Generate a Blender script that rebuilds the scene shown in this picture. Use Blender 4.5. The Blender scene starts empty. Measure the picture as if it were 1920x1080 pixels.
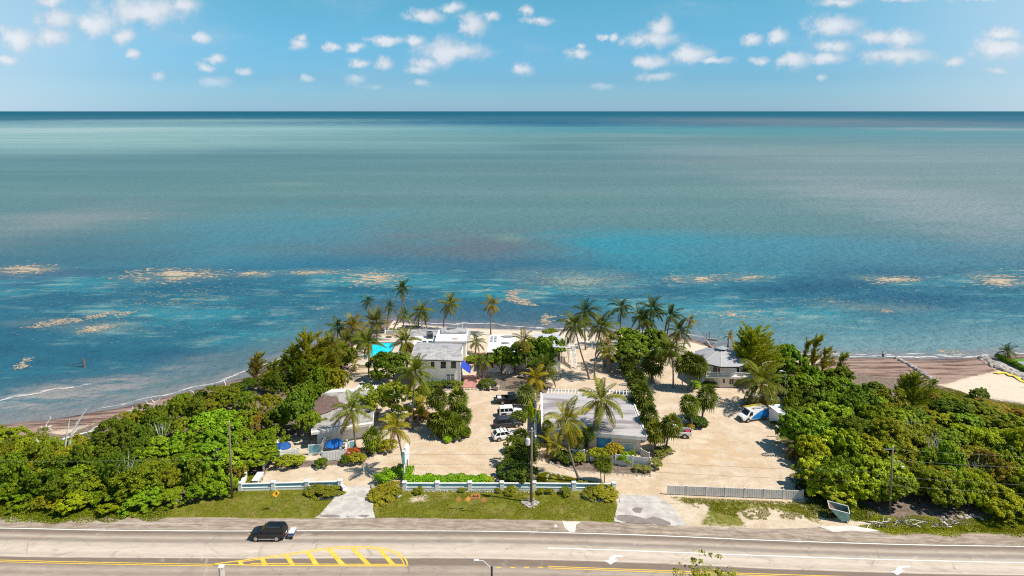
import bpy, bmesh, math, random
import numpy as np
from mathutils import Vector, Matrix, Euler
R = math.radians
random.seed(11)
scene = bpy.context.scene
COL = scene.collection

# ------------------------------------------------------------------ camera
F = 1280.0                       # focal length in pixels of the 1920 px wide photograph
CAMH = 56.0                      # flying height
PITCH = R(7.0)
YC = 208 + F * math.tan(PITCH)   # the horizon stands at row 208
cam_d = bpy.data.cameras.new('camera')
cam_d.sensor_width = 36.0
cam_d.lens = 36.0 * F / 1920
cam_d.shift_y = -(540 - YC) / 1920
cam_d.clip_start = 1.0
cam_d.clip_end = 300000
cam = bpy.data.objects.new('camera', cam_d)
cam.location = (0, 0, CAMH)
cam.rotation_euler = (R(90) - PITCH, 0, 0)
COL.objects.link(cam)
scene.camera = cam

# ------------------------------------------------------------------ light
SUN_EL = R(56)
SUN_AZ = R(-16)                  # sun stands right of the view, a little behind the camera
sun_dir = Vector((math.cos(SUN_AZ) * math.cos(SUN_EL), math.sin(SUN_AZ) * math.cos(SUN_EL), math.sin(SUN_EL)))
sd = bpy.data.lights.new('sun', 'SUN')
sd.energy = 4.6
sd.angle = R(0.53)
sd.color = (1.0, 0.935, 0.83)
sun = bpy.data.objects.new('sun', sd)
sun.rotation_euler = sun_dir.to_track_quat('Z', 'Y').to_euler()
COL.objects.link(sun)

scene.view_settings.view_transform = 'Standard'
scene.view_settings.look = 'None'
scene.view_settings.exposure = 0.45
scene.view_settings.gamma = 1.0
scene.view_settings.use_curve_mapping = False
scene.cycles.max_bounces = 6
scene.cycles.diffuse_bounces = 3
scene.cycles.glossy_bounces = 2
scene.cycles.transmission_bounces = 3
scene.cycles.transparent_max_bounces = 8
scene.cycles.use_denoising = False
scene.cycles.filter_width = 1.1
try:
    scene.cycles.denoiser = 'OPENIMAGEDENOISE'
    scene.cycles.denoising_prefilter = 'ACCURATE'
except Exception:
    pass
scene.cycles.sample_clamp_indirect = 6.0

def ray(px, py):
    a = (px - 960) / F
    b = -(py - YC) / F
    cp, sp = math.cos(PITCH), math.sin(PITCH)
    return Vector((a, cp + b * sp, -sp + b * cp))
def G(px, py, h=0.0):
    "the place at height h seen at this spot of the photograph"
    d = ray(px, py); t = (h - CAMH) / d.z
    return Vector((d.x * t, d.y * t, h))
def T(px, py, Y):
    "the place at distance Y seen at this spot of the photograph"
    d = ray(px, py); t = Y / d.y
    return Vector((d.x * t, Y, CAMH + d.z * t))
def M(px, py, h=0.0):
    "metres per photograph pixel there"
    d = ray(px, py)
    return (h - CAMH) / d.z / F

# ------------------------------------------------------------------ sky
class NT:
    def __init__(s, tree):
        s.t = tree; s.n = tree.nodes; s.l = tree.links
    def node(s, typ, **kw):
        n = s.n.new(typ)
        for k, v in kw.items(): setattr(n, k, v)
        return n
    def put(s, sock, v):
        if isinstance(v, bpy.types.NodeSocket): s.l.new(v, sock)
        elif v is not None:
            try: sock.default_value = v
            except TypeError: sock.default_value = tuple(v) + (1.0,)
            except ValueError: sock.default_value = tuple(v) + (1.0,)
    def math(s, op, a, b=None, c=None, clamp=False):
        n = s.node('ShaderNodeMath', operation=op, use_clamp=clamp)
        for i, v in enumerate((a, b, c)):
            if v is not None: s.put(n.inputs[i], v)
        return n.outputs[0]
    def vec(s, op, a, b=None, c=None, scale=None):
        n = s.node('ShaderNodeVectorMath', operation=op)
        for i, v in enumerate((a, b, c)):
            if v is not None: s.put(n.inputs[i], v)
        if scale is not None: s.put(n.inputs['Scale'], scale)
        return n.outputs['Value'] if op in ('LENGTH', 'DOT_PRODUCT', 'DISTANCE') else n.outputs[0]
    def mix(s, f, a, b, blend='MIX'):
        n = s.node('ShaderNodeMix', data_type='RGBA', blend_type=blend)
        s.put(n.inputs[0], f); s.put(n.inputs[6], a); s.put(n.inputs[7], b)
        return n.outputs[2]
    def noise(s, vec=None, scale=1.0, detail=4.0, rough=0.55, dist=0.0, dim='3D'):
        n = s.node('ShaderNodeTexNoise', noise_dimensions=dim)
        if vec is not None: s.l.new(vec, n.inputs['Vector'])
        n.inputs['Scale'].default_value = scale; n.inputs['Detail'].default_value = detail
        n.inputs['Roughness'].default_value = rough; n.inputs['Distortion'].default_value = dist
        return n.outputs['Fac'], n.outputs['Color']
    def ramp(s, f, stops, interp='LINEAR'):
        n = s.node('ShaderNodeValToRGB')
        n.color_ramp.interpolation = interp
        el = n.color_ramp.elements
        while len(el) < len(stops): el.new(0.5)
        for e, (p, c) in zip(el, stops):
            e.position = p
            e.color = (c, c, c, 1) if not hasattr(c, '__len__') else (tuple(c) + (1,))[:4]
        s.put(n.inputs[0], f)
        return n.outputs[0]
    def step(s, v, lo, hi):
        n = s.node('ShaderNodeMapRange', interpolation_type='SMOOTHSTEP')
        s.put(n.inputs['Value'], v); s.put(n.inputs['From Min'], lo); s.put(n.inputs['From Max'], hi)
        return n.outputs[0]
    def comb(s, x, y, z):
        n = s.node('ShaderNodeCombineXYZ')
        for i, v in enumerate((x, y, z)): s.put(n.inputs[i], v)
        return n.outputs[0]
    def sep(s, v):
        n = s.node('ShaderNodeSeparateXYZ'); s.l.new(v, n.inputs[0])
        return n.outputs[0], n.outputs[1], n.outputs[2]

world = bpy.data.worlds.new('World')
scene.world = world
world.use_nodes = True
w = NT(world.node_tree); w.n.clear()
sky = w.node('ShaderNodeTexSky', sky_type='NISHITA', sun_disc=False)
sky.sun_elevation = SUN_EL
sky.sun_rotation = R(90) - SUN_AZ
sky.altitude = 50; sky.air_density = 1.0; sky.dust_density = 0.6; sky.ozone_density = 2.2
gen = w.node('ShaderNodeTexCoord').outputs['Generated']
dx, dy, dz = w.sep(gen)
# the blue of this tropical sky leans to cyan, hazier low down
CL_LO = (5.6, 6.1, 6.8); CL_HI = (8.7, 8.7, 9.0)
tint = w.ramp(w.math('MULTIPLY', dz, 4.0), [(0.0, (0.70, 1.18, 1.94)), (0.06, (0.58, 1.03, 1.62)), (0.18, (0.44, 0.87, 1.33)), (0.58, (0.46, 1.05, 1.155)), (1.0, (0.46, 1.0, 1.12))])
base = w.mix(1.0, sky.outputs[0], tint, 'MULTIPLY')
# edge brightening of the lens painted into the sky: it pales to both sides
pale = w.math('MULTIPLY', w.step(w.math('SUBTRACT', 1.0, dy), 0.05, 0.26), w.math('SUBTRACT', 1.0, w.step(dz, 0.10, 0.6)))
base = w.mix(w.math('MULTIPLY', pale, 0.6), base, (6.5, 7.8, 8.7))
# cumulus clouds: (column, row, half width, half height) as seen from the shore
CLOUDS = [(270,20,74,23),(178,44,40,19),(105,38,28,15),(95,68,28,17),(36,72,24,22),(232,68,20,13),(18,115,14,8),(250,104,10,8),(95,4,24,8),
(558,84,13,9),(562,72,8,7),(625,88,14,7),(405,110,13,8),(388,128,15,7),(405,152,25,9),(460,134,12,7),(380,73,15,9),(297,143,10,8),(578,149,11,7),
(797,31,30,10),(850,12,18,9),(883,48,24,18),(920,31,15,7),(986,20,9,9),(1008,38,22,6),(668,86,15,7),(725,77,32,8),(780,78,14,8),
(850,96,54,15),(828,98,24,22),(797,118,24,11),(785,131,24,8),(675,118,15,6),(717,120,14,10),(665,147,16,9),(980,130,17,9),(1083,103,19,8),(1087,88,8,6),
(1136,68,9,5),(1155,69,7,7),(1222,74,42,13),(1240,52,18,17),(1222,118,27,9),(1232,143,33,8),(1296,103,34,14),(1335,115,30,6),(1410,73,17,10),(1460,67,16,14),
(1560,47,42,18),(1566,86,26,12),(1548,108,32,8),(1490,112,24,14),(1425,115,16,6),(1640,68,30,12),(1690,72,36,15),(1680,104,54,13),(1790,113,17,8),
(1880,63,30,9),(1880,92,40,16),(1866,134,22,6),(1575,2,35,8),(1690,-3,45,6),(1840,-4,45,5),(1540,142,12,7),(340,10,30,14),(700,160,14,5),(790,156,16,6),(1130,163,18,6)]
yy = w.math('MAXIMUM', dy, 0.02)
pu = w.math('DIVIDE', dx, yy); pv = w.math('DIVIDE', dz, yy)
p0 = w.comb(pu, pv, 0.0)
wa, wc = w.noise(p0, 46.0, 5.0, 0.62)
wv = w.vec('SUBTRACT', wc, (0.5, 0.5, 0.5))
wb, wd = w.noise(p0, 14.0, 2.0, 0.5)
wv2 = w.vec('SUBTRACT', wd, (0.5, 0.5, 0.5))
p1 = w.vec('ADD', w.vec('MULTIPLY', wv, (0.026, 0.016, 0)), p0)
p1 = w.vec('ADD', w.vec('MULTIPLY', wv2, (0.02, 0.012, 0)), p1)
acc = None; acc2 = None
for (cx, cy, rx, ry) in CLOUDS:
    d = ray(cx, cy); u, v = d.x / d.y, d.z / d.y
    sx, sy = F / (rx * 1.28), F / (ry * 1.25)
    q = w.vec('MULTIPLY_ADD', p1, (sx, sy, 0), (-u * sx, -v * sy, 0))
    le = w.vec('LENGTH', q)
    acc = le if acc is None else w.math('SMOOTH_MIN', acc, le, 0.35)
cover = w.math('SUBTRACT', 1.15, acc)
cover = w.math('ADD', cover, w.math('MULTIPLY', w.math('SUBTRACT', wa, 0.5), 1.6))
near = w.step(cover, -0.22, 0.92)
wp, _ = w.noise(w.vec('MULTIPLY', p0, (5.0, 16.0, 0)), 1.0, 6.0, 0.6)
near = w.math('MAXIMUM', near, w.math('MULTIPLY', w.step(wp, 0.50, 0.78), 0.38))   # thin veils between the puffs
# the same broken cumulus goes on over the rest of the sky
dome = w.vec('DIVIDE', gen, w.comb(w.math('ADD', dz, 0.12), w.math('ADD', dz, 0.12), w.math('ADD', dz, 0.12)))
ga, gc = w.noise(dome, 2.6, 6.0, 0.56)
gen_c = w.step(ga, 0.60, 0.74)
au = w.math('ABSOLUTE', w.math('SUBTRACT', pu, 0.0))
out_side = w.math('MAXIMUM', w.step(au, 0.76, 0.86), w.step(pv, 0.165, 0.2))
out_side = w.math('MAXIMUM', out_side, w.step(w.math('MULTIPLY', dy, -1.0), -0.3, -0.1))
lowfade = w.step(dz, 0.004, 0.075)
def cloudy(m_, tone):
    f = w.math('MULTIPLY', w.math('MULTIPLY', m_, lowfade), 0.78)
    bg = w.node('ShaderNodeBackground'); bg.inputs[1].default_value = 0.075
    w.l.new(w.mix(f, base, tone), bg.inputs[0]); return bg.outputs[0]
tone_n = w.ramp(w.math('ADD', w.math('MULTIPLY', cover, 0.45), w.math('MULTIPLY', wb, 0.5)), [(0.2, CL_LO), (0.75, CL_HI)])
tone_g = w.ramp(ga, [(0.6, CL_LO), (0.75, CL_HI)])
mx = w.node('ShaderNodeMixShader'); w.l.new(out_side, mx.inputs[0])
w.l.new(cloudy(near, tone_n), mx.inputs[1]); w.l.new(cloudy(gen_c, tone_g), mx.inputs[2])
wo = w.node('ShaderNodeOutputWorld'); w.l.new(mx.outputs[0], wo.inputs[0])
world.cycles.sampling_method = 'MANUAL'
world.cycles.sample_map_resolution = 512

# ------------------------------------------------------------------ helpers
def tag(o, label=None, cat=None, group=None, kind=None):
    if label: o['label'] = label
    if cat: o['category'] = cat
    if group: o['group'] = group
    if kind: o['kind'] = kind
    return o
def empty(name, loc=(0, 0, 0), rz=0.0, label=None, cat=None, group=None):
    o = bpy.data.objects.new(name, None)
    o.empty_display_size = 0.3
    COL.objects.link(o); o.location = loc; o.rotation_euler = (0, 0, rz)
    return tag(o, label, cat, group)
def link(name, me, parent=None, loc=None, rot=None, scale=None, color=None):
    o = bpy.data.objects.new(name, me); COL.objects.link(o)
    if parent is not None: o.parent = parent
    if loc is not None: o.location = loc
    if rot is not None: o.rotation_euler = rot
    if scale is not None: o.scale = (scale,) * 3 if not hasattr(scale, '__len__') else scale
    if color is not None: o.color = tuple(color) + (1.0,)
    return o
class MB:
    "collects vertices and faces; build() makes ONE mesh"
    def __init__(s): s.v = []; s.f = []; s.m = []
    def add(s, vs, fs, mi=0):
        n = len(s.v); s.v += [tuple(v) for v in vs]
        s.f += [tuple(i + n for i in f) for f in fs]; s.m += [mi] * len(fs)
        return s
    def box(s, x0, x1, y0, y1, z0, z1, mi=0):
        return s.add([(x0,y0,z0),(x1,y0,z0),(x1,y1,z0),(x0,y1,z0),(x0,y0,z1),(x1,y0,z1),(x1,y1,z1),(x0,y1,z1)],
                     [(3,2,1,0),(4,5,6,7),(0,1,5,4),(1,2,6,5),(2,3,7,6),(3,0,4,7)], mi)
    def cbox(s, c, d, mi=0):
        return s.box(c[0]-d[0]/2, c[0]+d[0]/2, c[1]-d[1]/2, c[1]+d[1]/2, c[2]-d[2]/2, c[2]+d[2]/2, mi)
    def prism(s, poly, z0, z1, mi=0, zs=None):
        n = len(poly)
        vs = [(p[0], p[1], z0) for p in poly] + [(p[0], p[1], (zs[i] if zs else z1)) for i, p in enumerate(poly)]
        fs = [tuple(range(n - 1, -1, -1)), tuple(range(n, 2 * n))] + [(i, (i + 1) % n, n + (i + 1) % n, n + i) for i in range(n)]
        return s.add(vs, fs, mi)
    def slab(s, corners, th, mi=0):
        "four or more 3D corners (counter-clockwise from above), thickness downwards"
        n = len(corners); c = [Vector(p) for p in corners]
        vs = [p - Vector((0, 0, th)) for p in c] + c
        return s.add(vs, [tuple(range(n - 1, -1, -1)), tuple(range(n, 2 * n))] + [(i, (i + 1) % n, n + (i + 1) % n, n + i) for i in range(n)], mi)
    def tube(s, pts, radii, seg=8, mi=0, caps=True):
        pts = [Vector(p) for p in pts]; n = len(pts)
        if not hasattr(radii, '__len__'): radii = [radii] * n
        up = Vector((0, 0, 1)); rings = []; vs = []
        a_prev = None
        for i, p in enumerate(pts):
            d = (pts[min(i + 1, n - 1)] - pts[max(i - 1, 0)]).normalized()
            if a_prev is None:
                a = d.cross(up) if abs(d.z) < 0.95 else d.cross(Vector((1, 0, 0)))
            else:
                a = a_prev - d * a_prev.dot(d)
            a.normalize(); a_prev = a; b = d.cross(a)
            for k in range(seg):
                t = 2 * math.pi * k / seg
                vs.append(p + (a * math.cos(t) + b * math.sin(t)) * radii[i])
        fs = []
        for i in range(n - 1):
            for k in range(seg):
                k2 = (k + 1) % seg
                fs.append((i * seg + k, (i + 1) * seg + k, (i + 1) * seg + k2, i * seg + k2))
        if caps:
            fs.append(tuple(range(seg))); fs.append(tuple((n - 1) * seg + k for k in reversed(range(seg))))
        return s.add(vs, fs, mi)
    def lathe(s, prof, seg=16, c=(0, 0, 0), mi=0, axis='Z'):
        vs = []; n = len(prof)
        for (r, z) in prof:
            for k in range(seg):
                t = 2 * math.pi * k / seg
                x, y = r * math.cos(t), r * math.sin(t)
                vs.append((c[0] + x, c[1] + y, c[2] + z) if axis == 'Z' else (c[0] + x, c[1] + z, c[2] + y))
        fs = []
        for i in range(n - 1):
            for k in range(seg):
                k2 = (k + 1) % seg
                q = (i * seg + k, i * seg + k2, (i + 1) * seg + k2, (i + 1) * seg + k)
                fs.append(q if axis == 'Z' else tuple(reversed(q)))
        fs.append(tuple(range(seg - 1, -1, -1)) if axis == 'Z' else tuple(range(seg)))
        e = tuple((n - 1) * seg + k for k in range(seg)); fs.append(e if axis == 'Z' else tuple(reversed(e)))
        return s.add(vs, fs, mi)
    def mesh(s, name, mats, smooth=False, bevel=0.0):
        me = bpy.data.meshes.new(name)
        me.from_pydata(s.v, [], s.f)
        if not isinstance(mats, (list, tuple)): mats = [mats]
        for m in mats: me.materials.append(m)
        me.polygons.foreach_set('material_index', s.m)
        bm = bmesh.new(); bm.from_mesh(me)
        bmesh.ops.recalc_face_normals(bm, faces=bm.faces[:])
        if bevel:
            bmesh.ops.bevel(bm, geom=bm.edges[:], offset=bevel, segments=1, affect='EDGES', clamp_overlap=True)
        bm.to_mesh(me); bm.free()
        if smooth: me.polygons.foreach_set('use_smooth', [True] * len(me.polygons))
        me.update()
        return me
    def build(s, name, mats, parent=None, smooth=False, bevel=0.0, loc=None, rot=None, label=None):
        o = link(name, s.mesh(name, mats, smooth, bevel), parent, loc, rot)
        if label: o['label'] = label
        return o
def np_mesh(name, V, Fq, mats, attr=None, smooth=False):
    "numpy mesh: V (n,3), Fq (m,k); attr: dict name -> per-face float"
    me = bpy.data.meshes.new(name)
    k = Fq.shape[1]; m = Fq.shape[0]
    me.vertices.add(len(V)); me.vertices.foreach_set('co', np.ascontiguousarray(V, dtype=np.float32).ravel())
    me.loops.add(m * k); me.loops.foreach_set('vertex_index', np.ascontiguousarray(Fq, dtype=np.int32).ravel())
    me.polygons.add(m); me.polygons.foreach_set('loop_start', np.arange(0, m * k, k, dtype=np.int32))
    if attr:
        for nm, a in attr.items():
            at = me.attributes.new(nm, 'FLOAT', 'FACE'); at.data.foreach_set('value', np.ascontiguousarray(a, dtype=np.float32))
    if not isinstance(mats, (list, tuple)): mats = [mats]
    for mm in mats: me.materials.append(mm)
    me.update(calc_edges=True); me.validate()
    if smooth: me.polygons.foreach_set('use_smooth', [True] * len(me.polygons))
    return me

# ------------------------------------------------------------------ materials
def new_mat(name):
    m = bpy.data.materials.new(name); m.use_nodes = True
    t = NT(m.node_tree); t.n.clear()
    out = t.node('ShaderNodeOutputMaterial'); b = t.node('ShaderNodeBsdfPrincipled')
    t.l.new(b.outputs[0], out.inputs[0])
    return m, t, b
def mat(name, col, rough=0.6, var=0.12, scale=1.2, metal=0.0, bump=0.0, bscale=20.0, col2=None, spec=0.4, detail=4.0, coat=0.0, stretch=(1, 1, 1), lo=0.4, hi=0.62):
    m, t, b = new_mat(name)
    pos = t.node('ShaderNodeTexCoord').outputs['Object']
    pos = t.vec('MULTIPLY', pos, stretch)
    f, _ = t.noise(pos, scale, detail, 0.6)
    if col2 is not None:
        c = t.mix(t.step(f, lo, hi), col, col2)
    else:
        c = t.mix(1.0, col, t.ramp(f, [(0.3, 1 - var), (0.7, 1 + var)]), 'MULTIPLY')
    t.l.new(c, b.inputs['Base Color'])
    b.inputs['Roughness'].default_value = rough; b.inputs['Metallic'].default_value = metal
    b.inputs['Specular IOR Level'].default_value = spec
    b.inputs['Coat Weight'].default_value = coat; b.inputs['Coat Roughness'].default_value = 0.05
    if bump:
        g, _ = t.noise(pos, bscale, 3.0)
        bp = t.node('ShaderNodeBump'); bp.inputs['Strength'].default_value = bump; bp.inputs['Distance'].default_value = 0.05
        t.l.new(g, bp.inputs['Height']); t.l.new(bp.outputs[0], b.inputs['Normal'])
    return m
WHITE = mat('white_paint', (0.76, 0.75, 0.72), 0.55, 0.07, 0.9, bump=0.1)
WALLW = mat('white_wall', (0.80, 0.765, 0.70), 0.75, 0.10, 0.7, bump=0.2)
WALLC = mat('cream_wall', (0.70, 0.63, 0.54), 0.8, 0.09, 0.8, bump=0.2)
FENCEW = mat('fence_white', (0.66, 0.63, 0.59), 0.7, 0.12, 2.0)
FENCEG = mat('fence_grey', (0.60, 0.55, 0.50), 0.75, 0.12, 1.5)
TEAL = mat('teal_louvre', (0.20, 0.42, 0.46), 0.5, 0.10, 2.0)
SIGNT = mat('sign_teal', (0.22, 0.47, 0.52), 0.45, 0.05, 2.0)
ROOFG = mat('roof_grey_metal', (0.27, 0.25, 0.245), 0.5, 0.18, 0.9, col2=(0.43, 0.40, 0.39), metal=0.0, stretch=(0.6, 1.0, 1), lo=0.36, hi=0.6)
ROOFP = mat('roof_panel_worn', (0.25, 0.215, 0.21), 0.55, 0.2, 0.5, col2=(0.45, 0.415, 0.405), stretch=(0.25, 1.5, 1), lo=0.36, hi=0.58)
ROOFW = mat('roof_white', (0.78, 0.77, 0.75), 0.6, 0.06, 0.8, col2=(0.56, 0.53, 0.49), lo=0.52, hi=0.72)
ROOFD = mat('roof_debris', (0.12, 0.075, 0.06), 0.95, 0.3, 2.2, col2=(0.17, 0.11, 0.09), bump=0.6, bscale=8)
SHING = mat('octagon_shingle', (0.36, 0.35, 0.355), 0.7, 0.1, 1.5, bump=0.2)
TRIMD = mat('dark_trim', (0.05, 0.045, 0.045), 0.6, 0.1)
GLASS = mat('window_glass', (0.012, 0.016, 0.02), 0.08, 0.1, 1.0, spec=0.6)
GLASSB = mat('window_glass_teal', (0.06, 0.10, 0.12), 0.1, 0.1, 1.0, spec=0.6)
BLUEC = mat('blue_canvas', (0.02, 0.05, 0.36), 0.7, 0.1, 2.0)
BLUEU = mat('umbrella_blue', (0.008, 0.13, 0.46), 0.6, 0.08, 3.0)
BLUEU2 = mat('umbrella_deep_blue', (0.01, 0.07, 0.24), 0.6, 0.08, 3.0)
BLUEW = mat('mural_blue', (0.012, 0.20, 0.52), 0.5, 0.2, 0.8, col2=(0.03, 0.36, 0.62))
AQUAW = mat('mural_aqua', (0.20, 0.42, 0.47), 0.3, 0.2, 1.0, col2=(0.33, 0.55, 0.56))
BRICKR = None
CONC = mat('concrete', (0.40, 0.355, 0.315), 0.8, 0.1, 0.6, col2=(0.52, 0.475, 0.43), bump=0.15)
DECK = mat('pool_deck', (0.50, 0.43, 0.36), 0.8, 0.1, 0.7, bump=0.1)
STONE = mat('boulder', (0.29, 0.25, 0.22), 0.85, 0.2, 1.5, col2=(0.46, 0.41, 0.365), bump=0.5, bscale=6)
STONED = mat('boulder_dark', (0.22, 0.19, 0.175), 0.85, 0.2, 1.5, col2=(0.34, 0.31, 0.29), bump=0.5, bscale=6)
WOODP = mat('pole_wood', (0.17, 0.13, 0.095), 0.85, 0.2, 2.0, stretch=(3, 3, 0.4))
DRIFT = mat('driftwood', (0.68, 0.65, 0.62), 0.8, 0.2, 2.0)
DRIFTD = mat('driftwood_dark', (0.12, 0.10, 0.09), 0.85, 0.2, 2.0)
TRUNK = mat('palm_trunk', (0.20, 0.16, 0.13), 0.85, 0.2, 1.5, stretch=(1, 1, 6), bump=0.4, bscale=5)
BARK = mat('bark', (0.10, 0.075, 0.055), 0.9, 0.25, 2.0)
GALV = mat('galvanised', (0.45, 0.45, 0.46), 0.4, 0.08, 2.0, metal=0.7)
LAMPH = mat('lamp_head', (0.62, 0.63, 0.64), 0.4, 0.05)
BLACK = mat('black_rubber', (0.012, 0.012, 0.012), 0.7, 0.1)
TYRE = mat('tyre', (0.018, 0.017, 0.016), 0.85, 0.15, 5.0)
RIM = mat('alloy_rim', (0.48, 0.47, 0.47), 0.3, 0.05, 3.0, metal=0.8)
PLASTIC = mat('dark_plastic', (0.03, 0.03, 0.032), 0.55, 0.1)
WIREM = mat('cable', (0.05, 0.045, 0.045), 0.6, 0.1)
WIREP = mat('cable_bare', (0.22, 0.20, 0.18), 0.5, 0.1)
YELP = mat('road_yellow', (0.68, 0.42, 0.045), 0.7, 0.12, 1.5, col2=(0.76, 0.50, 0.07))
WHTP = mat('road_white', (0.72, 0.70, 0.66), 0.7, 0.12, 1.5)
SIGNY = mat('sign_yellow', (0.80, 0.40, 0.02), 0.45, 0.04)
SIGNO = mat('sign_orange', (0.85, 0.33, 0.12), 0.45, 0.06)
SIGNK = mat('sign_black', (0.012, 0.01, 0.01), 0.5, 0.05)
SKIPG = mat('dumpster_green', (0.14, 0.27, 0.22), 0.6, 0.15, 2.0, col2=(0.22, 0.36, 0.31))
RUST = mat('rust', (0.16, 0.09, 0.07), 0.85, 0.2, 2.0)
REDP = mat('red_plastic', (0.45, 0.03, 0.06), 0.5, 0.05)
LIGHTR = mat('tail_lamp', (0.40, 0.02, 0.02), 0.2, 0.05)
LIGHTW = mat('head_lamp', (0.75, 0.75, 0.72), 0.1, 0.03)
LIGHTY = mat('indicator', (0.85, 0.42, 0.02), 0.2, 0.03)
YTARP = mat('yellow_tarpaulin', (0.80, 0.56, 0.07), 0.6, 0.1)
CARPAINT = {}
def paint(name, col, flake=0.0):
    if name not in CARPAINT:
        CARPAINT[name] = mat(name, col, 0.32, 0.03, 1.0, metal=flake, coat=0.4, spec=0.4)
    return CARPAINT[name]

def leaf_mat(name, trans=0.24, rough=0.55, spec=0.16, gain=(2.05, 2.14, 0.74)):
    m = bpy.data.materials.new(name); m.use_nodes = True
    t = NT(m.node_tree); t.n.clear()
    out = t.node('ShaderNodeOutputMaterial')
    oi = t.node('ShaderNodeObjectInfo')
    at = t.node('ShaderNodeAttribute', attribute_type='GEOMETRY', attribute_name='tone')
    hue = t.node('ShaderNodeAttribute', attribute_type='GEOMETRY', attribute_name='hue')
    c = t.vec('MULTIPLY', t.vec('SCALE', oi.outputs['Color'], scale=at.outputs['Fac']), gain)
    # every leaf has its own green: some yellower, some bluer
    c = t.mix(t.math('MULTIPLY', hue.outputs['Fac'], 1.0), c, t.vec('MULTIPLY', c, (1.38, 1.2, 0.6)))
    b = t.node('ShaderNodeBsdfPrincipled')
    t.l.new(c, b.inputs['Base Color']); b.inputs['Roughness'].default_value = rough; b.inputs['Specular IOR Level'].default_value = spec
    tr = t.node('ShaderNodeBsdfTranslucent'); t.l.new(t.vec('MULTIPLY', c, (1.3, 1.25, 0.6)), tr.inputs[0])
    mx = t.node('ShaderNodeMixShader'); mx.inputs[0].default_value = trans
    t.l.new(b.outputs[0], mx.inputs[1]); t.l.new(tr.outputs[0], mx.inputs[2]); t.l.new(mx.outputs[0], out.inputs[0])
    return m
LEAF = leaf_mat('leaf')
FROND = leaf_mat('palm_leaf', 0.25, 0.55, 0.1, (0.98, 1.04, 0.5))
NEEDLE = leaf_mat('needle_leaf', 0.4, 0.7, 0.1, (2.5, 2.45, 0.9))

# ------------------------------------------------------------------ land, road, water
SEA_Z = -0.7
SHORE_PX = [(-900,905),(-400,845),(-150,812),(0,793),(60,787),(140,776),(240,758),(330,737),(420,716),(470,703),(530,676),(590,650),(640,632),(690,614),(738,597),(762,603),(800,608),(860,612),(960,616),(1060,618),(1150,622),(1230,627),(1300,634),(1350,646),(1400,656),(1480,664),(1560,668),(1660,670),(1760,671),(1850,668),(1900,663),(1960,662),(2200,664),(2700,668)]
SHORE = np.array([G(x, y, SEA_Z)[:2] for x, y in SHORE_PX])
def seg_dist(P, A, B):
    d = B - A; L = (d * d).sum() + 1e-9
    t = np.clip(((P - A) @ d) / L, 0, 1)
    q = P - (A + t[:, None] * d)
    return np.hypot(q[:, 0], q[:, 1])
def line_dist(P, L):
    o = np.full(len(P), 1e9)
    for i in range(len(L) - 1): o = np.minimum(o, seg_dist(P, L[i], L[i + 1]))
    return o
def inside(P, poly):
    c = np.zeros(len(P), bool); n = len(poly)
    for i in range(n):
        a, b = poly[i], poly[(i + 1) % n]
        if a[1] == b[1]: continue
        m = ((a[1] > P[:, 1]) != (b[1] > P[:, 1]))
        xs = (b[0] - a[0]) * (P[:, 1] - a[1]) / (b[1] - a[1]) + a[0]
        c ^= m & (P[:, 0] < xs)
    return c
def pmask(P, pxpoly, soft=1.0):
    poly = np.array([G(x, y)[:2] for x, y in pxpoly])
    sd_ = line_dist(P, np.vstack([poly, poly[:1]])) * np.where(inside(P, poly), 1, -1)
    return np.clip(sd_ / (2 * soft) + 0.5, 0, 1)
LANDPOLY = np.vstack([SHORE, [[3000, 100], [3000, -200], [-3000, -200], [-3000, 90]]])
def shore_sd(P):
    "metres inland (negative offshore)"
    return line_dist(P, SHORE) * np.where(inside(P, LANDPOLY), 1, -1)

xs = np.concatenate([[-2500, -900, -400, -240], np.arange(-172, 172.1, 0.62), [240, 400, 900, 2500]])
ys = np.concatenate([[-400, -60, 20, 50, 62], np.arange(68, 196, 0.62), [205, 230]])
X, Y = np.meshgrid(xs, ys); P = np.stack([X.ravel(), Y.ravel()], 1)
sd_ = shore_sd(P)
rng = np.random.default_rng(3)
zb = np.clip((sd_ - 5.5) / 7.0, -3, 0)            # the beach falls 1 in 7 to the water
Z = np.where(sd_ < 5.5, zb, 0.0) - np.where(sd_ < 5.5, 0.0, 0.0)
# small heaps and ruts in the sand
def vnoise(P, s, seed):
    r = np.random.default_rng(seed); t = r.random((64, 64)); q = P / s
    i = np.floor(q).astype(int); f = q - i; f = f * f * (3 - 2 * f)
    a = t[i[:, 0] % 64, i[:, 1] % 64]; b = t[(i[:, 0] + 1) % 64, i[:, 1] % 64]
    c = t[i[:, 0] % 64, (i[:, 1] + 1) % 64]; d = t[(i[:, 0] + 1) % 64, (i[:, 1] + 1) % 64]
    return (a * (1 - f[:, 0]) + b * f[:, 0]) * (1 - f[:, 1]) + (c * (1 - f[:, 0]) + d * f[:, 0]) * f[:, 1]
Z = Z + np.where(P[:, 1] > 97, (vnoise(P, 2.4, 1) - 0.6) * 0.07 + (vnoise(P, 7, 2) - 0.6) * 0.08, -0.03)
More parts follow.
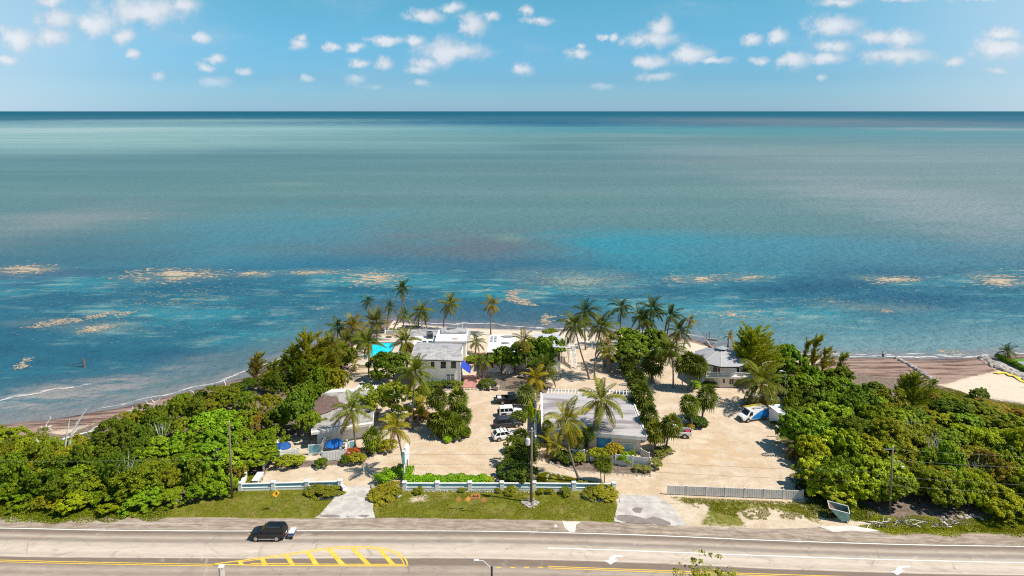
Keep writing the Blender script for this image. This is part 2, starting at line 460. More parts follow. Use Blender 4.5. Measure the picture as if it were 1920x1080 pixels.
# pits where the pool lies
pool_c = [G(685, 670), G(697.5, 643), G(741.7, 642.5), G(727.5, 670)]
px0, px1 = pool_c[0].x - 0.2, pool_c[3].x + 0.3; py0, py1 = pool_c[0].y, pool_c[1].y
Z = np.where((P[:, 0] > px0 - 0.6) & (P[:, 0] < px1 + 0.6) & (P[:, 1] > py0 - 0.6) & (P[:, 1] < py1 + 0.6), -2.0, Z)
grass = np.zeros(len(P)); soil = np.zeros(len(P)); wrack = np.zeros(len(P)); beach = np.zeros(len(P)); drive = np.zeros(len(P))
for poly in [[(-600,935),(0,945),(300,950),(420,930),(450,919),(640,915),(600,973),(0,971),(-600,960)],
             [(696,922),(760,918),(1151,920),(1165,982),(920,976),(698,974)],
             [(1003,913),(1006,890),(1022,884),(1050,889),(1090,899),(1148,908),(1152,913)],
             [(1600,984),(1920,982),(2500,1010),(2500,1030),(1920,1003),(1640,996)]]:
    grass = np.maximum(grass, pmask(P, poly, 0.5))
grass = np.maximum(grass, 0.62 * pmask(P, [(1252,929),(1508,940),(1552,984),(1490,992),(1300,990),(1272,950)], 1.2))
grass -= 0.9 * pmask(P, [(1395,962),(1430,955),(1500,968),(1520,985),(1460,992),(1400,978)], 1.0)
grass -= 0.75 * pmask(P, [(770,930),(800,925),(810,940),(760,946)], 1.0)
grass -= 0.8 * pmask(P, [(1265,945),(1320,950),(1300,985),(1280,980)], 1.2)
for poly in [[(-900,870),(0,800),(120,815),(230,775),(420,725),(560,660),(640,640),(655,690),(600,725),(575,790),(520,850),(490,900),(455,925),(300,960),(-900,960)],
             [(1440,735),(1440,690),(1490,680),(1560,690),(1660,706),(1760,722),(1830,742),(1920,760),(2600,770),(2600,1000),(1920,985),(1640,978),(1545,960),(1508,930),(1488,880),(1462,810)]]:
    soil = np.maximum(soil, pmask(P, poly, 0.8))
grass = np.maximum(grass, 0.85 * pmask(P, [(60,830),(200,822),(230,845),(60,860)], 2))
soil = np.maximum(soil, 0.85 * pmask(P, [(1680,720),(1830,742),(2000,765),(2000,900),(1800,870),(1700,790)], 3))
soil = np.maximum(soil, 0.9 * pmask(P, [(1020,860),(1010,858),(1030,868),(1090,884),(1220,892),(1222,880),(1100,862)], 0.6))
soil = np.maximum(soil, 0.85 * pmask(P, [(815,800),(880,800),(885,815),(850,828),(815,815)], 0.6))
soil = np.maximum(soil, 0.9 * pmask(P, [(930,880),(1000,870),(1000,912),(930,900)], 0.7))
soil = np.maximum(soil, 0.85 * pmask(P, [(300,962),(450,925),(455,935),(330,968),(220,970)], 0.7))
soil = np.maximum(soil, 0.85 * pmask(P, [(1620,975),(1800,975),(1800,990),(1680,992)], 1.0))
soil = np.maximum(soil, 0.7 * pmask(P, [(790,715),(860,722),(862,728),(790,735)], 0.7))
soil = np.maximum(soil, 0.9 * pmask(P, [(900,712),(1000,705),(1040,720),(1000,765),(990,740),(905,726)], 0.8))
soil = np.maximum(soil, 0.9 * pmask(P, [(530,862),(640,862),(700,845),(706,855),(640,872),(540,878)], 0.8))
soil = np.maximum(soil, 0.8 * pmask(P, [(868,928-12),(0+868,958),(868,958),(868,958)], 0.5))
for c in [(861,955),(877,955),(893,956),(910,956),(519,957),(995,950)]:
    soil = np.maximum(soil, 0.9 * pmask(P, [(c[0]-13,c[1]-4),(c[0]+13,c[1]-4),(c[0]+13,c[1]+4),(c[0]-13,c[1]+4)], 0.4))
# seaweed wrack heaped along the water
wl = np.where(P[:, 0] < -32, 1.0, 0) * np.clip(1.25 - np.abs(sd_ - 4.5) / 5.5, 0, 1)
wr = np.where(P[:, 0] > 36, 1.0, 0) * np.clip(1.2 - np.abs(sd_ - 2.0) / 4.0, 0, 1)
wrack = np.maximum(wl, wr)
wrack = np.maximum(wrack, pmask(P, [(1555,672),(1850,674),(1870,695),(1800,712),(1770,722),(1690,712),(1600,700),(1500,690)], 1.0) * (0.62 + 0.5 * vnoise(P * [0.35, 1.6], 3.0, 5)))
wrack = np.maximum(wrack, 0.7 * np.where(np.abs(P[:, 0]) < 40, 1, 0) * np.clip(1 - np.abs(sd_ - 0.2) / 1.3, 0, 1))
beach = np.clip((16 - sd_) / 6, 0, 1) * (P[:, 0] > -36) * (P[:, 0] < 60)
beach = np.maximum(beach, pmask(P, [(1770,730),(1800,712),(1860,700),(1930,712),(1960,760),(1840,752)], 1.0))
for poly in [[(640,905),(700,880),(760,835),(830,832),(900,835),(930,870),(900,890),(790,885),(695,900)],
             [(1155,915),(1230,870),(1330,800),(1400,830),(1450,880),(1300,880),(1240,925)], [(880,740),(925,742),(920,820),(880,800)]]:
    drive = np.maximum(drive, pmask(P, poly, 3.0))
wrack = np.maximum(wrack, 0.34 * pmask(P, [(1770,730),(1800,712),(1860,700),(1930,712),(1960,760),(1840,752)], 1.0))
# the bay of dark wrack with light sand in it
nx, ny = len(xs), len(ys)
idx = np.arange(nx * ny).reshape(ny, nx)
Fq = np.stack([idx[:-1, :-1].ravel(), idx[:-1, 1:].ravel(), idx[1:, 1:].ravel(), idx[1:, :-1].ravel()], 1)

m, t, b = new_mat('land')
pos = t.node('ShaderNodeNewGeometry').outputs['Position']
a1 = t.node('ShaderNodeAttribute', attribute_name='cover'); a2 = t.node('ShaderNodeAttribute', attribute_name='cover2')
gr, wr_, so = t.sep(a1.outputs['Color']); be, dr, _ = t.sep(a2.outputs['Color'])
n1, _ = t.noise(pos, 0.35, 6, 0.65); n2, _ = t.noise(pos, 1.6, 5, 0.65); n3, _ = t.noise(pos, 6.0, 3, 0.6)
nn = t.math('MULTIPLY', t.math('SUBTRACT', t.math('ADD', t.math('MULTIPLY', n1, 0.5), t.math('ADD', t.math('MULTIPLY', n2, 0.6), t.math('MULTIPLY', n3, 0.35))), 0.73), 1.0)
sand = t.mix(t.step(n1, 0.35, 0.65), (0.49, 0.375, 0.26), (0.575, 0.46, 0.34))
sand = t.mix(t.math('MULTIPLY', t.step(n2, 0.5, 0.72), 0.35), sand, (0.40, 0.30, 0.21))
sand = t.mix(t.math('MULTIPLY', t.step(n3, 0.6, 0.75), 0.35), sand, (0.65, 0.57, 0.47))
# vehicle tracks press darker ochre streaks into it
tv = t.vec('ADD', t.vec('MULTIPLY', pos, (0.14, 0.6, 1)), t.vec('SCALE', t.noise(pos, 0.03, 2, 0.5)[1], scale=9.0)); ts, _ = t.noise(tv, 1.0, 5, 0.6, 0.6)
rv = t.vec('ADD', t.vec('MULTIPLY', pos, (0.30, 0.42, 1)), t.vec('SCALE', t.noise(pos, 0.05, 2, 0.5)[1], scale=5.0)); rs, _ = t.noise(rv, 1.0, 6, 0.7, 1.2)
sand = t.mix(t.math('MULTIPLY', t.step(rs, 0.5, 0.6), 0.3), sand, (0.40, 0.29, 0.19))
sand = t.mix(t.math('MULTIPLY', t.step(t.math('SUBTRACT', 1.0, rs), 0.5, 0.62), 0.35), sand, (0.64, 0.55, 0.44))
sp, _ = t.noise(pos, 3.2, 2, 0.5); sand = t.mix(t.math('MULTIPLY', t.step(sp, 0.70, 0.76), 0.6), sand, (0.22, 0.16, 0.11))
trk = t.math('MULTIPLY', dr, t.step(ts, 0.40, 0.6))
sand = t.mix(t.math('MULTIPLY', trk, 0.6), sand, (0.49, 0.325, 0.175))
sand = t.mix(t.math('MULTIPLY', be, 0.8), sand, t.mix(n2, (0.57, 0.47, 0.36), (0.64, 0.55, 0.45)))
gcol = t.mix(t.step(n2, 0.35, 0.65), (0.165, 0.16, 0.014), (0.105, 0.12, 0.008))
gcol = t.mix(t.math('MULTIPLY', t.step(n3, 0.5, 0.75), 0.45), gcol, (0.25, 0.21, 0.06))
gcol = t.mix(t.math('MULTIPLY', t.step(n1, 0.47, 0.68), 0.75), gcol, (0.235, 0.185, 0.06))
scol = t.mix(t.step(n2, 0.35, 0.65), (0.13, 0.095, 0.07), (0.23, 0.175, 0.135))
wv_ = t.vec('MULTIPLY', pos, (0.09, 0.75, 1)); ws, _ = t.noise(wv_, 0.9, 6, 0.7)
wcol = t.mix(t.step(ws, 0.40, 0.56), (0.095, 0.055, 0.045), (0.31, 0.21, 0.165))
wcol = t.mix(t.math('MULTIPLY', t.step(n3, 0.55, 0.7), 0.5), wcol, (0.36, 0.26, 0.20))
c = sand
c = t.mix(t.step(t.math('ADD', so, nn), 0.38, 0.62), c, scol)
c = t.mix(t.step(t.math('ADD', wr_, nn), 0.34, 0.66), c, wcol)
c = t.mix(t.step(t.math('ADD', gr, nn), 0.36, 0.6), c, gcol)
hz_ = t.sep(pos)[2]
wet = t.math('SUBTRACT', 1.0, t.step(t.math('ADD', hz_, t.math('MULTIPLY', t.math('SUBTRACT', n1, 0.5), 0.35)), -0.66, -0.36))
c = t.mix(t.math('MULTIPLY', wet, 0.75), c, t.mix(1.0, c, (0.45, 0.42, 0.42), 'MULTIPLY'))
t.l.new(c, b.inputs['Base Color']); t.l.new(t.math('SUBTRACT', 0.95, t.math('MULTIPLY', wet, 0.55)), b.inputs['Roughness']); b.inputs['Specular IOR Level'].default_value = 0.2
bp = t.node('ShaderNodeBump'); bp.inputs['Strength'].default_value = 0.5; bp.inputs['Distance'].default_value = 0.12
t.l.new(t.math('ADD', n3, t.math('MULTIPLY', n2, 1.5)), bp.inputs['Height']); t.l.new(bp.outputs[0], b.inputs['Normal'])
LAND = m
me = np_mesh('ground', np.stack([P[:, 0], P[:, 1], Z], 1), Fq, LAND, smooth=True)
for nm, arr in (('cover', (grass, wrack, soil)), ('cover2', (beach, drive, drive))):
    at = me.attributes.new(nm, 'FLOAT_COLOR', 'POINT')
    at.data.foreach_set('color', np.stack(list(arr) + [np.ones(len(P))], 1).astype(np.float32).ravel())
tag(link('ground', me), kind='structure')

# ---- road
def smooth_px(pts, n=8):
    out = []
    p = [Vector((a, b_, 0)) for a, b_ in pts]
    for i in range(len(p) - 1):
        q0, q1, q2, q3 = p[max(i - 1, 0)], p[i], p[i + 1], p[min(i + 2, len(p) - 1)]
        for k in range(n):
            u = k / n
            v = 0.5 * ((2 * q1) + (q2 - q0) * u + (2 * q0 - 5 * q1 + 4 * q2 - q3) * u * u + (3 * q1 - q0 - 3 * q2 + q3) * u ** 3)
            out.append((v.x, v.y))
    out.append(pts[-1]); return out
EDGE = [(-700,980),(-300,986),(0,990),(200,994),(420,995.5),(640,995),(920,996),(1100,1000),(1240,1004.5),(1400,1011.5),(1560,1017),(1720,1021.5),(1920,1024.5),(2300,1030),(2700,1034)]
edge = smooth_px(EDGE, 6)
eg = [G(x, y) for x, y in edge]
vsteps = [2.9, 1.2, 0.0, -1.2, -2.4, -4, -6, -8, -10, -13, -17, -24]
gedge = smooth_px([(-700,955),(0,968),(200,970),(400,971),(560,972.5),(700,971),(920,974),(1150,979),(1290,987),(1450,991),(1560,988),(1640,994),(1700,996.5),(1920,1000.5),(2300,1005),(2700,1010)], 12)
ge = np.array([G(x, y)[:2] for x, y in gedge])
Vv = []; UV = []; fs = []
rnd = random.Random(4)
for i, p in enumerate(eg):
    yg = np.interp(p.x, ge[:, 0], ge[:, 1])
    for k, v in enumerate(vsteps):
        yy_ = p.y + v if k > 0 else yg + rnd.uniform(-0.15, 0.15)
        Vv.append((p.x, yy_, 0.03 if k > 0 else 0.0)); UV.append((p.x, yy_ - p.y))
nv = len(vsteps)
for i in range(len(eg) - 1):
    for k in range(nv - 1):
        fs.append((i * nv + k, i * nv + k + 1, (i + 1) * nv + k + 1, (i + 1) * nv + k))
m, t, b = new_mat('asphalt')
uv = t.node('ShaderNodeAttribute', attribute_name='along').outputs['Vector']
u, v, _ = t.sep(uv)
s1, _ = t.noise(t.comb(t.math('MULTIPLY', u, 0.045), t.math('MULTIPLY', v, 1.1), 0), 1.0, 5, 0.6)
s2, _ = t.noise(t.comb(t.math('MULTIPLY', u, 0.5), t.math('MULTIPLY', v, 2.0), 0), 1.0, 6, 0.7)
s3, _ = t.noise(uv, 7.0, 3, 0.6)
vv = t.math('DIVIDE', t.math('ADD', t.math('MULTIPLY', v, -1.0), t.math('MULTIPLY', t.math('SUBTRACT', s1, 0.5), 0.55)), 12.0)
D1 = (0.190, 0.143, 0.110); D2 = (0.275, 0.213, 0.168); L1 = (0.43, 0.35, 0.28); L2 = (0.53, 0.44, 0.36)
lane = t.ramp(vv, [(0.0, D1), (0.05, D1), (0.085, D2), (0.13, L1), (0.17, D2), (0.20, (0.26,0.22,0.19)), (0.235, L1), (0.36, L2), (0.44, L1), (0.468, L2), (0.485, D1), (0.57, D1), (0.60, D2), (0.66, (0.36, 0.29, 0.235)), (0.72, D2), (0.78, (0.36, 0.29, 0.235)), (0.86, D2), (1.0, D2)])
sh = t.mix(t.step(s2, 0.35, 0.65), (0.235, 0.172, 0.128), (0.36, 0.285, 0.222))
sh = t.mix(t.math('MULTIPLY', t.step(s1, 0.5, 0.68), 0.7), sh, (0.46, 0.39, 0.33))
c = t.mix(t.step(v, 0.0, 0.35), lane, sh)
c = t.mix(1.0, c, t.ramp(s2, [(0.25, 0.84), (0.75, 1.16)]), 'MULTIPLY')
c = t.mix(1.0, c, t.ramp(s3, [(0.25, 0.93), (0.75, 1.07)]), 'MULTIPLY')
vo = t.node('ShaderNodeTexVoronoi', feature='DISTANCE_TO_EDGE'); t.l.new(t.vec('MULTIPLY', uv, (0.16, 0.34, 1)), vo.inputs['Vector']); vo.inputs['Scale'].default_value = 1.0
s4, _ = t.noise(uv, 0.28, 4, 0.6, 1.0)
crk = t.math('MULTIPLY', t.math('SUBTRACT', 1.0, t.step(t.math('ADD', vo.outputs['Distance'], t.math('MULTIPLY', s2, 0.02)), 0.008, 0.024)), t.step(s4, 0.46, 0.56))
c = t.mix(t.math('MULTIPLY', crk, 0.45), c, (0.10, 0.08, 0.065))
c = t.mix(t.math('MULTIPLY', t.step(s4, 0.56, 0.70), 0.35), c, (0.23, 0.175, 0.14))
c = t.mix(t.math('MULTIPLY', t.step(t.math('SUBTRACT', 1.0, s4), 0.60, 0.72), 0.3), c, (0.58, 0.50, 0.43))
t.l.new(c, b.inputs['Base Color']); b.inputs['Roughness'].default_value = 0.85; b.inputs['Specular IOR Level'].default_value = 0.25
bp = t.node('ShaderNodeBump'); bp.inputs['Strength'].default_value = 0.25; bp.inputs['Distance'].default_value = 0.02
t.l.new(s3, bp.inputs['Height']); t.l.new(bp.outputs[0], b.inputs['Normal'])
ASPH = m
me = np_mesh('road', np.array(Vv), np.array(fs), ASPH)
at = me.attributes.new('along', 'FLOAT_VECTOR', 'POINT'); at.data.foreach_set('vector', np.array([(a, c_, 0) for a, c_ in UV], dtype=np.float32).ravel())
road = tag(link('road', me), kind='structure')

def ribbon(pxpts, width, z=0.036, n=6, wob=0.0):
    pts = [G(x, y, z) for x, y in smooth_px(pxpts, n)] if n else [G(x, y, z) for x, y in pxpts]
    return ribbon_w(pts, width, wob)
def ribbon_w(pts, width, wob=0.0, seed=1):
    r = random.Random(seed); mb = MB(); vs = []
    for i, p in enumerate(pts):
        d = (pts[min(i + 1, len(pts) - 1)] - pts[max(i - 1, 0)]); d.z = 0; d.normalize()
        nrm = Vector((-d.y, d.x, 0)); ww = width / 2 * (1 + r.uniform(-wob, wob))
        vs += [p + nrm * ww, p - nrm * ww]
    mb.add(vs, [(2 * i, 2 * i + 1, 2 * i + 3, 2 * i + 2) for i in range(len(pts) - 1)])
    return mb
ribbon(EDGE, 0.17, wob=0.15).build('edge_line', WHTP, road, label='white edge line along the shoulder')
ribbon([(1026,1027.5),(1130,1030.5),(1240,1034.5),(1400,1040.5),(1560,1046),(1720,1050.5),(1920,1055),(2300,1060)], 0.17, wob=0.1).build('lane_line', WHTP, road, label='white turning lane line')
# yellow centre lines
Y0 = [(-500,1043),(-200,1046.5),(0,1050),(100,1052.5),(200,1054.5),(300,1056.5),(400,1058)]
for off in (0, 3.2):
    ribbon([(x, y + off) for x, y in Y0], 0.13).build('centre_line', YELP, road)
low = [(400,1058),(480,1059.5),(560,1060.2),(640,1060.8),(700,1061),(764,1061)]
ribbon(low, 0.2).build('centre_line', YELP, road)
ribbon([(x, y - 2.8) for x, y in [(470,1059),(560,1060),(640,1060.6),(700,1060.8),(757,1060.8)]], 0.15).build('centre_line', YELP, road)
up = [(400,1057.5),(440,1052.5),(480,1047),(520,1041.5),(560,1035.5),(590,1030.5),(620,1027),(650,1025.2),(690,1025.2),(720,1028),(745,1036),(758,1046),(763,1054),(764,1061)]
ribbon(up, 0.2).build('island_outline', YELP, road)
ribbon([(450,1053.5),(480,1049.5),(520,1044),(560,1038),(592,1033),(622,1029.6),(650,1028),(690,1028),(718,1031),(740,1038.5),(752,1047.5),(757,1056),(757.5,1059.5)], 0.15).build('island_outline', YELP, road)
for (a, b_, c_, d_) in [((445,1053),(454,1051.5),(460,1058.2),(449,1058.2)), ((487,1047.3),(497,1046),(505,1058.6),(492,1058.6)), ((532,1041.2),(543,1039.6),(556,1058.8),(544,1058.8)),
                        ((573,1035.6),(584,1034),(602,1059),(588,1059)), ((613,1030.4),(624,1029.2),(652,1059.2),(637,1059.2)), ((657,1028.2),(669,1028.2),(700,1059.2),(686,1059.2)), ((707,1029.2),(719,1031),(746,1059.2),(732,1059.2))]:
    b_ = (a[0] + (b_[0] - a[0]) * .78, a[1] + (b_[1] - a[1]) * .78); c_ = (d_[0] + (c_[0] - d_[0]) * .78, c_[1])
    MB().add([G(*q, 0.04) for q in (a, b_, c_, d_)], [(0, 1, 2, 3)]).build('hatch_stripe', YELP, road)
for x in (931, 957, 983, 1009):
    MB().add([G(x, 1063.3 - 0.5 * (x > 980), 0.036), G(x + 9, 1063.1 - 0.5 * (x > 980), 0.036), G(x + 9, 1065 - 0.5 * (x > 980), 0.036), G(x, 1065.2 - 0.5 * (x > 980), 0.036)], [(0, 1, 2, 3)]).build('centre_dash', YELP, road)
Y1 = [(1027,1061.5),(1100,1064.5),(1240,1069.5),(1400,1075),(1560,1080),(1720,1084),(1920,1088),(2300,1094)]
for off in (0, 3.2): ribbon([(x, y + off) for x, y in Y1], 0.13).build('centre_line', YELP, road)
for (ax, ay) in ((1150, 1048), (1688, 1068)):
    # left turn arrow: shaft from the right, bending towards the camera
    q = [(18,-7.2),(18,-4.6),(6,-4.2),(2,-2.5),(1,0.8),(8,0.8),(-5,10.5),(-17,1.8),(-8,1.2),(-8,-1.8),(-4,-5),(2,-7)]
    q = [(18,-7.4),(18,-4.4),(8,-4.0),(3.5,-2.4),(2.2,1.2),(9,1.2),(-5,10.5),(-17,2.6),(-8.5,2.0),(-7.5,-2.6),(-4,-5.4),(2,-7.2)]
    MB().add([G(ax + a, ay + b_, 0.038) for a, b_ in q], [tuple(range(len(q)))]).build('turn_arrow', WHTP, road)

# ---- drives of pale concrete
def sheet(name, pxpoly, z, material, parent=None, kind=None, label=None, th=0.06, jig=0.0, seed=2):
    r = random.Random(seed); pts = []
    for i in range(len(pxpoly)):
        a, b_ = G(*pxpoly[i], z), G(*pxpoly[(i + 1) % len(pxpoly)], z)
        if jig:
            k = max(1, int((b_ - a).length / 0.9))
            for j in range(k):
                q = a.lerp(b_, j / k); pts.append(q + Vector((r.uniform(-jig, jig), r.uniform(-jig, jig), 0)))
        else: pts.append(a)
    o = MB().slab(pts, th).build(name, material, parent)
    return tag(o, kind=kind)
sheet('concrete_drive', [(641,911),(693,912),(699,940),(703,971.5),(590,972),(622,940)], 0.035, CONC, kind='structure', jig=0.12)
sheet('concrete_drive', [(1163,927),(1232,930),(1262,952),(1290,985),(1215,983),(1150,978),(1158,950)], 0.035, CONC, kind='structure', jig=0.2)
DAMP = mat('damp_patch', (0.23, 0.19, 0.165), 0.6, 0.15, 1.0)
LIMEP = mat('lime_patch', (0.60, 0.54, 0.48), 0.85, 0.1, 1.0)
for poly in ([(1155,975),(1160,965),(1185,966),(1210,972),(1225,968),(1255,979),(1258,984),(1200,982)], [(595,969),(612,964),(636,966),(637,970)], [(667,968),(680,964),(692,966),(686,970)], [(644,968),(655,966),(654,970)], [(1183,956),(1193,950),(1205,953),(1200,962),(1190,961)]):
    o = sheet('damp_stain', poly, 0.042, DAMP, kind='structure', th=0.004, jig=0.12)
for poly in ([(1052,977),(1089,978),(1080,984),(1078,996),(1068,997),(1058,991)], [(1038,984),(1046,983),(1044,988),(1039,989)], [(1530,987),(1600,985),(1650,996),(1560,996)]):
    o = sheet('lime_patch', poly, 0.042, LIMEP, kind='structure', th=0.004, jig=0.15)

# ---- sea
sx = np.concatenate([[-90000, -30000, -9000, -3000, -1200, -600], np.arange(-330, 331, 3.0), [600, 1200, 3000, 9000, 30000, 90000]])
sy = np.concatenate([[80], np.arange(100, 330, 2.5), [345, 370, 410, 480, 600, 800, 1200, 2000, 4000, 9000, 20000, 45000, 100000]])
SX, SY = np.meshgrid(sx, sy); SP = np.stack([SX.ravel(), SY.ravel()], 1)
ssd = -shore_sd(SP)
ssd = np.where(np.abs(SP[:, 0]) > 400, 400, ssd)
idx = np.arange(len(sx) * len(sy)).reshape(len(sy), len(sx))
Fq = np.stack([idx[:-1, :-1].ravel(), idx[:-1, 1:].ravel(), idx[1:, 1:].ravel(), idx[1:, :-1].ravel()], 1)
m, t, b = new_mat('sea_water')
pos = t.node('ShaderNodeNewGeometry').outputs['Position']
x_, y_, z_ = t.sep(pos)
shd = t.node('ShaderNodeAttribute', attribute_name='shore').outputs['Fac']
flat = t.comb(x_, y_, 0)
k1, _ = t.noise(t.vec('MULTIPLY', flat, (0.0028, 0.0052, 0)), 1.0, 5, 0.55)      # broad beds of sand and seagrass
k2, _ = t.noise(t.vec('MULTIPLY', flat, (0.013, 0.030, 0)), 1.0, 6, 0.62)
k3, _ = t.noise(t.vec('MULTIPLY', flat, (0.07, 0.22, 0)), 1.0, 6, 0.68)
k4, _ = t.noise(t.vec('MULTIPLY', flat, (0.0005, 0.0009, 0)), 1.0, 4, 0.5)
lg = t.math('LOGARITHM', t.math('MAXIMUM', y_, 50.0), 10.0)
lt = t.math('DIVIDE', t.math('SUBTRACT', lg, 2.2), 1.9)
lt = t.math('ADD', lt, t.math('MULTIPLY', t.math('SUBTRACT', k1, 0.5), 0.10))
deep = t.ramp(lt, [(0.0, (0.020, 0.108, 0.155)), (0.07, (0.020, 0.108, 0.162)), (0.11, (0.045, 0.125, 0.165)), (0.16, (0.082, 0.165, 0.178)), (0.26, (0.092, 0.178, 0.182)),
                   (0.38, (0.075, 0.16, 0.185)), (0.50, (0.085, 0.19, 0.21)), (0.60, (0.055, 0.19, 0.225)), (0.68, (0.014, 0.095, 0.165)), (0.80, (0.022, 0.10, 0.15)), (0.92, (0.004, 0.085, 0.135)), (1.0, (0.0, 0.075, 0.12))])
# pale sand far out on the left, seagrass beds in the middle, blue channels between
far_l = t.math('MULTIPLY', t.step(t.math('MULTIPLY', t.math('ADD', x_, t.math('MULTIPLY', k4, 700.0)), -1.0), -700, 500), t.math('MULTIPLY', t.step(y_, 650, 1300), t.math('SUBTRACT', 1.0, t.step(y_, 2000, 3400))))
deep = t.mix(t.math('MULTIPLY', far_l, 0.8), deep, (0.21, 0.33, 0.33))
far_r = t.math('MULTIPLY', t.step(x_, 100, 330), t.math('MULTIPLY', t.step(y_, 270, 420), t.math('SUBTRACT', 1.0, t.step(y_, 800, 1600))))
deep = t.mix(t.math('MULTIPLY', far_r, 0.6), deep, (0.17, 0.215, 0.23))
midz = t.math('MULTIPLY', t.step(y_, 215, 260), t.math('SUBTRACT', 1.0, t.step(y_, 380, 620)))
sg = t.math('MULTIPLY', t.step(k2, 0.52, 0.66), midz)
deep = t.mix(t.math('MULTIPLY', sg, 0.25), deep, (0.125, 0.135, 0.15))
RAFTS = [(320, 515, 105, 14), (45, 505, 70, 10), (475, 513, 40, 7), (585, 511, 65, 7), (690, 522, 70, 14), (1085, 527, 130, 22), (1300, 521, 50, 10), (1390, 519, 55, 7), (1675, 524, 66, 8), (1880, 525, 62, 14), (105, 606, 75, 10), (200, 615, 75, 11), (980, 558, 34, 16), (1450, 600, 160, 12), (1650, 575, 120, 9)]
# beds of the sea floor, where they lie: (column, row, half width, half height, colour, strength)
_, dc = t.noise(t.vec('MULTIPLY', flat, (0.012, 0.02, 0)), 1.0, 4, 0.6)
dis = t.vec('SUBTRACT', dc, (0.5, 0.5, 0.5))
for (bx_, by_, rx_, ry_, col_, st_) in [(820, 468, 330, 42, (0.11, 0.112, 0.128), .6), (500, 452, 280, 66, (0.045, 0.19, 0.25), .6), (1235, 474, 300, 42, (0.015, 0.20, 0.265), .85), (620, 500, 260, 26, (0.02, 0.13, 0.20), .7), (1000, 500, 260, 22, (0.02, 0.10, 0.16), .7),
        (957, 447, 36, 8, (0.15, 0.22, 0.17), .5), (535, 345, 80, 6, (0.15, 0.23, 0.22), .5), (1050, 276, 110, 9, (0.06, 0.125, 0.155), .5), (1310, 300, 190, 8, (0.085, 0.13, 0.16), .6), (60, 430, 170, 55, (0.18, 0.205, 0.215), .7), (1880, 410, 260, 90, (0.20, 0.235, 0.255), .7), (1500, 330, 420, 40, (0.12, 0.18, 0.19), .6),
        (250, 330, 420, 60, (0.075, 0.165, 0.185), .7), (1000, 340, 380, 40, (0.09, 0.165, 0.175), .6), (1640, 228, 420, 9, (0.09, 0.13, 0.155), .6), (1150, 255, 200, 6, (0.15, 0.23, 0.23), .6), (30, 520, 140, 22, (0.06, 0.085, 0.15), .6), (1560, 470, 420, 34, (0.05, 0.175, 0.235), .7), (150, 233, 620, 11, (0.16, 0.28, 0.29), .85), (60, 246, 300, 8, (0.27, 0.36, 0.36), .7), (1700, 236, 520, 13, (0.105, 0.155, 0.18), .85), (1850, 243, 220, 4, (0.24, 0.28, 0.30), .6), (800, 260, 500, 12, (0.10, 0.21, 0.215), .6), (1300, 262, 420, 9, (0.085, 0.15, 0.175), .5), (1550, 285, 400, 14, (0.13, 0.20, 0.205), .5)] + [(a_, b_, c_ * 1.1, d_ * 1.2, (0.16, 0.20, 0.185), .55) for a_, b_, c_, d_ in RAFTS]:
    ce = G(bx_, by_, SEA_Z); wy = abs(G(bx_, by_ - ry_, SEA_Z).y - G(bx_, by_ + ry_, SEA_Z).y) / 2; wx = rx_ * M(bx_, by_, SEA_Z); cy_m = (G(bx_, by_ - ry_, SEA_Z).y + G(bx_, by_ + ry_, SEA_Z).y) / 2
    q_ = t.vec('MULTIPLY_ADD', flat, (1 / wx, 1 / wy, 0), (-ce.x / wx, -cy_m / wy, 0)); q_ = t.vec('ADD', q_, t.vec('MULTIPLY', dis, (2.2, 2.0, 0)))
    deep = t.mix(t.math('MULTIPLY', t.math('SUBTRACT', 1.0, t.step(t.vec('LENGTH', q_), 0.0, 1.35)), st_), deep, col_)
# wind streaks and drifting silt
st1, _ = t.noise(t.vec('MULTIPLY', flat, (0.0011, 0.010, 0)), 1.0, 5, 0.65); st2, _ = t.noise(t.vec('MULTIPLY', flat, (0.00022, 0.0016, 0)), 1.0, 5, 0.65)
deep = t.mix(1.0, deep, t.ramp(t.math('ADD', t.math('MULTIPLY', st1, 0.5), t.math('MULTIPLY', st2, 0.5)), [(0.32, (0.76, 0.84, 0.87)), (0.5, (1.0, 1.0, 1.0)), (0.68, (1.38, 1.22, 1.17))]), 'MULTIPLY')
# broken weed in near water
nearw = t.math('SUBTRACT', 1.0, t.step(y_, 215, 258))
fl = t.math('MULTIPLY', t.step(k2, 0.48, 0.62), nearw)
deep = t.mix(t.math('MULTIPLY', fl, 0.75), deep, (0.03, 0.19, 0.235))
fl3 = t.math('MULTIPLY', t.math('MULTIPLY', t.step(k3, 0.50, 0.66), t.step(k2, 0.42, 0.58)), nearw)
deep = t.mix(t.math('MULTIPLY', fl3, 0.9), deep, (0.17, 0.27, 0.26))
dk = t.math('MULTIPLY', t.step(t.math('SUBTRACT', 1.0, k2), 0.5, 0.66), nearw)
deep = t.mix(t.math('MULTIPLY', dk, 0.6), deep, (0.010, 0.060, 0.115))
shn = t.math('ADD', shd, t.math('MULTIPLY', t.math('SUBTRACT', k2, 0.5), 26.0))
shal = t.math('SUBTRACT', 1.0, t.step(shn, 2.0, 27.0))
rightw = t.step(x_, 10, 75)
shc = t.mix(rightw, (0.05, 0.105, 0.14), (0.135, 0.225, 0.24))
leftw = t.step(t.math('MULTIPLY', x_, -1.0), 35, 60)
shc = t.mix(leftw, shc, (0.095, 0.15, 0.165))
shal2 = t.math('MULTIPLY', rightw, t.math('SUBTRACT', 1.0, t.step(shn, 14.0, 46.0)))
deep = t.mix(t.math('MULTIPLY', shal2, 0.6), deep, (0.085, 0.19, 0.22))
c = t.mix(t.math('MULTIPLY', shal, 0.8), deep, shc)
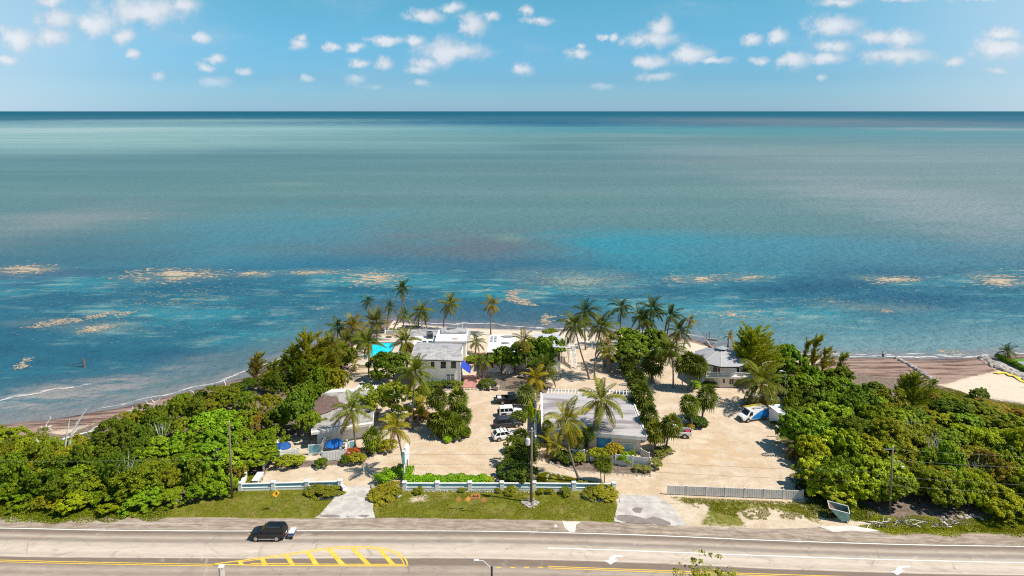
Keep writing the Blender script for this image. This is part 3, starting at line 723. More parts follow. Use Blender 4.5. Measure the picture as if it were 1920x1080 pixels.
# stirred weed turns the very edge brown
shn2 = t.math('ADD', shd, t.math('MULTIPLY', t.math('SUBTRACT', k3, 0.5), 10.0))
edgew = t.math('SUBTRACT', 1.0, t.step(shn2, 0.5, 7.5))
c = t.mix(t.math('MULTIPLY', edgew, 0.6), c, t.mix(leftw, (0.20, 0.165, 0.17), (0.22, 0.195, 0.19)))
band = t.math('MULTIPLY', leftw, t.math('MULTIPLY', t.step(shn, 3.0, 8.0), t.math('SUBTRACT', 1.0, t.step(shn, 12.0, 19.0))))
c = t.mix(t.math('MULTIPLY', band, t.math('MULTIPLY', t.math('MULTIPLY', t.step(k3, 0.36, 0.6), 0.6), t.step(t.math('MULTIPLY', x_, -1.0), 62, 84))), c, (0.33, 0.27, 0.24))
w1, _ = t.noise(t.vec('MULTIPLY', flat, (0.26, 0.40, 0)), 1.0, 4, 0.6); w2, _ = t.noise(t.vec('MULTIPLY', flat, (0.06, 0.14, 0)), 1.0, 3, 0.6)
bp = t.node('ShaderNodeBump'); bp.inputs['Strength'].default_value = 1.0; bp.inputs['Distance'].default_value = 1.4
t.l.new(t.math('ADD', w1, t.math('MULTIPLY', w2, 1.3)), bp.inputs['Height'])
# a rough sea: wave slopes keep the grazing reflectance well below that of a mirror
t.n.remove(b)
df = t.node('ShaderNodeBsdfDiffuse'); t.l.new(c, df.inputs['Color']); t.l.new(bp.outputs[0], df.inputs['Normal'])
gl = t.node('ShaderNodeBsdfGlossy'); gl.inputs['Roughness'].default_value = 0.38; t.l.new(bp.outputs[0], gl.inputs['Normal'])
fr_ = t.node('ShaderNodeFresnel'); fr_.inputs['IOR'].default_value = 1.33; t.l.new(bp.outputs[0], fr_.inputs['Normal'])
mxs = t.node('ShaderNodeMixShader'); t.l.new(t.math('MINIMUM', t.math('MULTIPLY', fr_.outputs[0], 0.35), 0.085), mxs.inputs[0])
t.l.new(df.outputs[0], mxs.inputs[1]); t.l.new(gl.outputs[0], mxs.inputs[2])
so_ = [n for n in t.n if n.type == 'OUTPUT_MATERIAL'][0]; t.l.new(mxs.outputs[0], so_.inputs[0])
SEA = m
me = np_mesh('sea', np.stack([SP[:, 0], SP[:, 1], np.full(len(SP), SEA_Z)], 1), Fq, SEA)
at = me.attributes.new('shore', 'FLOAT', 'POINT'); at.data.foreach_set('value', ssd.astype(np.float32))
tag(link('sea', me), kind='structure')

# ------------------------------------------------------------------ buildings
def hit(px, py, A, B):
    "where the line of sight meets the upright plane through A and B"
    d = ray(px, py); n = Vector((B.y - A.y, A.x - B.x, 0))
    t = (n.x * A.x + n.y * A.y) / (n.x * d.x + n.y * d.y)
    return Vector((d.x * t, d.y * t, CAMH + d.z * t))
def wpanel(E, name, material, corners, A, B, th=0.04, off=0.02, parent=None, label=None):
    "a panel on a wall: corners (px) in order, pushed out towards the viewer"
    n = Vector((B.y - A.y, A.x - B.x, 0)).normalized()
    if n.y > 0: n = -n
    o = E.location; pts = [hit(x, y, A, B) - o for x, y in corners]
    mb = MB(); k = len(pts)
    mb.add([p + n * off for p in pts] + [p + n * (off + th) for p in pts], [tuple(range(k)), tuple(range(2 * k - 1, k - 1, -1))] + [(i, (i + 1) % k, k + (i + 1) % k, k + i) for i in range(k)])
    return mb.build(name, material, parent or E, label=label)
def rect(x0, y0, x1, y1): return [(x0, y0), (x1, y0), (x1, y1), (x0, y1)]
def strips(E, parent, name, c, n, material, th=0.05, gap=0.015, seed=0, across=True, lift=0.012):
    "c: corners near-left, near-right, far-right, far-left; n panels from near to far (or side by side)"
    r = random.Random(seed); a, b_, c_, d_ = [Vector(q) for q in c]
    if not across: a, b_, c_, d_ = b_, c_, d_, a
    for i in range(n):
        u0 = (i + gap) / n; u1 = (i + 1 - gap) / n; dz = Vector((0, 0, r.uniform(0.002, lift)))
        MB().slab([a.lerp(d_, u0) + dz, b_.lerp(c_, u0) + dz, b_.lerp(c_, u1) + dz, a.lerp(d_, u1) + dz], th).build(name, material, parent)
def wall_run(E, pts, h, th, material, name='wall', z0=0.0):
    "upright walls along a closed run of points (world), one mesh per side"
    for i in range(len(pts)):
        a, b_ = Vector(pts[i]) - E.location, Vector(pts[(i + 1) % len(pts)]) - E.location
        d = (b_ - a); d.z = 0; L = d.length; d.normalize(); n = Vector((-d.y, d.x, 0))
        z = Vector((0, 0, 1))
        q = [a, b_ - d * th * 0.98, b_ - d * th * 0.98 + n * th, a + n * th]
        MB().prism([(p.x, p.y) for p in q], z0, h).build(name, material, E)
def inset(pts, d):
    c = sum((Vector(p) for p in pts), Vector()) / len(pts); out = []
    for p in pts:
        v = Vector(p) - c; out.append(c + Vector((v.x - math.copysign(min(d, abs(v.x)), v.x), v.y - math.copysign(min(d, abs(v.y)), v.y), 0)))
    return out

# ---- long low block on the right with the worn grey roof
c4 = [G(1016, 803, 3.35), G(1213, 819, 3.35), G(1182, 740, 3.6), G(1014.5, 737, 3.6)]
E = empty('motel_block', (c4[0].x, c4[0].y, 0), 0, 'low white motel block with worn grey panel roof behind two tall palms', 'building')
L = [p - E.location for p in c4]
roof = MB().slab([p - Vector((0, 0, 0.05)) for p in L], 0.16).build('roof', WHITE, E)
strips(E, roof, 'roof_panel', [L[0].lerp(L[1], 0.018), L[1].lerp(L[0], 0.02), L[2].lerp(L[3], 0.02), L[3].lerp(L[2], 0.018)], 15, ROOFP, 0.04, 0.012, 5)
# raised white edges
for a, b_ in ((L[1], L[2]), (L[0], L[3])):
    v = (b_ - a); n = Vector((v.y, -v.x, 0)).normalized() * 0.12
    MB().add([a - n, a + n, b_ + n, b_ - n] + [q + Vector((0, 0, 0.14)) for q in (a - n, a + n, b_ + n, b_ - n)], [(0,1,2,3),(7,6,5,4),(0,4,5,1),(1,5,6,2),(2,6,7,3),(3,7,4,0)]).build('roof_edge', WHITE, E)
fa, fb = L[0], L[1]; dn = Vector((fb.y - fa.y, fa.x - fb.x, 0)).normalized()
if dn.y > 0: dn = -dn
mb = MB(); mb.add([fa + dn * 0.02, fb + dn * 0.02, fb + dn * 0.10, fa + dn * 0.10] + [q - Vector((0, 0, 0.62)) for q in (fa + dn * 0.02, fb + dn * 0.02, fb + dn * 0.10, fa + dn * 0.10)], [(0,1,2,3),(7,6,5,4),(0,4,5,1),(1,5,6,2),(2,6,7,3),(3,7,4,0)])
mb.build('fascia', FENCEW, E)
W = inset(c4, 0.75); W = [Vector((p.x, p.y, 0)) for p in W]; W[0].y += 0.5; W[1].y += 0.5
wall_run(E, W, 3.15, 0.2, WALLC)
A_, B_ = W[0], W[1]
wpanel(E, 'blue_panel', BLUEW, [(1119, 821), (1146, 823), (1146, 843), (1119, 840)], A_, B_, label='bright blue painted panel')
fr = wpanel(E, 'aqua_window', AQUAW, [(1162, 831), (1189, 833), (1189, 852), (1162, 850)], A_, B_, label='pale aqua window with reflections')  # two aqua tones mixed by noise across the pane
wpanel(E, 'frame', WHITE, [(1160, 829), (1191, 831.2), (1191, 833), (1160, 830.8)], A_, B_, 0.06, 0.05, fr); wpanel(E, 'frame', WHITE, [(1160, 829), (1162, 829), (1162, 852), (1160, 852)], A_, B_, 0.06, 0.05, fr)
wpanel(E, 'frame', WHITE, [(1189, 831), (1191, 831.2), (1191, 854), (1189, 854)], A_, B_, 0.06, 0.05, fr)
wpanel(E, 'blue_panel', BLUEW, [(1048, 816), (1058, 816), (1058, 828), (1048, 828)], A_, B_); wpanel(E, 'window', GLASS, [(1067, 820), (1076, 820.5), (1076, 833), (1067, 832)], A_, B_)
wpanel(E, 'door', TRIMD, [(1096, 822), (1104, 823), (1104, 846), (1096, 845)], A_, B_)
wpanel(E, 'door', TRIMD, [(1020, 812), (1027, 812.5), (1027, 838), (1020, 837)], A_, B_)
# rafters of the sun shade along the back
bk0, bk1 = L[3], L[2]
def pergola(name, label, P0, P1, depth, n, h, skew=0.0):
    "white rafters on a beam: P0-P1 the beam line (world)"
    E2 = empty(name, (P0.x, P0.y, 0), 0, label, 'pergola')
    b_ = P1 - P0; b_.z = 0
    for f in (0.08, 0.92):
        q0 = Vector((skew, depth * f, 0)) * 1.0; q0.x = skew * f
        d = b_.normalized(); nn_ = Vector((-d.y, d.x, 0)) * 0.06
        pts = [q0 - nn_, q0 + b_ - nn_, q0 + b_ + nn_, q0 + nn_]
        MB().prism([(p.x, p.y) for p in pts], h - 0.34, h - 0.10).build('beam', WHITE, E2)
    for i in range(n):
        s0 = b_ * (i / (n - 1)); dirv = Vector((skew, depth, 0)); nx = Vector((0.05, 0, 0))
        pts = [s0 - nx, s0 + nx, s0 + dirv + nx, s0 + dirv - nx]
        MB().prism([(p.x, p.y) for p in pts], h - 0.10, h + 0.08).build('rafter', WHITE, E2)
    for f in (0.02, 0.34, 0.66, 0.98):
        q = b_ * f + Vector((skew * 0.92, depth * 0.92, 0)); MB().box(q.x - 0.07, q.x + 0.07, q.y - 0.07, q.y + 0.07, 0, h - 0.34).build('post', WHITE, E2)
    return E2
P0 = c4[3] + Vector((1.2, 0.25, 0)); P1 = c4[2] + Vector((0, 0.25, 0))
pergola('pergola', 'white slatted pergola along the back of the low grey roofed block', P0, P1, 2.2, 25, 3.4, 0.35)
# walkway wall on its left
a, b_ = G(1003.5, 756), G(1005, 866)
E = empty('walkway_wall', (a.x, a.y, 0), 0, 'narrow white wall with a light coping between parked cars and motel block', 'wall')
b_ = b_ - E.location
MB().prism([(-0.12, 0), (0.12, 0), (b_.x + 0.12, b_.y), (b_.x - 0.12, b_.y)], 0, 1.9).build('wall_body', WALLW, E)
MB().prism([(-0.17, 0.05), (0.17, 0.05), (b_.x + 0.17, b_.y - 0.05), (b_.x - 0.17, b_.y - 0.05)], 1.9, 1.98).build('coping', WHITE, E)
# slatted fence and gate before the block
def picket(name, label, p0, p1, h, material, step=0.16, rail=True, group=None):
    "upright boards with recessed joints: one connected panel plus posts"
    E2 = empty(name, (p0.x, p0.y, 0), 0, label, 'fence', group)
    d = p1 - p0; d.z = 0; Lh = d.length; d.normalize(); n = Vector((d.y, -d.x, 0))
    if n.y > 0: n = -n
    npan = max(1, round(Lh / 2.6))
    for k in range(npan):
        a0 = Lh * k / npan + 0.07; a1 = Lh * (k + 1) / npan - 0.07; m_ = max(2, int((a1 - a0) / step)); vs = []; mb = MB()
        for i in range(m_):
            x0 = a0 + (a1 - a0) * i / m_; x1 = a0 + (a1 - a0) * (i + 1) / m_; g = (x1 - x0) * 0.13
            for xx, off in ((x0, 0.0), (x0 + g, 0.05), (x1 - g, 0.05), (x1, 0.0)):
                q = d * xx + n * off; vs += [(q.x, q.y, 0.08), (q.x, q.y, h)]
        cnt = len(vs) // 2; bk = []
        for xx in (a0, a1):
            q = d * xx - n * 0.03; bk += [(q.x, q.y, 0.08), (q.x, q.y, h)]
        fs_ = [(2 * i, 2 * i + 2, 2 * i + 3, 2 * i + 1) for i in range(cnt - 1)]
        N = len(vs); fs_ += [(N, N + 1, N + 3, N + 2), (0, 1, N + 1, N), (2 * cnt - 2, N + 2, N + 3, 2 * cnt - 1)]
        fs_ += [tuple([2 * i + 1 for i in range(cnt)] + [N + 3, N + 1])]
        mb.add(vs + bk, fs_); mb.build('fence_panel', material, E2)
    for k in range(npan + 1):
        q = d * (Lh * k / npan); po = MB().box(q.x - 0.075, q.x + 0.075, q.y - 0.075, q.y + 0.075, 0, h + 0.06).build('post', material, E2)
        MB().box(q.x - 0.11, q.x + 0.11, q.y - 0.11, q.y + 0.11, h + 0.06, h + 0.12).build('post_cap', WHITE, po)
    return E2
picket('slat_fence', 'white slatted fence with narrow gaps at the right corner of motel block', G(1154, 871), G(1219, 878.5), 1.75, FENCEW, 0.22)
picket('slat_fence', 'short white slatted fence side panel behind the corner fence', G(1202, 858), G(1217, 866), 1.5, FENCEW, 0.22)
picket('slat_fence', 'pale slatted fence left of the dark barred gate at motel block', G(1074, 861), G(1095, 863), 1.7, FENCEW, 0.22)
g0, g1 = G(1095.5, 863), G(1107, 864.5)
E = empty('barred_gate', (g0.x, g0.y, 0), 0, 'dark gate with white upright bars before the motel block', 'gate')
d = g1 - g0
MB().prism([(0, 0), (d.x, d.y), (d.x, d.y + 0.05), (0, 0.05)], 0.1, 1.7).build('gate_leaf', TRIMD, E)
for i in range(5):
    q = d * ((i + 0.5) / 5); MB().box(q.x - 0.04, q.x + 0.04, q.y - 0.06, q.y - 0.004, 0.05, 1.75).build('bar', FENCEW, E)
picket('slat_fence', 'pale slatted fence half hidden behind shrubs before the blue panel', G(1107.5, 864.5), G(1153, 870.5), 1.5, FENCEW, 0.22)

# ---- low block on the left, its roof strewn with leaf litter
c4 = [G(583, 808, 3.2), G(700, 790, 3.2), G(706, 730, 3.5), G(604, 737, 3.5)]
E = empty('motel_block', (c4[0].x, c4[0].y, 0), 0, 'low white motel block with leaf covered roof, left behind blue umbrellas', 'building')
L = [p - E.location for p in c4]
roof = MB().slab([p - Vector((0, 0, 0.05)) for p in L], 0.16).build('roof', FENCEW, E)
ROOFL = mat('roof_left_worn', (0.20, 0.17, 0.155), 0.6, 0.2, 0.9, col2=(0.38, 0.345, 0.315), lo=0.36, hi=0.55)
strips(E, roof, 'roof_panel', [L[0].lerp(L[1], 0.01), L[1].lerp(L[0], 0.01), L[2].lerp(L[3], 0.01), L[3].lerp(L[2], 0.01)], 13, ROOFL, 0.04, 0.012, 6, across=False)
def litter(E, name, pxp, h, material, seed):
    r = random.Random(seed); pts = []
    for i in range(len(pxp)):
        a, b_ = G(*pxp[i], h), G(*pxp[(i + 1) % len(pxp)], h); k = max(1, int((b_ - a).length / 0.35))
        for j in range(k): pts.append(a.lerp(b_, j / k) + Vector((r.uniform(-.22, .22), r.uniform(-.22, .22), 0)) - E.location)
    c = sum(pts, Vector()) / len(pts); mb = MB(); n = len(pts)
    inn = [c + (p - c) * 0.7 + Vector((0, 0, 0.08 + 0.05 * r.random())) for p in pts]
    mb.add(pts + inn + [c + Vector((0, 0, 0.14))], [(i, (i + 1) % n, n + (i + 1) % n, n + i) for i in range(n)] + [(n + i, n + (i + 1) % n, 2 * n) for i in range(n)])
    return mb.build(name, material, E)
litter(E, 'leaf_litter', [(606, 739), (614, 741), (632, 744), (638, 757), (633, 765), (616, 772), (590, 780), (573, 776), (580, 760), (596, 748)], 3.50, ROOFD, 3)
litter(E, 'leaf_litter', [(640, 760), (652, 757), (655, 763), (645, 768)], 3.47, ROOFD, 4)
fa, fb = L[0], L[1]; dn = Vector((fb.y - fa.y, fa.x - fb.x, 0)).normalized()
if dn.y > 0: dn = -dn
mb = MB(); mb.add([fa + dn * 0.02, fb + dn * 0.02, fb + dn * 0.3 - Vector((0, 0, .2)), fa + dn * 0.3 - Vector((0, 0, .2))] + [q - Vector((0, 0, 0.4)) for q in (fa + dn * 0.02, fb + dn * 0.02, fb + dn * 0.3 - Vector((0, 0, .2)), fa + dn * 0.3 - Vector((0, 0, .2)))], [(0,1,2,3),(7,6,5,4),(0,4,5,1),(1,5,6,2),(2,6,7,3),(3,7,4,0)])
mb.build('fascia', FENCEG, E)
W = [Vector((p.x, p.y, 0)) for p in inset(c4, 0.7)]; W[0].y += 0.4; W[1].y += 0.4
wall_run(E, W, 3.0, 0.2, WALLW)
A_, B_ = W[0], W[1]
wn = wpanel(E, 'window', GLASSB, rect(603.5, 822, 610.5, 830), A_, B_)
wpanel(E, 'mullion', WHITE, rect(606.6, 822, 607.4, 830), A_, B_, 0.03, 0.07, wn); wpanel(E, 'mullion', WHITE, rect(603.5, 825.6, 610.5, 826.4), A_, B_, 0.03, 0.07, wn)
wpanel(E, 'door', WALLC, rect(614, 820, 620, 842), A_, B_)
wn = wpanel(E, 'window', GLASSB, [(694, 806), (700, 805), (700, 815), (694, 816)], A_, B_)
P0 = c4[3] + Vector((0.4, 0.3, 0)); P1 = P0 + Vector((4.6, 0.4, 0))
pergola('pergola', 'white slatted pergola behind the leaf covered roof, against the dark trees', P0, P1, 2.0, 12, 3.3, 1.0)
P0 = c4[2] + Vector((-4.6, 0.3, 0)); P1 = c4[2] + Vector((-0.6, 0.3, 0))
pergola('pergola', 'white slatted pergola right of the leaf covered roof, above bare sand', P0, P1, 2.2, 10, 3.3, 0.9)
# patios in front: fences, lattice screens, umbrellas
picket('picket_fence', 'white picket fence around the darker blue umbrella under trees', G(527, 866), G(560, 861), 1.9, WALLW, 0.24)
picket('picket_fence', 'short end piece of white picket fence beside the thicket', G(517, 861), G(526, 867), 1.9, WALLW, 0.24)
picket('picket_fence', 'sunlit white board fence before the bright blue umbrella', G(604, 866), G(648, 861), 1.7, FENCEW, 0.5)
def lattice(name, label, p0, p1, h):
    E2 = empty(name, (p0.x, p0.y, 0), 0, label, 'screen'); d = p1 - p0; d.z = 0; Lh = d.length
    ang = math.atan2(d.y, d.x); E2.rotation_euler = (0, 0, ang)
    MB().box(0, Lh, 0, 0.1, 0, 0.3).build('base', WHITE, E2); MB().box(0, Lh, 0, 0.1, h - 0.12, h).build('top_rail', WHITE, E2)
    for x in (0, Lh - 0.1): MB().box(x, x + 0.1, -0.004, 0.104, 0.3, h - 0.12).build('post', WHITE, E2)
    n = 7
    for i in range(n):
        z = 0.32 + (h - 0.48) * i / n; MB().box(0.1, Lh - 0.1, 0.02, 0.08, z, z + (h - 0.48) / n - 0.03).build('louvre', TEAL, E2)
    return E2
lattice('lattice_screen', 'teal louvred screen between the two blue umbrellas', G(578, 853), G(603, 851), 1.7)
lattice('lattice_screen', 'small teal louvred screen right of the bright blue umbrella', G(655, 848), G(666, 846), 1.9)
def boxwall(name, label, p0, p1, h, th=0.18, material=None, cat='wall', cope=None):
    E2 = empty(name, (p0.x, p0.y, 0), 0, label, cat); d = p1 - p0; d.z = 0; Lh = d.length; E2.rotation_euler = (0, 0, math.atan2(d.y, d.x))
    MB().box(0, Lh, -th / 2, th / 2, 0, h).build('wall_body', material or WALLW, E2); MB().box(-0.04, Lh + 0.04, -th / 2 - 0.04, th / 2 + 0.04, h, h + 0.07).build('coping', cope or WHITE, E2)
    return E2
boxwall('patio_wall', 'white patio side wall left of bright blue umbrella', G(604.5, 851), G(611, 838), 1.9)
boxwall('patio_wall', 'white patio side wall right of bright blue umbrella', G(649, 860), G(652, 842), 1.9)
boxwall('garden_wall', 'long white garden wall half buried in the left thicket', G(493, 880), G(527, 832), 1.2)
boxwall('garden_pillar_wall', 'white gate wall with blue panel beside the dark passage', G(718, 832), G(727, 830), 2.2)
def umbrella(name, label, c, h, r, material, tilt=(0, 0), closed=False):
    E2 = empty(name, (c.x, c.y, c.z), 0, label, 'umbrella')
    MB().tube([(0, 0, 0), (0, 0, h)], 0.035, 6).build('pole', GALV, E2)
    MB().lathe([(0.28, 0), (0.3, 0.03), (0.25, 0.09), (0.06, 0.1)], 10).build('base', FENCEG, E2)
    mb = MB()
    if closed:
        mb.lathe([(0.05, h + 0.05), (0.12, h - 0.2), (0.2, h - 0.9), (0.26, h - 1.3), (0.22, h - 1.45), (0.05, h - 1.42)], 10)
        mb.build('canopy', material, E2, smooth=False)
    else:
        n = 16; vs = [(0, 0, h)]
        for k in range(n):
            t_ = 2 * math.pi * k / n; rr = r * (1.0 if k % 2 == 0 else 0.955)
            vs.append((rr * 0.5 * math.cos(t_), rr * 0.5 * math.sin(t_), h - 0.22 - (0.0 if k % 2 == 0 else 0.05)))
        for k in range(n):
            t_ = 2 * math.pi * k / n; rr = r * (1.0 if k % 2 == 0 else 0.94)
            vs.append((rr * math.cos(t_), rr * math.sin(t_), h - 0.62))
        for k in range(n):
            t_ = 2 * math.pi * k / n; rr = r * (1.0 if k % 2 == 0 else 0.94)
            vs.append((rr * math.cos(t_), rr * math.sin(t_), h - 0.80))
        fs_ = [(0, 1 + k, 1 + (k + 1) % n) for k in range(n)]
        for o_ in (1, 1 + n): fs_ += [(o_ + k, o_ + n + k, o_ + n + (k + 1) % n, o_ + (k + 1) % n) for k in range(n)]
        mb.add(vs, fs_); o = mb.build('canopy', material, E2); o.rotation_euler = (R(tilt[0]), R(tilt[1]), 0)
        for k in range(8):
            t_ = 2 * math.pi * k / 8
            MB().tube([(0, 0, h - 0.06), (r * 0.97 * math.cos(t_), r * 0.97 * math.sin(t_), h - 0.68)], 0.015, 4).build('rib', GALV, o)
    return E2
umbrella('patio_umbrella', 'bright blue open patio umbrella above a table on the left patio', G(629, 849), 2.4, 1.45, BLUEU, (6, -4))
umbrella('patio_umbrella', 'dark blue open patio umbrella shaded by trees at the left fence', G(530, 857), 2.5, 1.45, BLUEU2)
def table(name, label, c, rz=0, w_=1.4, d_=0.8, h=0.74):
    E2 = empty(name, tuple(c), rz, label, 'table'); MB().cbox((0, 0, h), (w_, d_, 0.05)).build('top', WHITE, E2)
    for sx_ in (-1, 1):
        for sy_ in (-1, 1): MB().cbox((sx_ * (w_ / 2 - .08), sy_ * (d_ / 2 - .08), h / 2 - .0125), (.06, .06, h - .025)).build('leg', WHITE, E2)
table('patio_table', 'white patio table under the bright blue umbrella', G(640, 848), R(8), 2.0, 0.7)

# ---- the two storey house
e0, e1, r1, r0 = G(768, 673, 5.9), G(868, 676.5, 5.9), G(864, 653, 6.9), G(776, 649, 6.9)
E = empty('two_storey_house', (e0.x, e0.y, 0), 0, 'two storey white house with grey pitched roof and blue door awning', 'house')
L = [p - E.location for p in (e0, e1, r1, r0)]
back = [L[3] + Vector((0, 4.6, -0.75)), L[2] + Vector((0, 4.6, -0.75))]
roof = MB().slab([q - Vector((0, 0, 0.05)) for q in L], 0.18).build('roof', TRIMD, E)
strips(E, roof, 'roof_panel', L, 14, ROOFG, 0.05, 0.008, 8, across=False, lift=0.006)
roof2 = MB().slab([L[3] + Vector((0, 0.02, -.05)), L[2] + Vector((0, 0.02, -.05)), back[1], back[0]], 0.15).build('rear_roof', TRIMD, E)
strips(E, roof2, 'roof_panel', [L[3] + Vector((0, .02, 0)), L[2] + Vector((0, .02, 0)), back[1] + Vector((0, 0, .05)), back[0] + Vector((0, 0, .05))], 14, ROOFG, 0.05, 0.008, 9, across=False, lift=0.006)
W = [e0 + Vector((0.5, 0.55, 0)), e1 + Vector((-0.6, 0.55, 0)), e1 + Vector((-0.6, 8.6, 0)), e0 + Vector((0.5, 8.6, 0))]
W = [Vector((p.x, p.y, 0)) for p in W]
wall_run(E, W, 5.75, 0.2, WALLW)
A_, B_ = W[0], W[1]
for (x0, x1) in ((808, 814.5), (826.5, 836), (846, 855)):
    wn = wpanel(E, 'window', GLASS, rect(x0, 678.5, x1, 690.5), A_, B_); wpanel(E, 'sill', WALLW, rect(x0 - .6, 690.5, x1 + .6, 691.6), A_, B_, 0.1, 0.0, wn)
    xm = (x0 + x1) / 2; wpanel(E, 'mullion', TRIMD, rect(xm - .25, 678.5, xm + .25, 690.5), A_, B_, 0.03, 0.06, wn)
wn = wpanel(E, 'window', GLASSB, rect(836.5, 702, 853, 712), A_, B_)
for x in (836.5, 844.4, 852.2): wpanel(E, 'frame', WHITE, rect(x, 702, x + .9, 712), A_, B_, 0.04, 0.06, wn)
for y in (705.2, 708.4): wpanel(E, 'frame', WHITE, rect(836.5, y, 853, y + .5), A_, B_, 0.03, 0.06, wn)
# blue awning on the right wall over the door
B2 = W[1] - E.location; a0, a1 = B2 + Vector((0.02, 0.4, 4.25)), B2 + Vector((0.02, 4.6, 4.25))
MB().slab([a0, a0 + Vector((1.9, 0, -1.35)), a1 + Vector((1.9, 0, -1.35)), a1], 0.06).build('awning', BLUEC, E, label='deep blue canvas awning over the entrance')
MB().slab([a0 + Vector((1.9, 0, -1.36)), a0 + Vector((1.93, 0, -1.36)), a1 + Vector((1.93, 0, -1.36)), a1 + Vector((1.9, 0, -1.36))], 0.4).build('awning_valance', BLUEC, E)
MB().box(B2.x + 0.005, B2.x + 0.06, B2.y + 1.5, B2.y + 2.6, 0.0, 2.3).build('door', BLUEC, E)
MB().box(B2.x - 0.02, B2.x + 0.06, B2.y - 0.1, B2.y - 0.004, 0, 5.6).build('downpipe', WHITE, E)
# ---- flat roofed wing behind it
q = [G(812, 655, 4.9), G(868, 655, 4.9), G(876, 620, 4.9), G(826, 620, 4.9)]
E = empty('rear_wing', (q[0].x, q[0].y + 4, 0), 0, 'white flat roofed wing with stained metal roof behind the two storey house', 'building')
x0, x1, y0, y1 = 0.0, q[1].x - q[0].x + 0.2, 0.9, G(850, 620, 4.9).y - E.location.y
MB().box(x0, x1, y0, y1, 0, 4.75).build('wall', WALLW, E)
MB().box(x0 - 0.2, x1 + 0.2, y0 - 0.1, y1 + 0.2, 4.75, 5.05).build('roof', ROOFW, E)
strips(E, E, 'roof_panel', [(x0 + .6, y0 + 5.0, 5.35), (x1 + .1, y0 + 5.0, 5.35), (x1 + .1, y1 - .2, 5.7), (x0 + .6, y1 - .2, 5.7)], 7, ROOFG, 0.06, 0.015, 4, across=False)
MB().box(x1 + 0.2, x1 + 0.75, y0 + 0.2, y1, 4.6, 4.95).build('side_roof', ROOFG, E)
STAIN = mat('roof_stain', (0.16, 0.19, 0.20), 0.8, 0.3, 1.5)
for (cx, cy, rx, ry, s_) in ((x1 * .45, y0 + 7.3, 1.4, .55, 1), (x1 * .62, y0 + 8.6, 1.0, .5, 2), (x1 * .35, y0 + 6.6, .5, .4, 3)):
    r = random.Random(s_); pts = [(cx + rx * math.cos(k * .42) * r.uniform(.7, 1.15), cy + ry * math.sin(k * .42) * r.uniform(.7, 1.15)) for k in range(15)]
    zz = 5.37 + 0.35 * (cy - y0 - 5) / (y1 - .2 - y0 - 5) + 0.03
    MB().prism(pts, zz, zz + 0.05).build('leaf_litter', STAIN, E)
RSTN = mat('rust_stain', (0.42, 0.29, 0.21), 0.9, 0.2, 2)
r = random.Random(9); MB().prism([(x1 * .62 + 1.1 * math.cos(k * .5) * r.uniform(.6, 1), y0 + 1.6 + .8 * math.sin(k * .5) * r.uniform(.6, 1)) for k in range(12)], 5.05, 5.065).build('rust_stain', RSTN, E)
for (px_, py_) in ((832, 643), (853, 645)): 
    p = G(px_, py_, 5.05) - E.location; MB().tube([(p.x, p.y, 5.05), (p.x, p.y, 5.45)], 0.06, 6).build('vent_pipe', GALV, E)
q0_, q1_ = G(775, 648, 3.6), G(826, 618, 3.6)
E = empty('rear_wing', (q0_.x, q0_.y, 0), 0, 'lower white flat roof with cooling units between pool and rear wing', 'building')
W_, D_ = q1_.x - q0_.x + 0.6, q1_.y - q0_.y - 1.0
MB().box(0, W_, 0.5, D_, 0, 3.4).build('wall', WALLW, E); MB().box(-.2, W_ - .1, 0.4, D_ - 4.6, 3.4, 3.62).build('roof', ROOFW, E)
strips(E, E, 'roof_panel', [(-2.2, D_ - 4.5, 3.4), (W_ + 1.2, D_ - 4.5, 3.4), (W_ + 1.2, D_ + .6, 3.75), (-2.2, D_ + .6, 3.75)], 4, ROOFG, 0.06, 0.01, 3)
MB().box(-0.4, 2.4, D_ - 6.4, D_ - 4.8, 3.62, 3.9).build('roof_hatch', ROOFW, E)
def acunit(label, px_, py_, z, s):
    p = G(px_, py_, z); E2 = empty('cooling_unit', tuple(p), R(10), label, 'air conditioner')
    MB().cbox((0, 0, s * .5), (s, s * .9, s)).build('case', mat('unit_grey', (0.16, 0.18, 0.19), 0.5, 0.1) if not bpy.data.materials.get('unit_grey') else bpy.data.materials['unit_grey'], E2, bevel=0.02)
    MB().lathe([(s * .38, s), (s * .38, s + .05), (s * .1, s + .07)], 12).build('fan_grille', PLASTIC, E2)
    MB().cbox((0, -s * .46, s * .45), (s * .8, .02, s * .6)).build('louvre', PLASTIC, E2)
acunit('large grey cooling unit on the white flat roof beside the two storey house', 806, 634, 3.64, 1.5)
acunit('small grey cooling unit nearest the grey pitched roof, left one', 796, 648, 3.64, 0.95)
acunit('small grey cooling unit nearest the grey pitched roof, right one', 807, 648, 3.64, 0.95)

# ---- small white roofed house and small grey roofed house by the beach
def hut(name, label, c, material, trim, wallm, npan, across=False, eave=0.3):
    E2 = empty(name, (c[0].x, c[0].y, 0), 0, label, 'house'); L_ = [p - E2.location for p in c]
    ro = MB().slab([q_ - Vector((0, 0, .05)) for q_ in L_], 0.22).build('roof', trim, E2)
    strips(E2, ro, 'roof_panel', L_, npan, material, 0.05, 0.012, 12, across=across, lift=0.008)
    W_ = [Vector((p.x, p.y, 0)) for p in inset(c, eave)]; wall_run(E2, W_, min(p.z for p in c) - .15, 0.2, wallm)
    return E2, W_
E, W = hut('beach_house', 'small house with bright white roof close behind the beach', [G(912.5, 660.5, 4.6), G(966, 661, 4.6), G(969, 628, 4.9), G(918.5, 627.5, 4.9)], ROOFW, TRIMD, WALLW, 8)
wpanel(E, 'window', GLASS, rect(934, 665, 940, 674), W[0], W[1]); wpanel(E, 'window', GLASS, rect(950, 665, 956, 674), W[0], W[1])
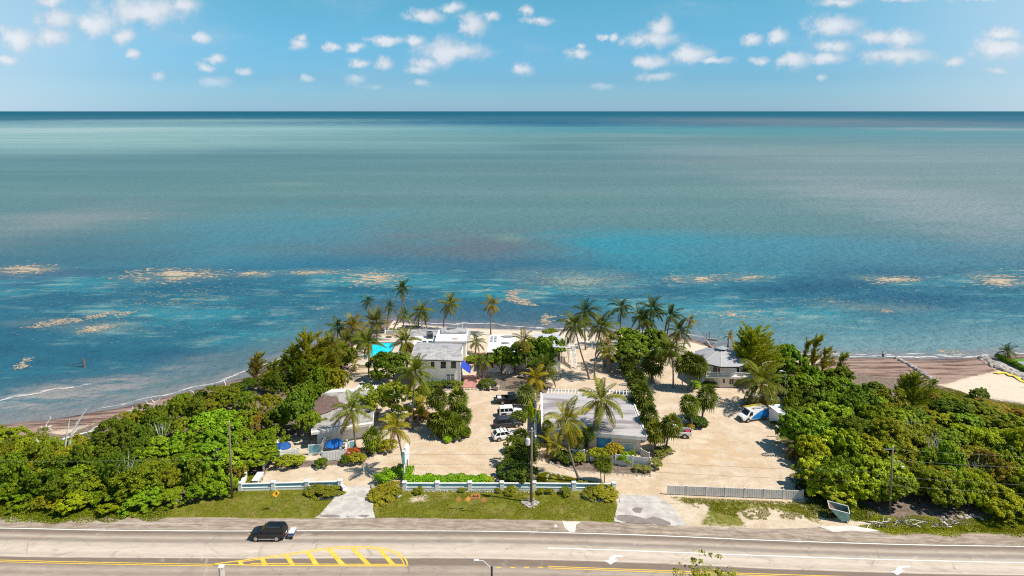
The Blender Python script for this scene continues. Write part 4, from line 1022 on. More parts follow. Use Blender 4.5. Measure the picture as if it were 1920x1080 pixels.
wpanel(E, 'door', mat('maroon_door', (0.16, 0.05, 0.05), 0.6), rect(919, 671, 925, 690), W[0], W[1])
SOLAR = mat('solar_glass', (0.36, 0.38, 0.40), 0.3, 0.05)
for (x_0, y_0) in ((920, 630), (927, 630), (919.5, 636), (926.5, 636)):
    a = G(x_0, y_0 + 4.6, 4.93) - E.location; b_ = G(x_0 + 5, y_0, 4.93) - E.location
    MB().box(a.x, b_.x, a.y, b_.y, 4.93, 4.97).build('skylight', SOLAR, E)
for (cx, cy, rx, ry, s_) in ((952, 632, 2.0, .9, 5), (947, 643, 1.1, .6, 6), (943, 654, .7, .8, 7)):
    p = G(cx, cy, 4.85) - E.location; r = random.Random(s_)
    MB().prism([(p.x + rx * math.cos(k * .45) * r.uniform(.5, 1.1), p.y + ry * math.sin(k * .45) * r.uniform(.5, 1.1)) for k in range(14)], 4.5, 4.75 + 0.3 * (661 - cy) / 33).build('leaf_litter', mat('grey_litter', (0.22, 0.22, 0.21), 0.9, 0.3, 2) if not bpy.data.materials.get('grey_litter') else bpy.data.materials['grey_litter'], E)
p = G(977, 655, 4.2); E = empty('water_tank', (p.x, p.y, 0), 0, 'white cylindrical water tank between the white and grey roofed beach houses', 'tank')
MB().lathe([(.62, 0), (.62, 3.6), (.55, 3.8), (.1, 3.9)], 16).build('tank_body', WHITE, E); MB().lathe([(.66, 3.3), (.66, 3.4)], 16).build('band', FENCEW, E)
E, W = hut('beach_house', 'small house with grey ribbed metal roof and outdoor stair near beach', [G(1003, 655, 4.5), G(1054, 657, 4.5), G(1050, 625.5, 5.0), G(1001.5, 626, 5.0)], mat('lilac_metal', (0.47, 0.46, 0.50), 0.4, 0.1, 0.6), TRIMD, WALLW, 9)
wpanel(E, 'window', GLASS, rect(1036, 659, 1043, 668), W[0], W[1]); wpanel(E, 'door', GLASS, rect(1046, 663, 1050, 676), W[0], W[1])
for (x_, y_) in ((1003.5, 648), (1008.5, 648), (1016, 645)):
    p = G(x_, y_, 4.7) - E.location; MB().tube([(p.x, p.y, 4.4), (p.x, p.y, 6.0)], 0.08, 6).build('vent_pipe', TRIMD, E)
# raised deck and stair
d0 = G(1055, 656, 3.2); d1 = G(1075, 645, 3.2)
E = empty('raised_deck', (d0.x, d0.y, 0), 0, 'raised white timber deck with stair beside the grey roofed beach house', 'deck')
dw, dd = d1.x - d0.x, d1.y - d0.y
MB().box(0, dw, 0, dd, 3.05, 3.2).build('floor', DECK, E)
for x in (0.1, dw / 2, dw - .1):
    for y in (0.1, dd - .1): MB().box(x - .08, x + .08, y - .08, y + .08, 0, 3.05).build('post', WHITE, E)
for (a, b_) in (((0, 0), (dw * .55, 0)), ((0, dd), (dw, dd)), ((dw, 0), (dw, dd))):
    for z in (3.65, 4.15):
        MB().tube([(a[0], a[1], z), (b_[0], b_[1], z)], 0.04, 5).build('rail', WHITE, E)
    for i in range(4):
        f = i / 3; MB().tube([(a[0] + (b_[0] - a[0]) * f, a[1] + (b_[1] - a[1]) * f, 3.2), (a[0] + (b_[0] - a[0]) * f, a[1] + (b_[1] - a[1]) * f, 4.15)], 0.04, 5).build('baluster', WHITE, E)
bot = G(1076, 692) - E.location
tx = dw * .78; n = 12
for i in range(n):
    f = (i + .5) / n; yv = 0.0 + (bot.y - 0.0) * f; xv = tx + (bot.x - tx) * f; MB().cbox((xv, yv, 3.1 * (1 - f)), (1.1, 0.34, 0.06)).build('tread', FENCEW, E)
for s_ in (-1, 1):
    MB().tube([(tx + s_ * .6, 0, 3.05), (bot.x + s_ * .6, bot.y, 0.05)], 0.09, 4).build('stringer', WHITE, E)
    MB().tube([(tx + s_ * .6, 0, 4.1), (bot.x + s_ * .6, bot.y, 1.0)], 0.045, 5).build('handrail', WHITE, E)
    for f in (0.0, .33, .66, 1.0):
        xx = tx + (bot.x - tx) * f + s_ * .6; yv = bot.y * f; MB().tube([(xx, yv, 3.05 * (1 - f)), (xx, yv, 4.1 - 3.1 * f)], 0.04, 5).build('stair_post', WHITE, E)
umbrella('deck_umbrella', 'closed dark teal umbrella standing on the raised deck', Vector((d0.x + 1.2, d0.y + .8, 3.2)), 2.7, 1.2, mat('teal_canvas', (0.02, 0.07, 0.09), 0.7), closed=True)
table('deck_table', 'small table on the raised deck beside the closed umbrella', Vector((d0.x + 2.0, d0.y + .7, 3.2)), 0, 1.0, .7)

# ---- many sided house on the right
cy_ = G(1352, 727).y + 4.5; cx_ = T(1352, 680, cy_).x
ZE = T(1355, 688.5, cy_ - 5.5).z + .1; ZA = T(1346, 657, cy_).z + .25; BZ = 2.15
E = empty('round_house', (cx_, cy_, 0), 0, 'ten sided house with grey faceted roof and white balcony near the right shore', 'house')
RE = 5.75; NS = 10; th0 = R(-90) - math.pi / NS
def ring(r_, z, k0=th0): return [Vector((r_ * math.cos(k0 + 2 * math.pi * k / NS), r_ * math.sin(k0 + 2 * math.pi * k / NS), z)) for k in range(NS)]
ro_o, ro_i = ring(RE, ZE), ring(0.95, ZA)
roof = MB().lathe([(0.01, ZE - .3), (RE - .1, ZE - .3), (RE - .1, ZE - .15), (0.9, ZA - .15), (0.01, ZA - .1)], NS, mi=0).build('roof', TRIMD, E); roof.rotation_euler = (0, 0, th0)
for k in range(NS):
    a, b_, c_, d_ = ro_o[k], ro_o[(k + 1) % NS], ro_i[(k + 1) % NS], ro_i[k]; g = (b_ - a) * 0.012; g2 = (c_ - d_) * 0.03
    o = MB().slab([a + g, b_ - g, c_ - g2, d_ + g2], 0.07).build('roof_facet', SHING, E)
    MB().tube([a + Vector((0, 0, .02)), d_ + Vector((0, 0, .02))], 0.05, 5).build('hip_cap', FENCEG, E)
cup = MB().lathe([(0.8, ZA - .15), (0.8, ZA + .3)], NS).build('cupola', GLASSB, E); o = MB().lathe([(1.25, ZA + .27), (1.25, ZA + .35), (0.05, ZA + .75)], NS).build('cupola_roof', mat('cupola_metal', (0.30, 0.34, 0.36), 0.4), E)
for nm, r_, z0, z1, mt in (('upper_wall', 4.55, BZ + .23, ZE - .25, WALLW), ('lower_wall', 4.65, 0, BZ, WALLC)):
    pts = ring(r_, 0)
    for k in range(NS):
        a, b_ = pts[k], pts[(k + 1) % NS]; d = (b_ - a); n = Vector((d.y, -d.x, 0)).normalized() * -.15
        MB().prism([(a.x, a.y), (b_.x, b_.y), (b_.x + n.x, b_.y + n.y), (a.x + n.x, a.y + n.y)], z0, z1).build(nm, mt, E)
pts = ring(4.55, 0); ptl = ring(4.65, 0)
def face_win(k, u0, u1, z0, z1, P_, name, m_):
    a, b_ = P_[k], P_[(k + 1) % NS]; d = (b_ - a); n = Vector((d.y, -d.x, 0)).normalized(); p0, p1 = a + d * u0, a + d * u1
    q = [p0 + n * .01, p1 + n * .01, p1 + n * .06, p0 + n * .06]; MB().prism([(v.x, v.y) for v in q], z0, z1).build(name, m_, E)
face_win(NS - 1, .45, .75, BZ + .7, ZE - .4, pts, 'window', GLASS); face_win(NS - 1, .8, .95, BZ + .7, ZE - .4, pts, 'window', GLASS)
face_win(1, .3, .5, BZ + .7, ZE - .4, pts, 'window', GLASS); face_win(1, .6, .9, BZ + .25, ZE - .4, pts, 'door', WHITE)
face_win(0, .2, .32, 1.0, 1.8, ptl, 'window', GLASS); face_win(0, .66, .78, .7, 1.8, ptl, 'window', GLASS); face_win(0, .82, .94, .7, 1.8, ptl, 'window', GLASS)
# balcony: deck wraps the front and juts out on the right
deck = [(-5.0, -5.2), (5.6, -6.0), (9.0, -4.9), (9.0, -3.7), (6.4, -0.6), (5.2, 0.5), (4.4, -2.6), (1.6, -4.85), (-1.7, -4.85), (-4.3, -3.0)]
deck = [(x * .88, y * .88) for x, y in deck]
MB().prism(deck, BZ + .01, BZ + .22).build('balcony', WHITE, E)
rail = [(-5.0, -5.15), (-2.3, -5.35), (0.4, -5.55), (3.0, -5.75), (5.6, -5.95), (7.3, -5.4), (8.95, -4.85), (8.95, -3.75), (7.6, -2.0), (6.4, -0.65)]; rail = [(x * .88, y * .88) for x, y in rail]
for z in (.45, .8, 1.2): MB().tube([(x, y, BZ + z) for x, y in rail], 0.05 if z < 1 else .075, 5).build('rail', WHITE, E)
for x, y in rail: MB().tube([(x, y, BZ + .2), (x, y, BZ + 1.2)], 0.06, 5).build('rail_post', WHITE, E)
p = G(1317, 721); E = empty('gas_tank', (p.x, p.y, 0), 0, 'white upright gas tank at the corner of the ten sided house', 'tank')
MB().lathe([(.3, 0), (.42, .12), (.45, .3), (.45, 1.1), (.38, 1.3), (.12, 1.4), (.12, 1.5)], 14).build('tank_body', WHITE, E, smooth=True); MB().tube([(0, 0, 1.48), (0.2, 0, 1.55)], .03, 5).build('valve', GALV, E)

# ---- shed
c = [G(1462, 796), G(1449, 769)]
p = G(1449, 800); E = empty('garden_shed', (p.x + 1.9, p.y + 1.0, 0), R(14), 'white garden shed with white pitched metal roof beside the blue white van', 'shed')
MB().box(-1.25, 1.25, -1.5, 1.9, 0, 2.5).build('wall', WALLW, E)
MB().slab([(-1.5, -1.75, 2.72), (1.5, -1.75, 2.5), (1.5, 2.15, 2.72), (-1.5, 2.15, 2.95)], .08).build('roof', ROOFW, E)
MB().box(-.5, .5, -1.56, -1.505, .05, 2.0).build('door', FENCEW, E); MB().box(-1.3, 1.3, -1.58, -1.505, 2.3, 2.5).build('trim', FENCEG, E)

# ---- pool with its deck, terrace wall and furniture
pz = 0.05
E = tag(empty('swimming_pool', (pool_c[0].x, pool_c[0].y, 0), 0, 'bright turquoise swimming pool with pale tiled rim', 'pool'))
LX, LY = pool_c[3].x - pool_c[0].x, pool_c[1].y - pool_c[0].y
m, t, b = new_mat('pool_water')
pos = t.node('ShaderNodeTexCoord').outputs['Object']; n1, _ = t.noise(pos, 0.9, 4, .6, 1.2)
t.l.new(t.mix(t.step(n1, .42, .6), (0.0, 0.50, 0.66), (0.03, 0.64, 0.72)), b.inputs['Base Color']); b.inputs['Roughness'].default_value = 0.06; b.inputs['IOR'].default_value = 1.33
n2, _ = t.noise(pos, 3, 2); bp = t.node('ShaderNodeBump'); bp.inputs['Strength'].default_value = .1; t.l.new(n2, bp.inputs['Height']); t.l.new(bp.outputs[0], b.inputs['Normal'])
MB().box(0, LX, 0, LY, -1.5, -0.05).build('water', m, E)
RIMT = mat('pool_rim', (0.20, 0.11, 0.085), 0.7, 0.1)
for (x0, x1, y0, y1) in ((-.3, LX + .3, -.3, 0), (-.3, LX + .3, LY, LY + .3), (-.3, 0, 0, LY), (LX, LX + .3, 0, LY)): MB().box(x0, x1, y0, y1, -1.4, 0.06).build('rim', RIMT, E)
for (x0, x1, y0, y1) in ((-3.6, LX + 3.2, -4.6, -.3), (-3.6, LX + 3.2, LY + .3, LY + 4.2), (-3.6, -.3, -.3, LY + .3), (LX + .3, LX + 3.2, -.3, LY + .3)):
    o = MB().box(pool_c[0].x + x0, pool_c[0].x + x1, pool_c[0].y + y0, pool_c[0].y + y1, -0.6, 0.045).build('pool_terrace', DECK); tag(o, kind='structure')
boxwall('terrace_wall', 'low pale terrace wall behind the swimming pool', G(724, 628), G(757, 628), 1.0, .25, DECK)
boxwall('terrace_wall', 'low pale wall in front of the swimming pool behind the dark tree', G(672, 690), G(704, 690), .8, .25, DECK)
umbrella('terrace_umbrella', 'closed white umbrella at the far left corner of swimming pool', G(722, 635), 3.0, 1.2, WHITE, closed=True)
umbrella('terrace_umbrella', 'closed white umbrella on the beach right of tall leaning palm', G(774, 612), 2.8, 1.2, WHITE, closed=True)
BRW = mat('brown_wicker', (0.09, 0.05, 0.04), 0.8)
def lounger(label, px_, py_, rz, material, group=None):
    p = G(px_, py_, .05); E2 = empty('sun_lounger', tuple(p), rz, label, 'lounger', group)
    MB().cbox((0, 0, .33), (1.3, .65, .07)).build('seat', material, E2)
    o = MB().cbox((.35, 0, 0), (.7, .65, .07)).build('backrest', material, E2, loc=(.66, 0, .36), rot=(0, R(-40), 0))
    for sx_ in (-.55, .5):
        for sy_ in (-.28, .28): MB().cbox((sx_, sy_, .145), (.05, .05, .29)).build('leg', WHITE, E2)
lounger('brown lounge chair on the terrace behind the swimming pool', 729, 633, 0, BRW)
lounger('white lounger left of swimming pool, upper one', 687, 655, 2.8, WHITE); lounger('white lounger left of swimming pool, lower one', 684, 661, 2.8, WHITE)
lounger('white lounger left of swimming pool, farthest under palms', 681, 648, 2.8, WHITE)
lounger('blue grey lounger alone on the open beach', 994.5, 620.5, .2, mat('lounger_blue', (.16, .2, .28), .6))
lounger('dark lounger on the beach, left of three by the palm trunks', 765, 614.5, 0, BRW); lounger('dark lounger on the beach, middle of three by the palm trunks', 775, 614.5, 0, BRW); lounger('dark lounger on the beach, right of three by the palm trunks', 784, 614.5, 0, BRW)
lounger('dark lounger on the sand spit beside the leaning palm, front one', 749, 617, .5, BRW); lounger('dark lounger on the sand spit beside the leaning palm, rear one', 743, 608, .4, BRW)
table('pool_table', 'pale blue glass table in front of the swimming pool', G(699, 681), 0, 1.8, 1.2)

# ---- red brick forecourt
m, t, b = new_mat('brick_paving')
pos = t.node('ShaderNodeTexCoord').outputs['Object']
bt = t.node('ShaderNodeTexBrick'); t.l.new(pos, bt.inputs['Vector']); bt.inputs['Scale'].default_value = 2.2
bt.inputs['Color1'].default_value = (0.40, 0.135, 0.10, 1); bt.inputs['Color2'].default_value = (0.50, 0.21, 0.165, 1); bt.inputs['Mortar'].default_value = (0.45, 0.30, 0.24, 1); bt.inputs['Mortar Size'].default_value = .03
n1, _ = t.noise(pos, 1.2, 4); t.l.new(t.mix(1.0, bt.outputs[0], t.ramp(n1, [(.3, .8), (.7, 1.2)]), 'MULTIPLY'), b.inputs['Base Color']); b.inputs['Roughness'].default_value = .85
BRICKR = m
sheet('brick_forecourt', [(863, 726), (901, 727), (903, 703), (868, 703)], 0.10, BRICKR, kind='structure', jig=0.08)
sheet('brick_path', [(904, 703), (918, 704), (917, 712), (903, 712)], 0.10, BRICKR, kind='structure')
sheet('brick_path', [(896, 661), (912, 661), (912, 667), (896, 667)], 0.10, BRICKR, kind='structure')

# ------------------------------------------------------------------ vehicles (x forward, y left)
def loft(sections, mi=0):
    "sections: list of rings of equal length (closed), capped"
    mb = MB(); n = len(sections[0]); vs = [p for s_ in sections for p in s_]; fs_ = []
    for i in range(len(sections) - 1):
        for k in range(n): fs_.append((i * n + k, i * n + (k + 1) % n, (i + 1) * n + (k + 1) % n, (i + 1) * n + k))
    fs_.append(tuple(range(n))); fs_.append(tuple(reversed(range((len(sections) - 1) * n, len(sections) * n))))
    return mb.add(vs, fs_, mi)
def wheel(E, x, y, r, side):
    o = MB().lathe([(r * .55, -.11), (r * .92, -.11), (r, -.07), (r, .07), (r * .92, .11), (r * .55, .11)], 18, axis='Y').build('wheel', TYRE, E, loc=(x, y, r))
    MB().lathe([(r * .62, 0), (r * .62, .02), (r * .5, .035), (r * .15, .02)], 12, axis='Y').build('rim', RIM, o, loc=(0, side * .1 if side > 0 else -.135, 0))
    return o
def car(name, label, cat, c, rz, L, W, prof, gh, paintm, wr=.36, wx=None, roofm=None, windows=2, z0=.28, group=None, rails=False, tyre_gap=True):
    """prof: (x, z_top, half width factor) along the lower body; gh: greenhouse (x0,x1 at belt; x2,x3 at roof; z belt, z roof)"""
    E2 = empty(name, tuple(c), rz, label, cat, group)
    hw = W / 2; secs = []
    for (x, zt, f) in prof:
        w_ = hw * f; zb = z0 + (.12 if abs(x) > L / 2 - .25 else 0)
        secs.append([(x, -w_ * .9, zb), (x, -w_, zb + .18), (x, -w_, min(zt - .12, zt * .93)), (x, -w_ * .9, zt), (x, w_ * .9, zt), (x, w_, min(zt - .12, zt * .93)), (x, w_, zb + .18), (x, w_ * .9, zb)])
    body = loft(secs).build('body', paintm, E2)
    x0, x1, x2, x3, zb, zr = gh
    wb, wt = hw * .93, hw * .76
    lo = [(x0, -wb, zb), (x1, -wb, zb), (x1, wb, zb), (x0, wb, zb)]
    hi = [(x2, -wt, zr - .05), (x3, -wt, zr - .05), (x3, wt, zr - .05), (x2, wt, zr - .05)]
    top = [(x2 + .12, -wt + .1, zr), (x3 - .1, -wt + .1, zr), (x3 - .1, wt - .1, zr), (x2 + .12, wt - .1, zr)]
    MB().add(lo + hi + top, [(0, 1, 5, 4), (1, 2, 6, 5), (2, 3, 7, 6), (3, 0, 4, 7), (4, 5, 9, 8), (5, 6, 10, 9), (6, 7, 11, 10), (7, 4, 8, 11), (8, 9, 10, 11), (0, 3, 2, 1)]).build('cabin', roofm or paintm, E2)
    def lerp3(a, b_, t_): return Vector(a).lerp(Vector(b_), t_)
    def pane(nm, q, out, m_=GLASS):
        o_ = Vector(out) * .012; qq = [Vector(v) + o_ for v in q]; MB().add(qq + [v - o_ * 1.5 for v in qq], [(0, 1, 2, 3), (7, 6, 5, 4)] + [(i, (i + 1) % 4, 4 + (i + 1) % 4, 4 + i) for i in range(4)]).build(nm, m_, E2)
    def face_pane(nm, a, b_, c_, d_, u0, u1, v0, v1):
        def bi(u, v): return lerp3(lerp3(a, b_, u), lerp3(d_, c_, u), v)
        q = [bi(u0, v0), bi(u1, v0), bi(u1, v1), bi(u0, v1)]; n = (q[1] - q[0]).cross(q[3] - q[0]).normalized(); pane(nm, q, n)
    face_pane('windscreen', lo[1], lo[2], hi[2], hi[1], .07, .93, .08, .93); face_pane('rear_window', lo[3], lo[0], hi[0], hi[3], .1, .9, .25, .9)
    for k in range(windows):
        u0, u1 = .05 + .9 * k / windows, .05 + .9 * (k + 1) / windows - .035
        face_pane('side_window', lo[0], lo[1], hi[1], hi[0], u0, u1, .12, .86); face_pane('side_window', lo[2], lo[3], hi[3], hi[2], 1 - u1, 1 - u0, .12, .86)
    xf, xr = wx or (L * .31, -L * .29)
    for x in (xf, xr):
        for s_ in (-1, 1):
            MB().lathe([(wr * 1.22, -.02), (wr * 1.22, .02)], 18, axis='Y').build('wheel_arch', PLASTIC, E2, loc=(x, s_ * (hw - .002), wr * 1.02)); wheel(E2, x, s_ * (hw - .06), wr, s_)
    for s_ in (-1, 1):
        MB().cbox((L / 2 - .1, s_ * hw * .68, prof[-2][1] * .82), (.18, .30, .12)).build('headlight', LIGHTW, E2)
        MB().cbox((-L / 2 + .06, s_ * hw * .78, .88), (.12, .22, .26)).build('tail_light', LIGHTR, E2)
        MB().cbox((x1 - .25, s_ * (hw + .09), zb + .08), (.14, .18, .13)).build('mirror', roofm or paintm, E2)
        if rails:
            MB().tube([(x3 - .15, s_ * (wt - .05), zr + .05), (x2 + .2, s_ * (wt - .05), zr + .05)], .025, 5).build('roof_rail', RIM, E2)
    MB().cbox((L / 2 - .04, 0, z0 + .16), (.14, W * .86, .2)).build('bumper', PLASTIC, E2, bevel=.02); MB().cbox((-L / 2 + .04, 0, z0 + .16), (.14, W * .86, .2)).build('bumper', PLASTIC, E2, bevel=.02)
    MB().cbox((L / 2 - .02, 0, prof[-2][1] * .72), (.08, W * .42, .2)).build('grille', PLASTIC, E2, bevel=.01)
    MB().cbox((-L / 2 - .01, 0, .75), (.03, .45, .15)).build('number_plate', WHITE, E2)
    return E2
def mid(a, b_): return (a + b_) / 2
SUVP = lambda L: [(-L/2, .82, .86), (-L/2 + .18, 1.0, .96), (-L*.25, 1.03, 1), (L*.05, 1.02, 1), (L*.22, 1.0, .99), (L*.40, .93, .95), (L/2 - .1, .82, .88), (L/2, .62, .8)]
# black four wheel drive on the road
p = mid(G(468, 1014), G(534, 1014)); L = 4.55
E = car('black_suv', 'black four wheel drive car driving on the road beside the white edge line', 'car', (p.x, p.y + .75, .03), R(180), L, 1.95,
        [(-L/2, .9, .9), (-L/2 + .12, 1.12, .97), (-L*.25, 1.14, 1), (L*.05, 1.14, 1), (L*.2, 1.11, .99), (L*.36, 1.03, .96), (L*.45, .95, .92), (L/2 - .03, .84, .86), (L/2, .66, .8)], (-L/2 + .05, L*.23, -L/2 + .38, L*.05, 1.1, 1.80), paint('black_paint', (.006, .006, .008)), wr=.4, windows=3, z0=.36, rails=True)
MB().box(-1.1, 1.0, .98, 1.12, .34, .42).build('running_board', GALV, E); MB().box(-1.1, 1.0, -1.12, -.98, .34, .42).build('running_board', GALV, E)
for s_ in (-1, 1): MB().cbox((L/2 - .06, s_ * .8, .98), (.1, .2, .1)).build('indicator', LIGHTY, E)
q = E.location
E = empty('cargo_carrier', (q.x + L/2 + .75, q.y, .03), 0, 'white and blue cargo box on a rack behind the black car', 'carrier')
MB().box(-.75, -.3, -.05, .05, .4, .5).build('hitch', GALV, E); MB().box(-.35, .45, -.6, .6, .5, .56).build('rack', GALV, E)
MB().box(-.25, .4, -.55, .55, .56, .86).build('cargo_box', mat('cargo_blue', (.02, .06, .22), .5), E); MB().box(-.28, .43, -.58, .58, .86, .98).build('cargo_lid', WHITE, E, bevel=.02)
for s_ in (-1, 1): MB().lathe([(.2, -.05), (.2, .05)], 12, axis='Y').build('carrier_wheel', TYRE, E, loc=(.05, s_ * .5, .2))
for s_ in (-.35, .35): MB().tube([(.1, s_, .3), (.1, s_, .5)], .03, 5).build('strut', GALV, E)
# parked cars: noses to the right, towards the planting
p = G(947, 822); L = 4.55
E = car('white_suv', 'white parked car with black roof bars, nearest in the row of four', 'car', (p.x, p.y, 0), R(17), L, 1.85, SUVP(L), (-L/2 + .1, L*.24, -L/2 + .75, L*.04, 1.0, 1.68), paint('white_car', (.78, .77, .75)), windows=3, group='cars parked along the planting')
for x in (-.95, -.25): MB().cbox((x, 0, 1.72), (.09, 1.3, .05)).build('roof_bar', PLASTIC, E)
p = G(951, 799); L = 4.85
car('grey_suv', 'dark grey parked car in the row, third from the house', 'car', (p.x, p.y, 0), R(13), L, 1.92, SUVP(L), (-L/2 + .1, L*.24, -L/2 + .7, L*.03, 1.02, 1.72), paint('charcoal_car', (.045, .042, .05), .3), windows=3, rails=True, group='cars parked along the planting')
p = G(957, 779); L = 4.5
E = car('white_jeep', 'boxy white parked off road car with spare wheel on its back', 'car', (p.x, p.y, 0), R(8), L, 1.85,
        [(-L/2 + .1, .95, .94), (-L/2 + .2, 1.1, .96), (-L*.2, 1.12, .97), (L*.1, 1.12, .97), (L*.18, 1.12, .94), (L*.36, 1.08, .84), (L/2 - .15, 1.02, .76), (L/2 - .05, .8, .74)], (-L/2 + .12, L*.16, -L/2 + .2, L*.08, 1.1, 1.86), paint('white_car', (.78, .77, .75)), wr=.41, windows=3, z0=.42, group='cars parked along the planting')
o = MB().lathe([(.2, -.1), (.38, -.1), (.41, -.06), (.41, .06), (.38, .1), (.2, .1)], 18, axis='Y').build('spare_wheel', TYRE, E, loc=(-L/2 - .06, 0, 1.0), rot=(0, 0, R(90)))
for s_ in (-1, 1): MB().box(L*.31 - .5, L*.31 + .55, s_ * .93 - .12, s_ * .93 + .12, .88, .94).build('fender_flare', PLASTIC, E); MB().box(-L*.29 - .5, -L*.29 + .5, s_ * .93 - .1, s_ * .93 + .1, .88, .94).build('fender_flare', PLASTIC, E)
def pickup(name, label, c, rz, L, W, pm, group=None, tail_open=False, load=None):
    gm = -L*.02
    prof = [(-L/2, .72, .93), (-L/2 + .1, .78, .97), (gm - .55, .78, .98), (gm - .5, 1.12, 1), (L*.2, 1.12, 1), (L*.40, 1.08, .96), (L/2 - .1, .98, .9), (L/2, .7, .84)]
    E2 = car(name, label, 'pickup truck', c, rz, L, W, prof, (gm - .5, L*.24, gm - .35, L*.11, 1.08, 1.82), pm, wr=.4, windows=2, z0=.4, group=group)
    for s_ in (-1, 1): MB().box(-L/2 + .02, gm - .52, s_ * (W/2 - .05) - .06, s_ * (W/2 - .05) + .06, .77, 1.16).build('bed_side', pm, E2)
    MB().box(-L/2 + .02, gm - .52, -W/2 + .12, W/2 - .12, .785, .80).build('bed_floor', PLASTIC, E2)
    if tail_open: MB().box(-L/2 - .5, -L/2 - .02, -W/2 + .12, W/2 - .12, .74, .8).build('tailgate', pm, E2)
    else: MB().box(-L/2 - .04, -L/2 + .015, -W/2 + .12, W/2 - .12, .6, 1.16).build('tailgate', pm, E2)
    if load: MB().cbox((-L/2 + .6, .2, .98), (.75, .9, .35)).build('load', load, E2, bevel=.04)
    return E2
p = G(957, 754)
pickup('dark_pickup', 'dark green pickup truck with open bed, farthest in the parked row', (p.x, p.y, 0), R(6), 5.5, 1.95, paint('dark_green_paint', (.016, .022, .018), .2), 'cars parked along the planting', True, WHITE)
p = G(1266, 817)
pickup('white_pickup', 'white pickup truck half hidden under round headed fan palms', (p.x, p.y, 0), R(171), 5.3, 1.9, paint('white_car', (.78, .77, .75)), None, False, REDP)
# service van
p = mid(G(1395, 795), G(1441, 781)); L = 5.6; W = 2.0
E = empty('service_van', (p.x - .5, p.y + .5, 0), R(198), 'white service van with blue swoosh and yellow roof ladder', 'van'); hw = W/2
secs = []
for (x, zt, f, sh) in [(-L/2, 1.95, .92, .80), (-L/2 + .08, 2.12, .97, .84), (-1, 2.16, 1, .85), (.9, 2.16, 1, .85), (1.15, 2.1, 1, .82), (1.95, 1.22, .99, .92), (2.5, 1.08, .96, .9), (L/2 - .05, .9, .9, .85), (L/2, .66, .84, .8)]:
    w_ = hw * f; secs.append([(x, -w_ * .92, .36), (x, -w_, .55), (x, -w_, min(1.15, zt * .9)), (x, -w_ * sh, zt), (x, w_ * sh, zt), (x, w_, min(1.15, zt * .9)), (x, w_, .55), (x, w_ * .92, .36)])
loft(secs).build('body', paint('white_car', (.78, .77, .75)), E)
def qpane(nm, pts, m_, E_):
    a = [Vector(q_) for q_ in pts]; n = (a[1] - a[0]).cross(a[2] - a[0]).normalized() * .015; k = len(a)
    MB().add([v + n for v in a] + [v - n for v in a], [tuple(range(k)), tuple(range(2 * k - 1, k - 1, -1))] + [(i, (i + 1) % k, k + (i + 1) % k, k + i) for i in range(k)]).build(nm, m_, E_)
qpane('windscreen', [(1.92, -.84, 1.27), (1.92, .84, 1.27), (1.24, .74, 2.02), (1.24, -.74, 2.02)], GLASS, E)
VB = paint('van_blue', (.01, .20, .55))
for s_ in (-1, 1):
    def yz(z, s=s_): return s * (hw * (1.0 if z <= 1.15 else 1 - .15 * (z - 1.15) / 1.0) + .012)
    qpane('side_window', [(.75, yz(1.25), 1.25), (1.55, yz(1.25), 1.25), (1.2, yz(1.85), 1.85), (.75, yz(1.85), 1.85)], GLASS, E)
    qpane('blue_swoosh', [(-2.68, yz(.5), .5), (1.25, yz(.5), .5), (.55, yz(1.12), 1.12), (-2.68, yz(1.12), 1.12)], VB, E)
    qpane('blue_swoosh', [(-2.68, yz(1.16), 1.16), (.5, yz(1.16), 1.16), (-.3, yz(1.55), 1.55), (-1.1, yz(1.85), 1.85), (-2.68, yz(2.08), 2.08)], VB, E)
    MB().cbox((1.35, s_ * 1.12, 1.35), (.16, .2, .26)).build('mirror', PLASTIC, E); MB().cbox((L/2 - .1, s_ * .72, .82), (.16, .34, .2)).build('headlight', LIGHTW, E); MB().cbox((-L/2 + .02, s_ * .85, 1.1), (.08, .16, .4)).build('tail_light', LIGHTR, E)
    for x in (1.75, -1.75):
        MB().lathe([(.45, -.02), (.45, .02)], 18, axis='Y').build('wheel_arch', PLASTIC, E, loc=(x, s_ * (hw - .0), .4)); wheel(E, x, s_ * (hw - .05), .37, s_)
MB().cbox((L/2 - .02, 0, .5), (.16, 1.8, .26)).build('bumper', PLASTIC, E, bevel=.03); MB().cbox((L/2 - .01, 0, .78), (.08, .95, .2)).build('grille', PLASTIC, E, bevel=.01)
for x in (-2.2, -.8, .5): MB().box(x - .03, x + .03, -.85, .85, 2.22, 2.27).build('rack_bar', GALV, E)
ladder = empty('roof_ladder', (0, 0, 0), 0); ladder.parent = E
LY_ = mat('ladder_yellow', (.55, .42, .03), .6)
o = None
for y in (-.78, -.42): o = MB().box(-2.3, 1.6, y - .035, y + .035, 2.28, 2.38).build('ladder_rail', LY_, ladder)
for i in range(12): x = -2.2 + i * .33; MB().tube([(x, -.75, 2.33), (x, -.45, 2.33)], .025, 5).build('ladder_rung', LY_, ladder)
MB().box(-1.9, .3, .1, .75, 2.28, 2.34).build('roof_box', mat('roof_tray', (.42, .37, .33), .7), E)
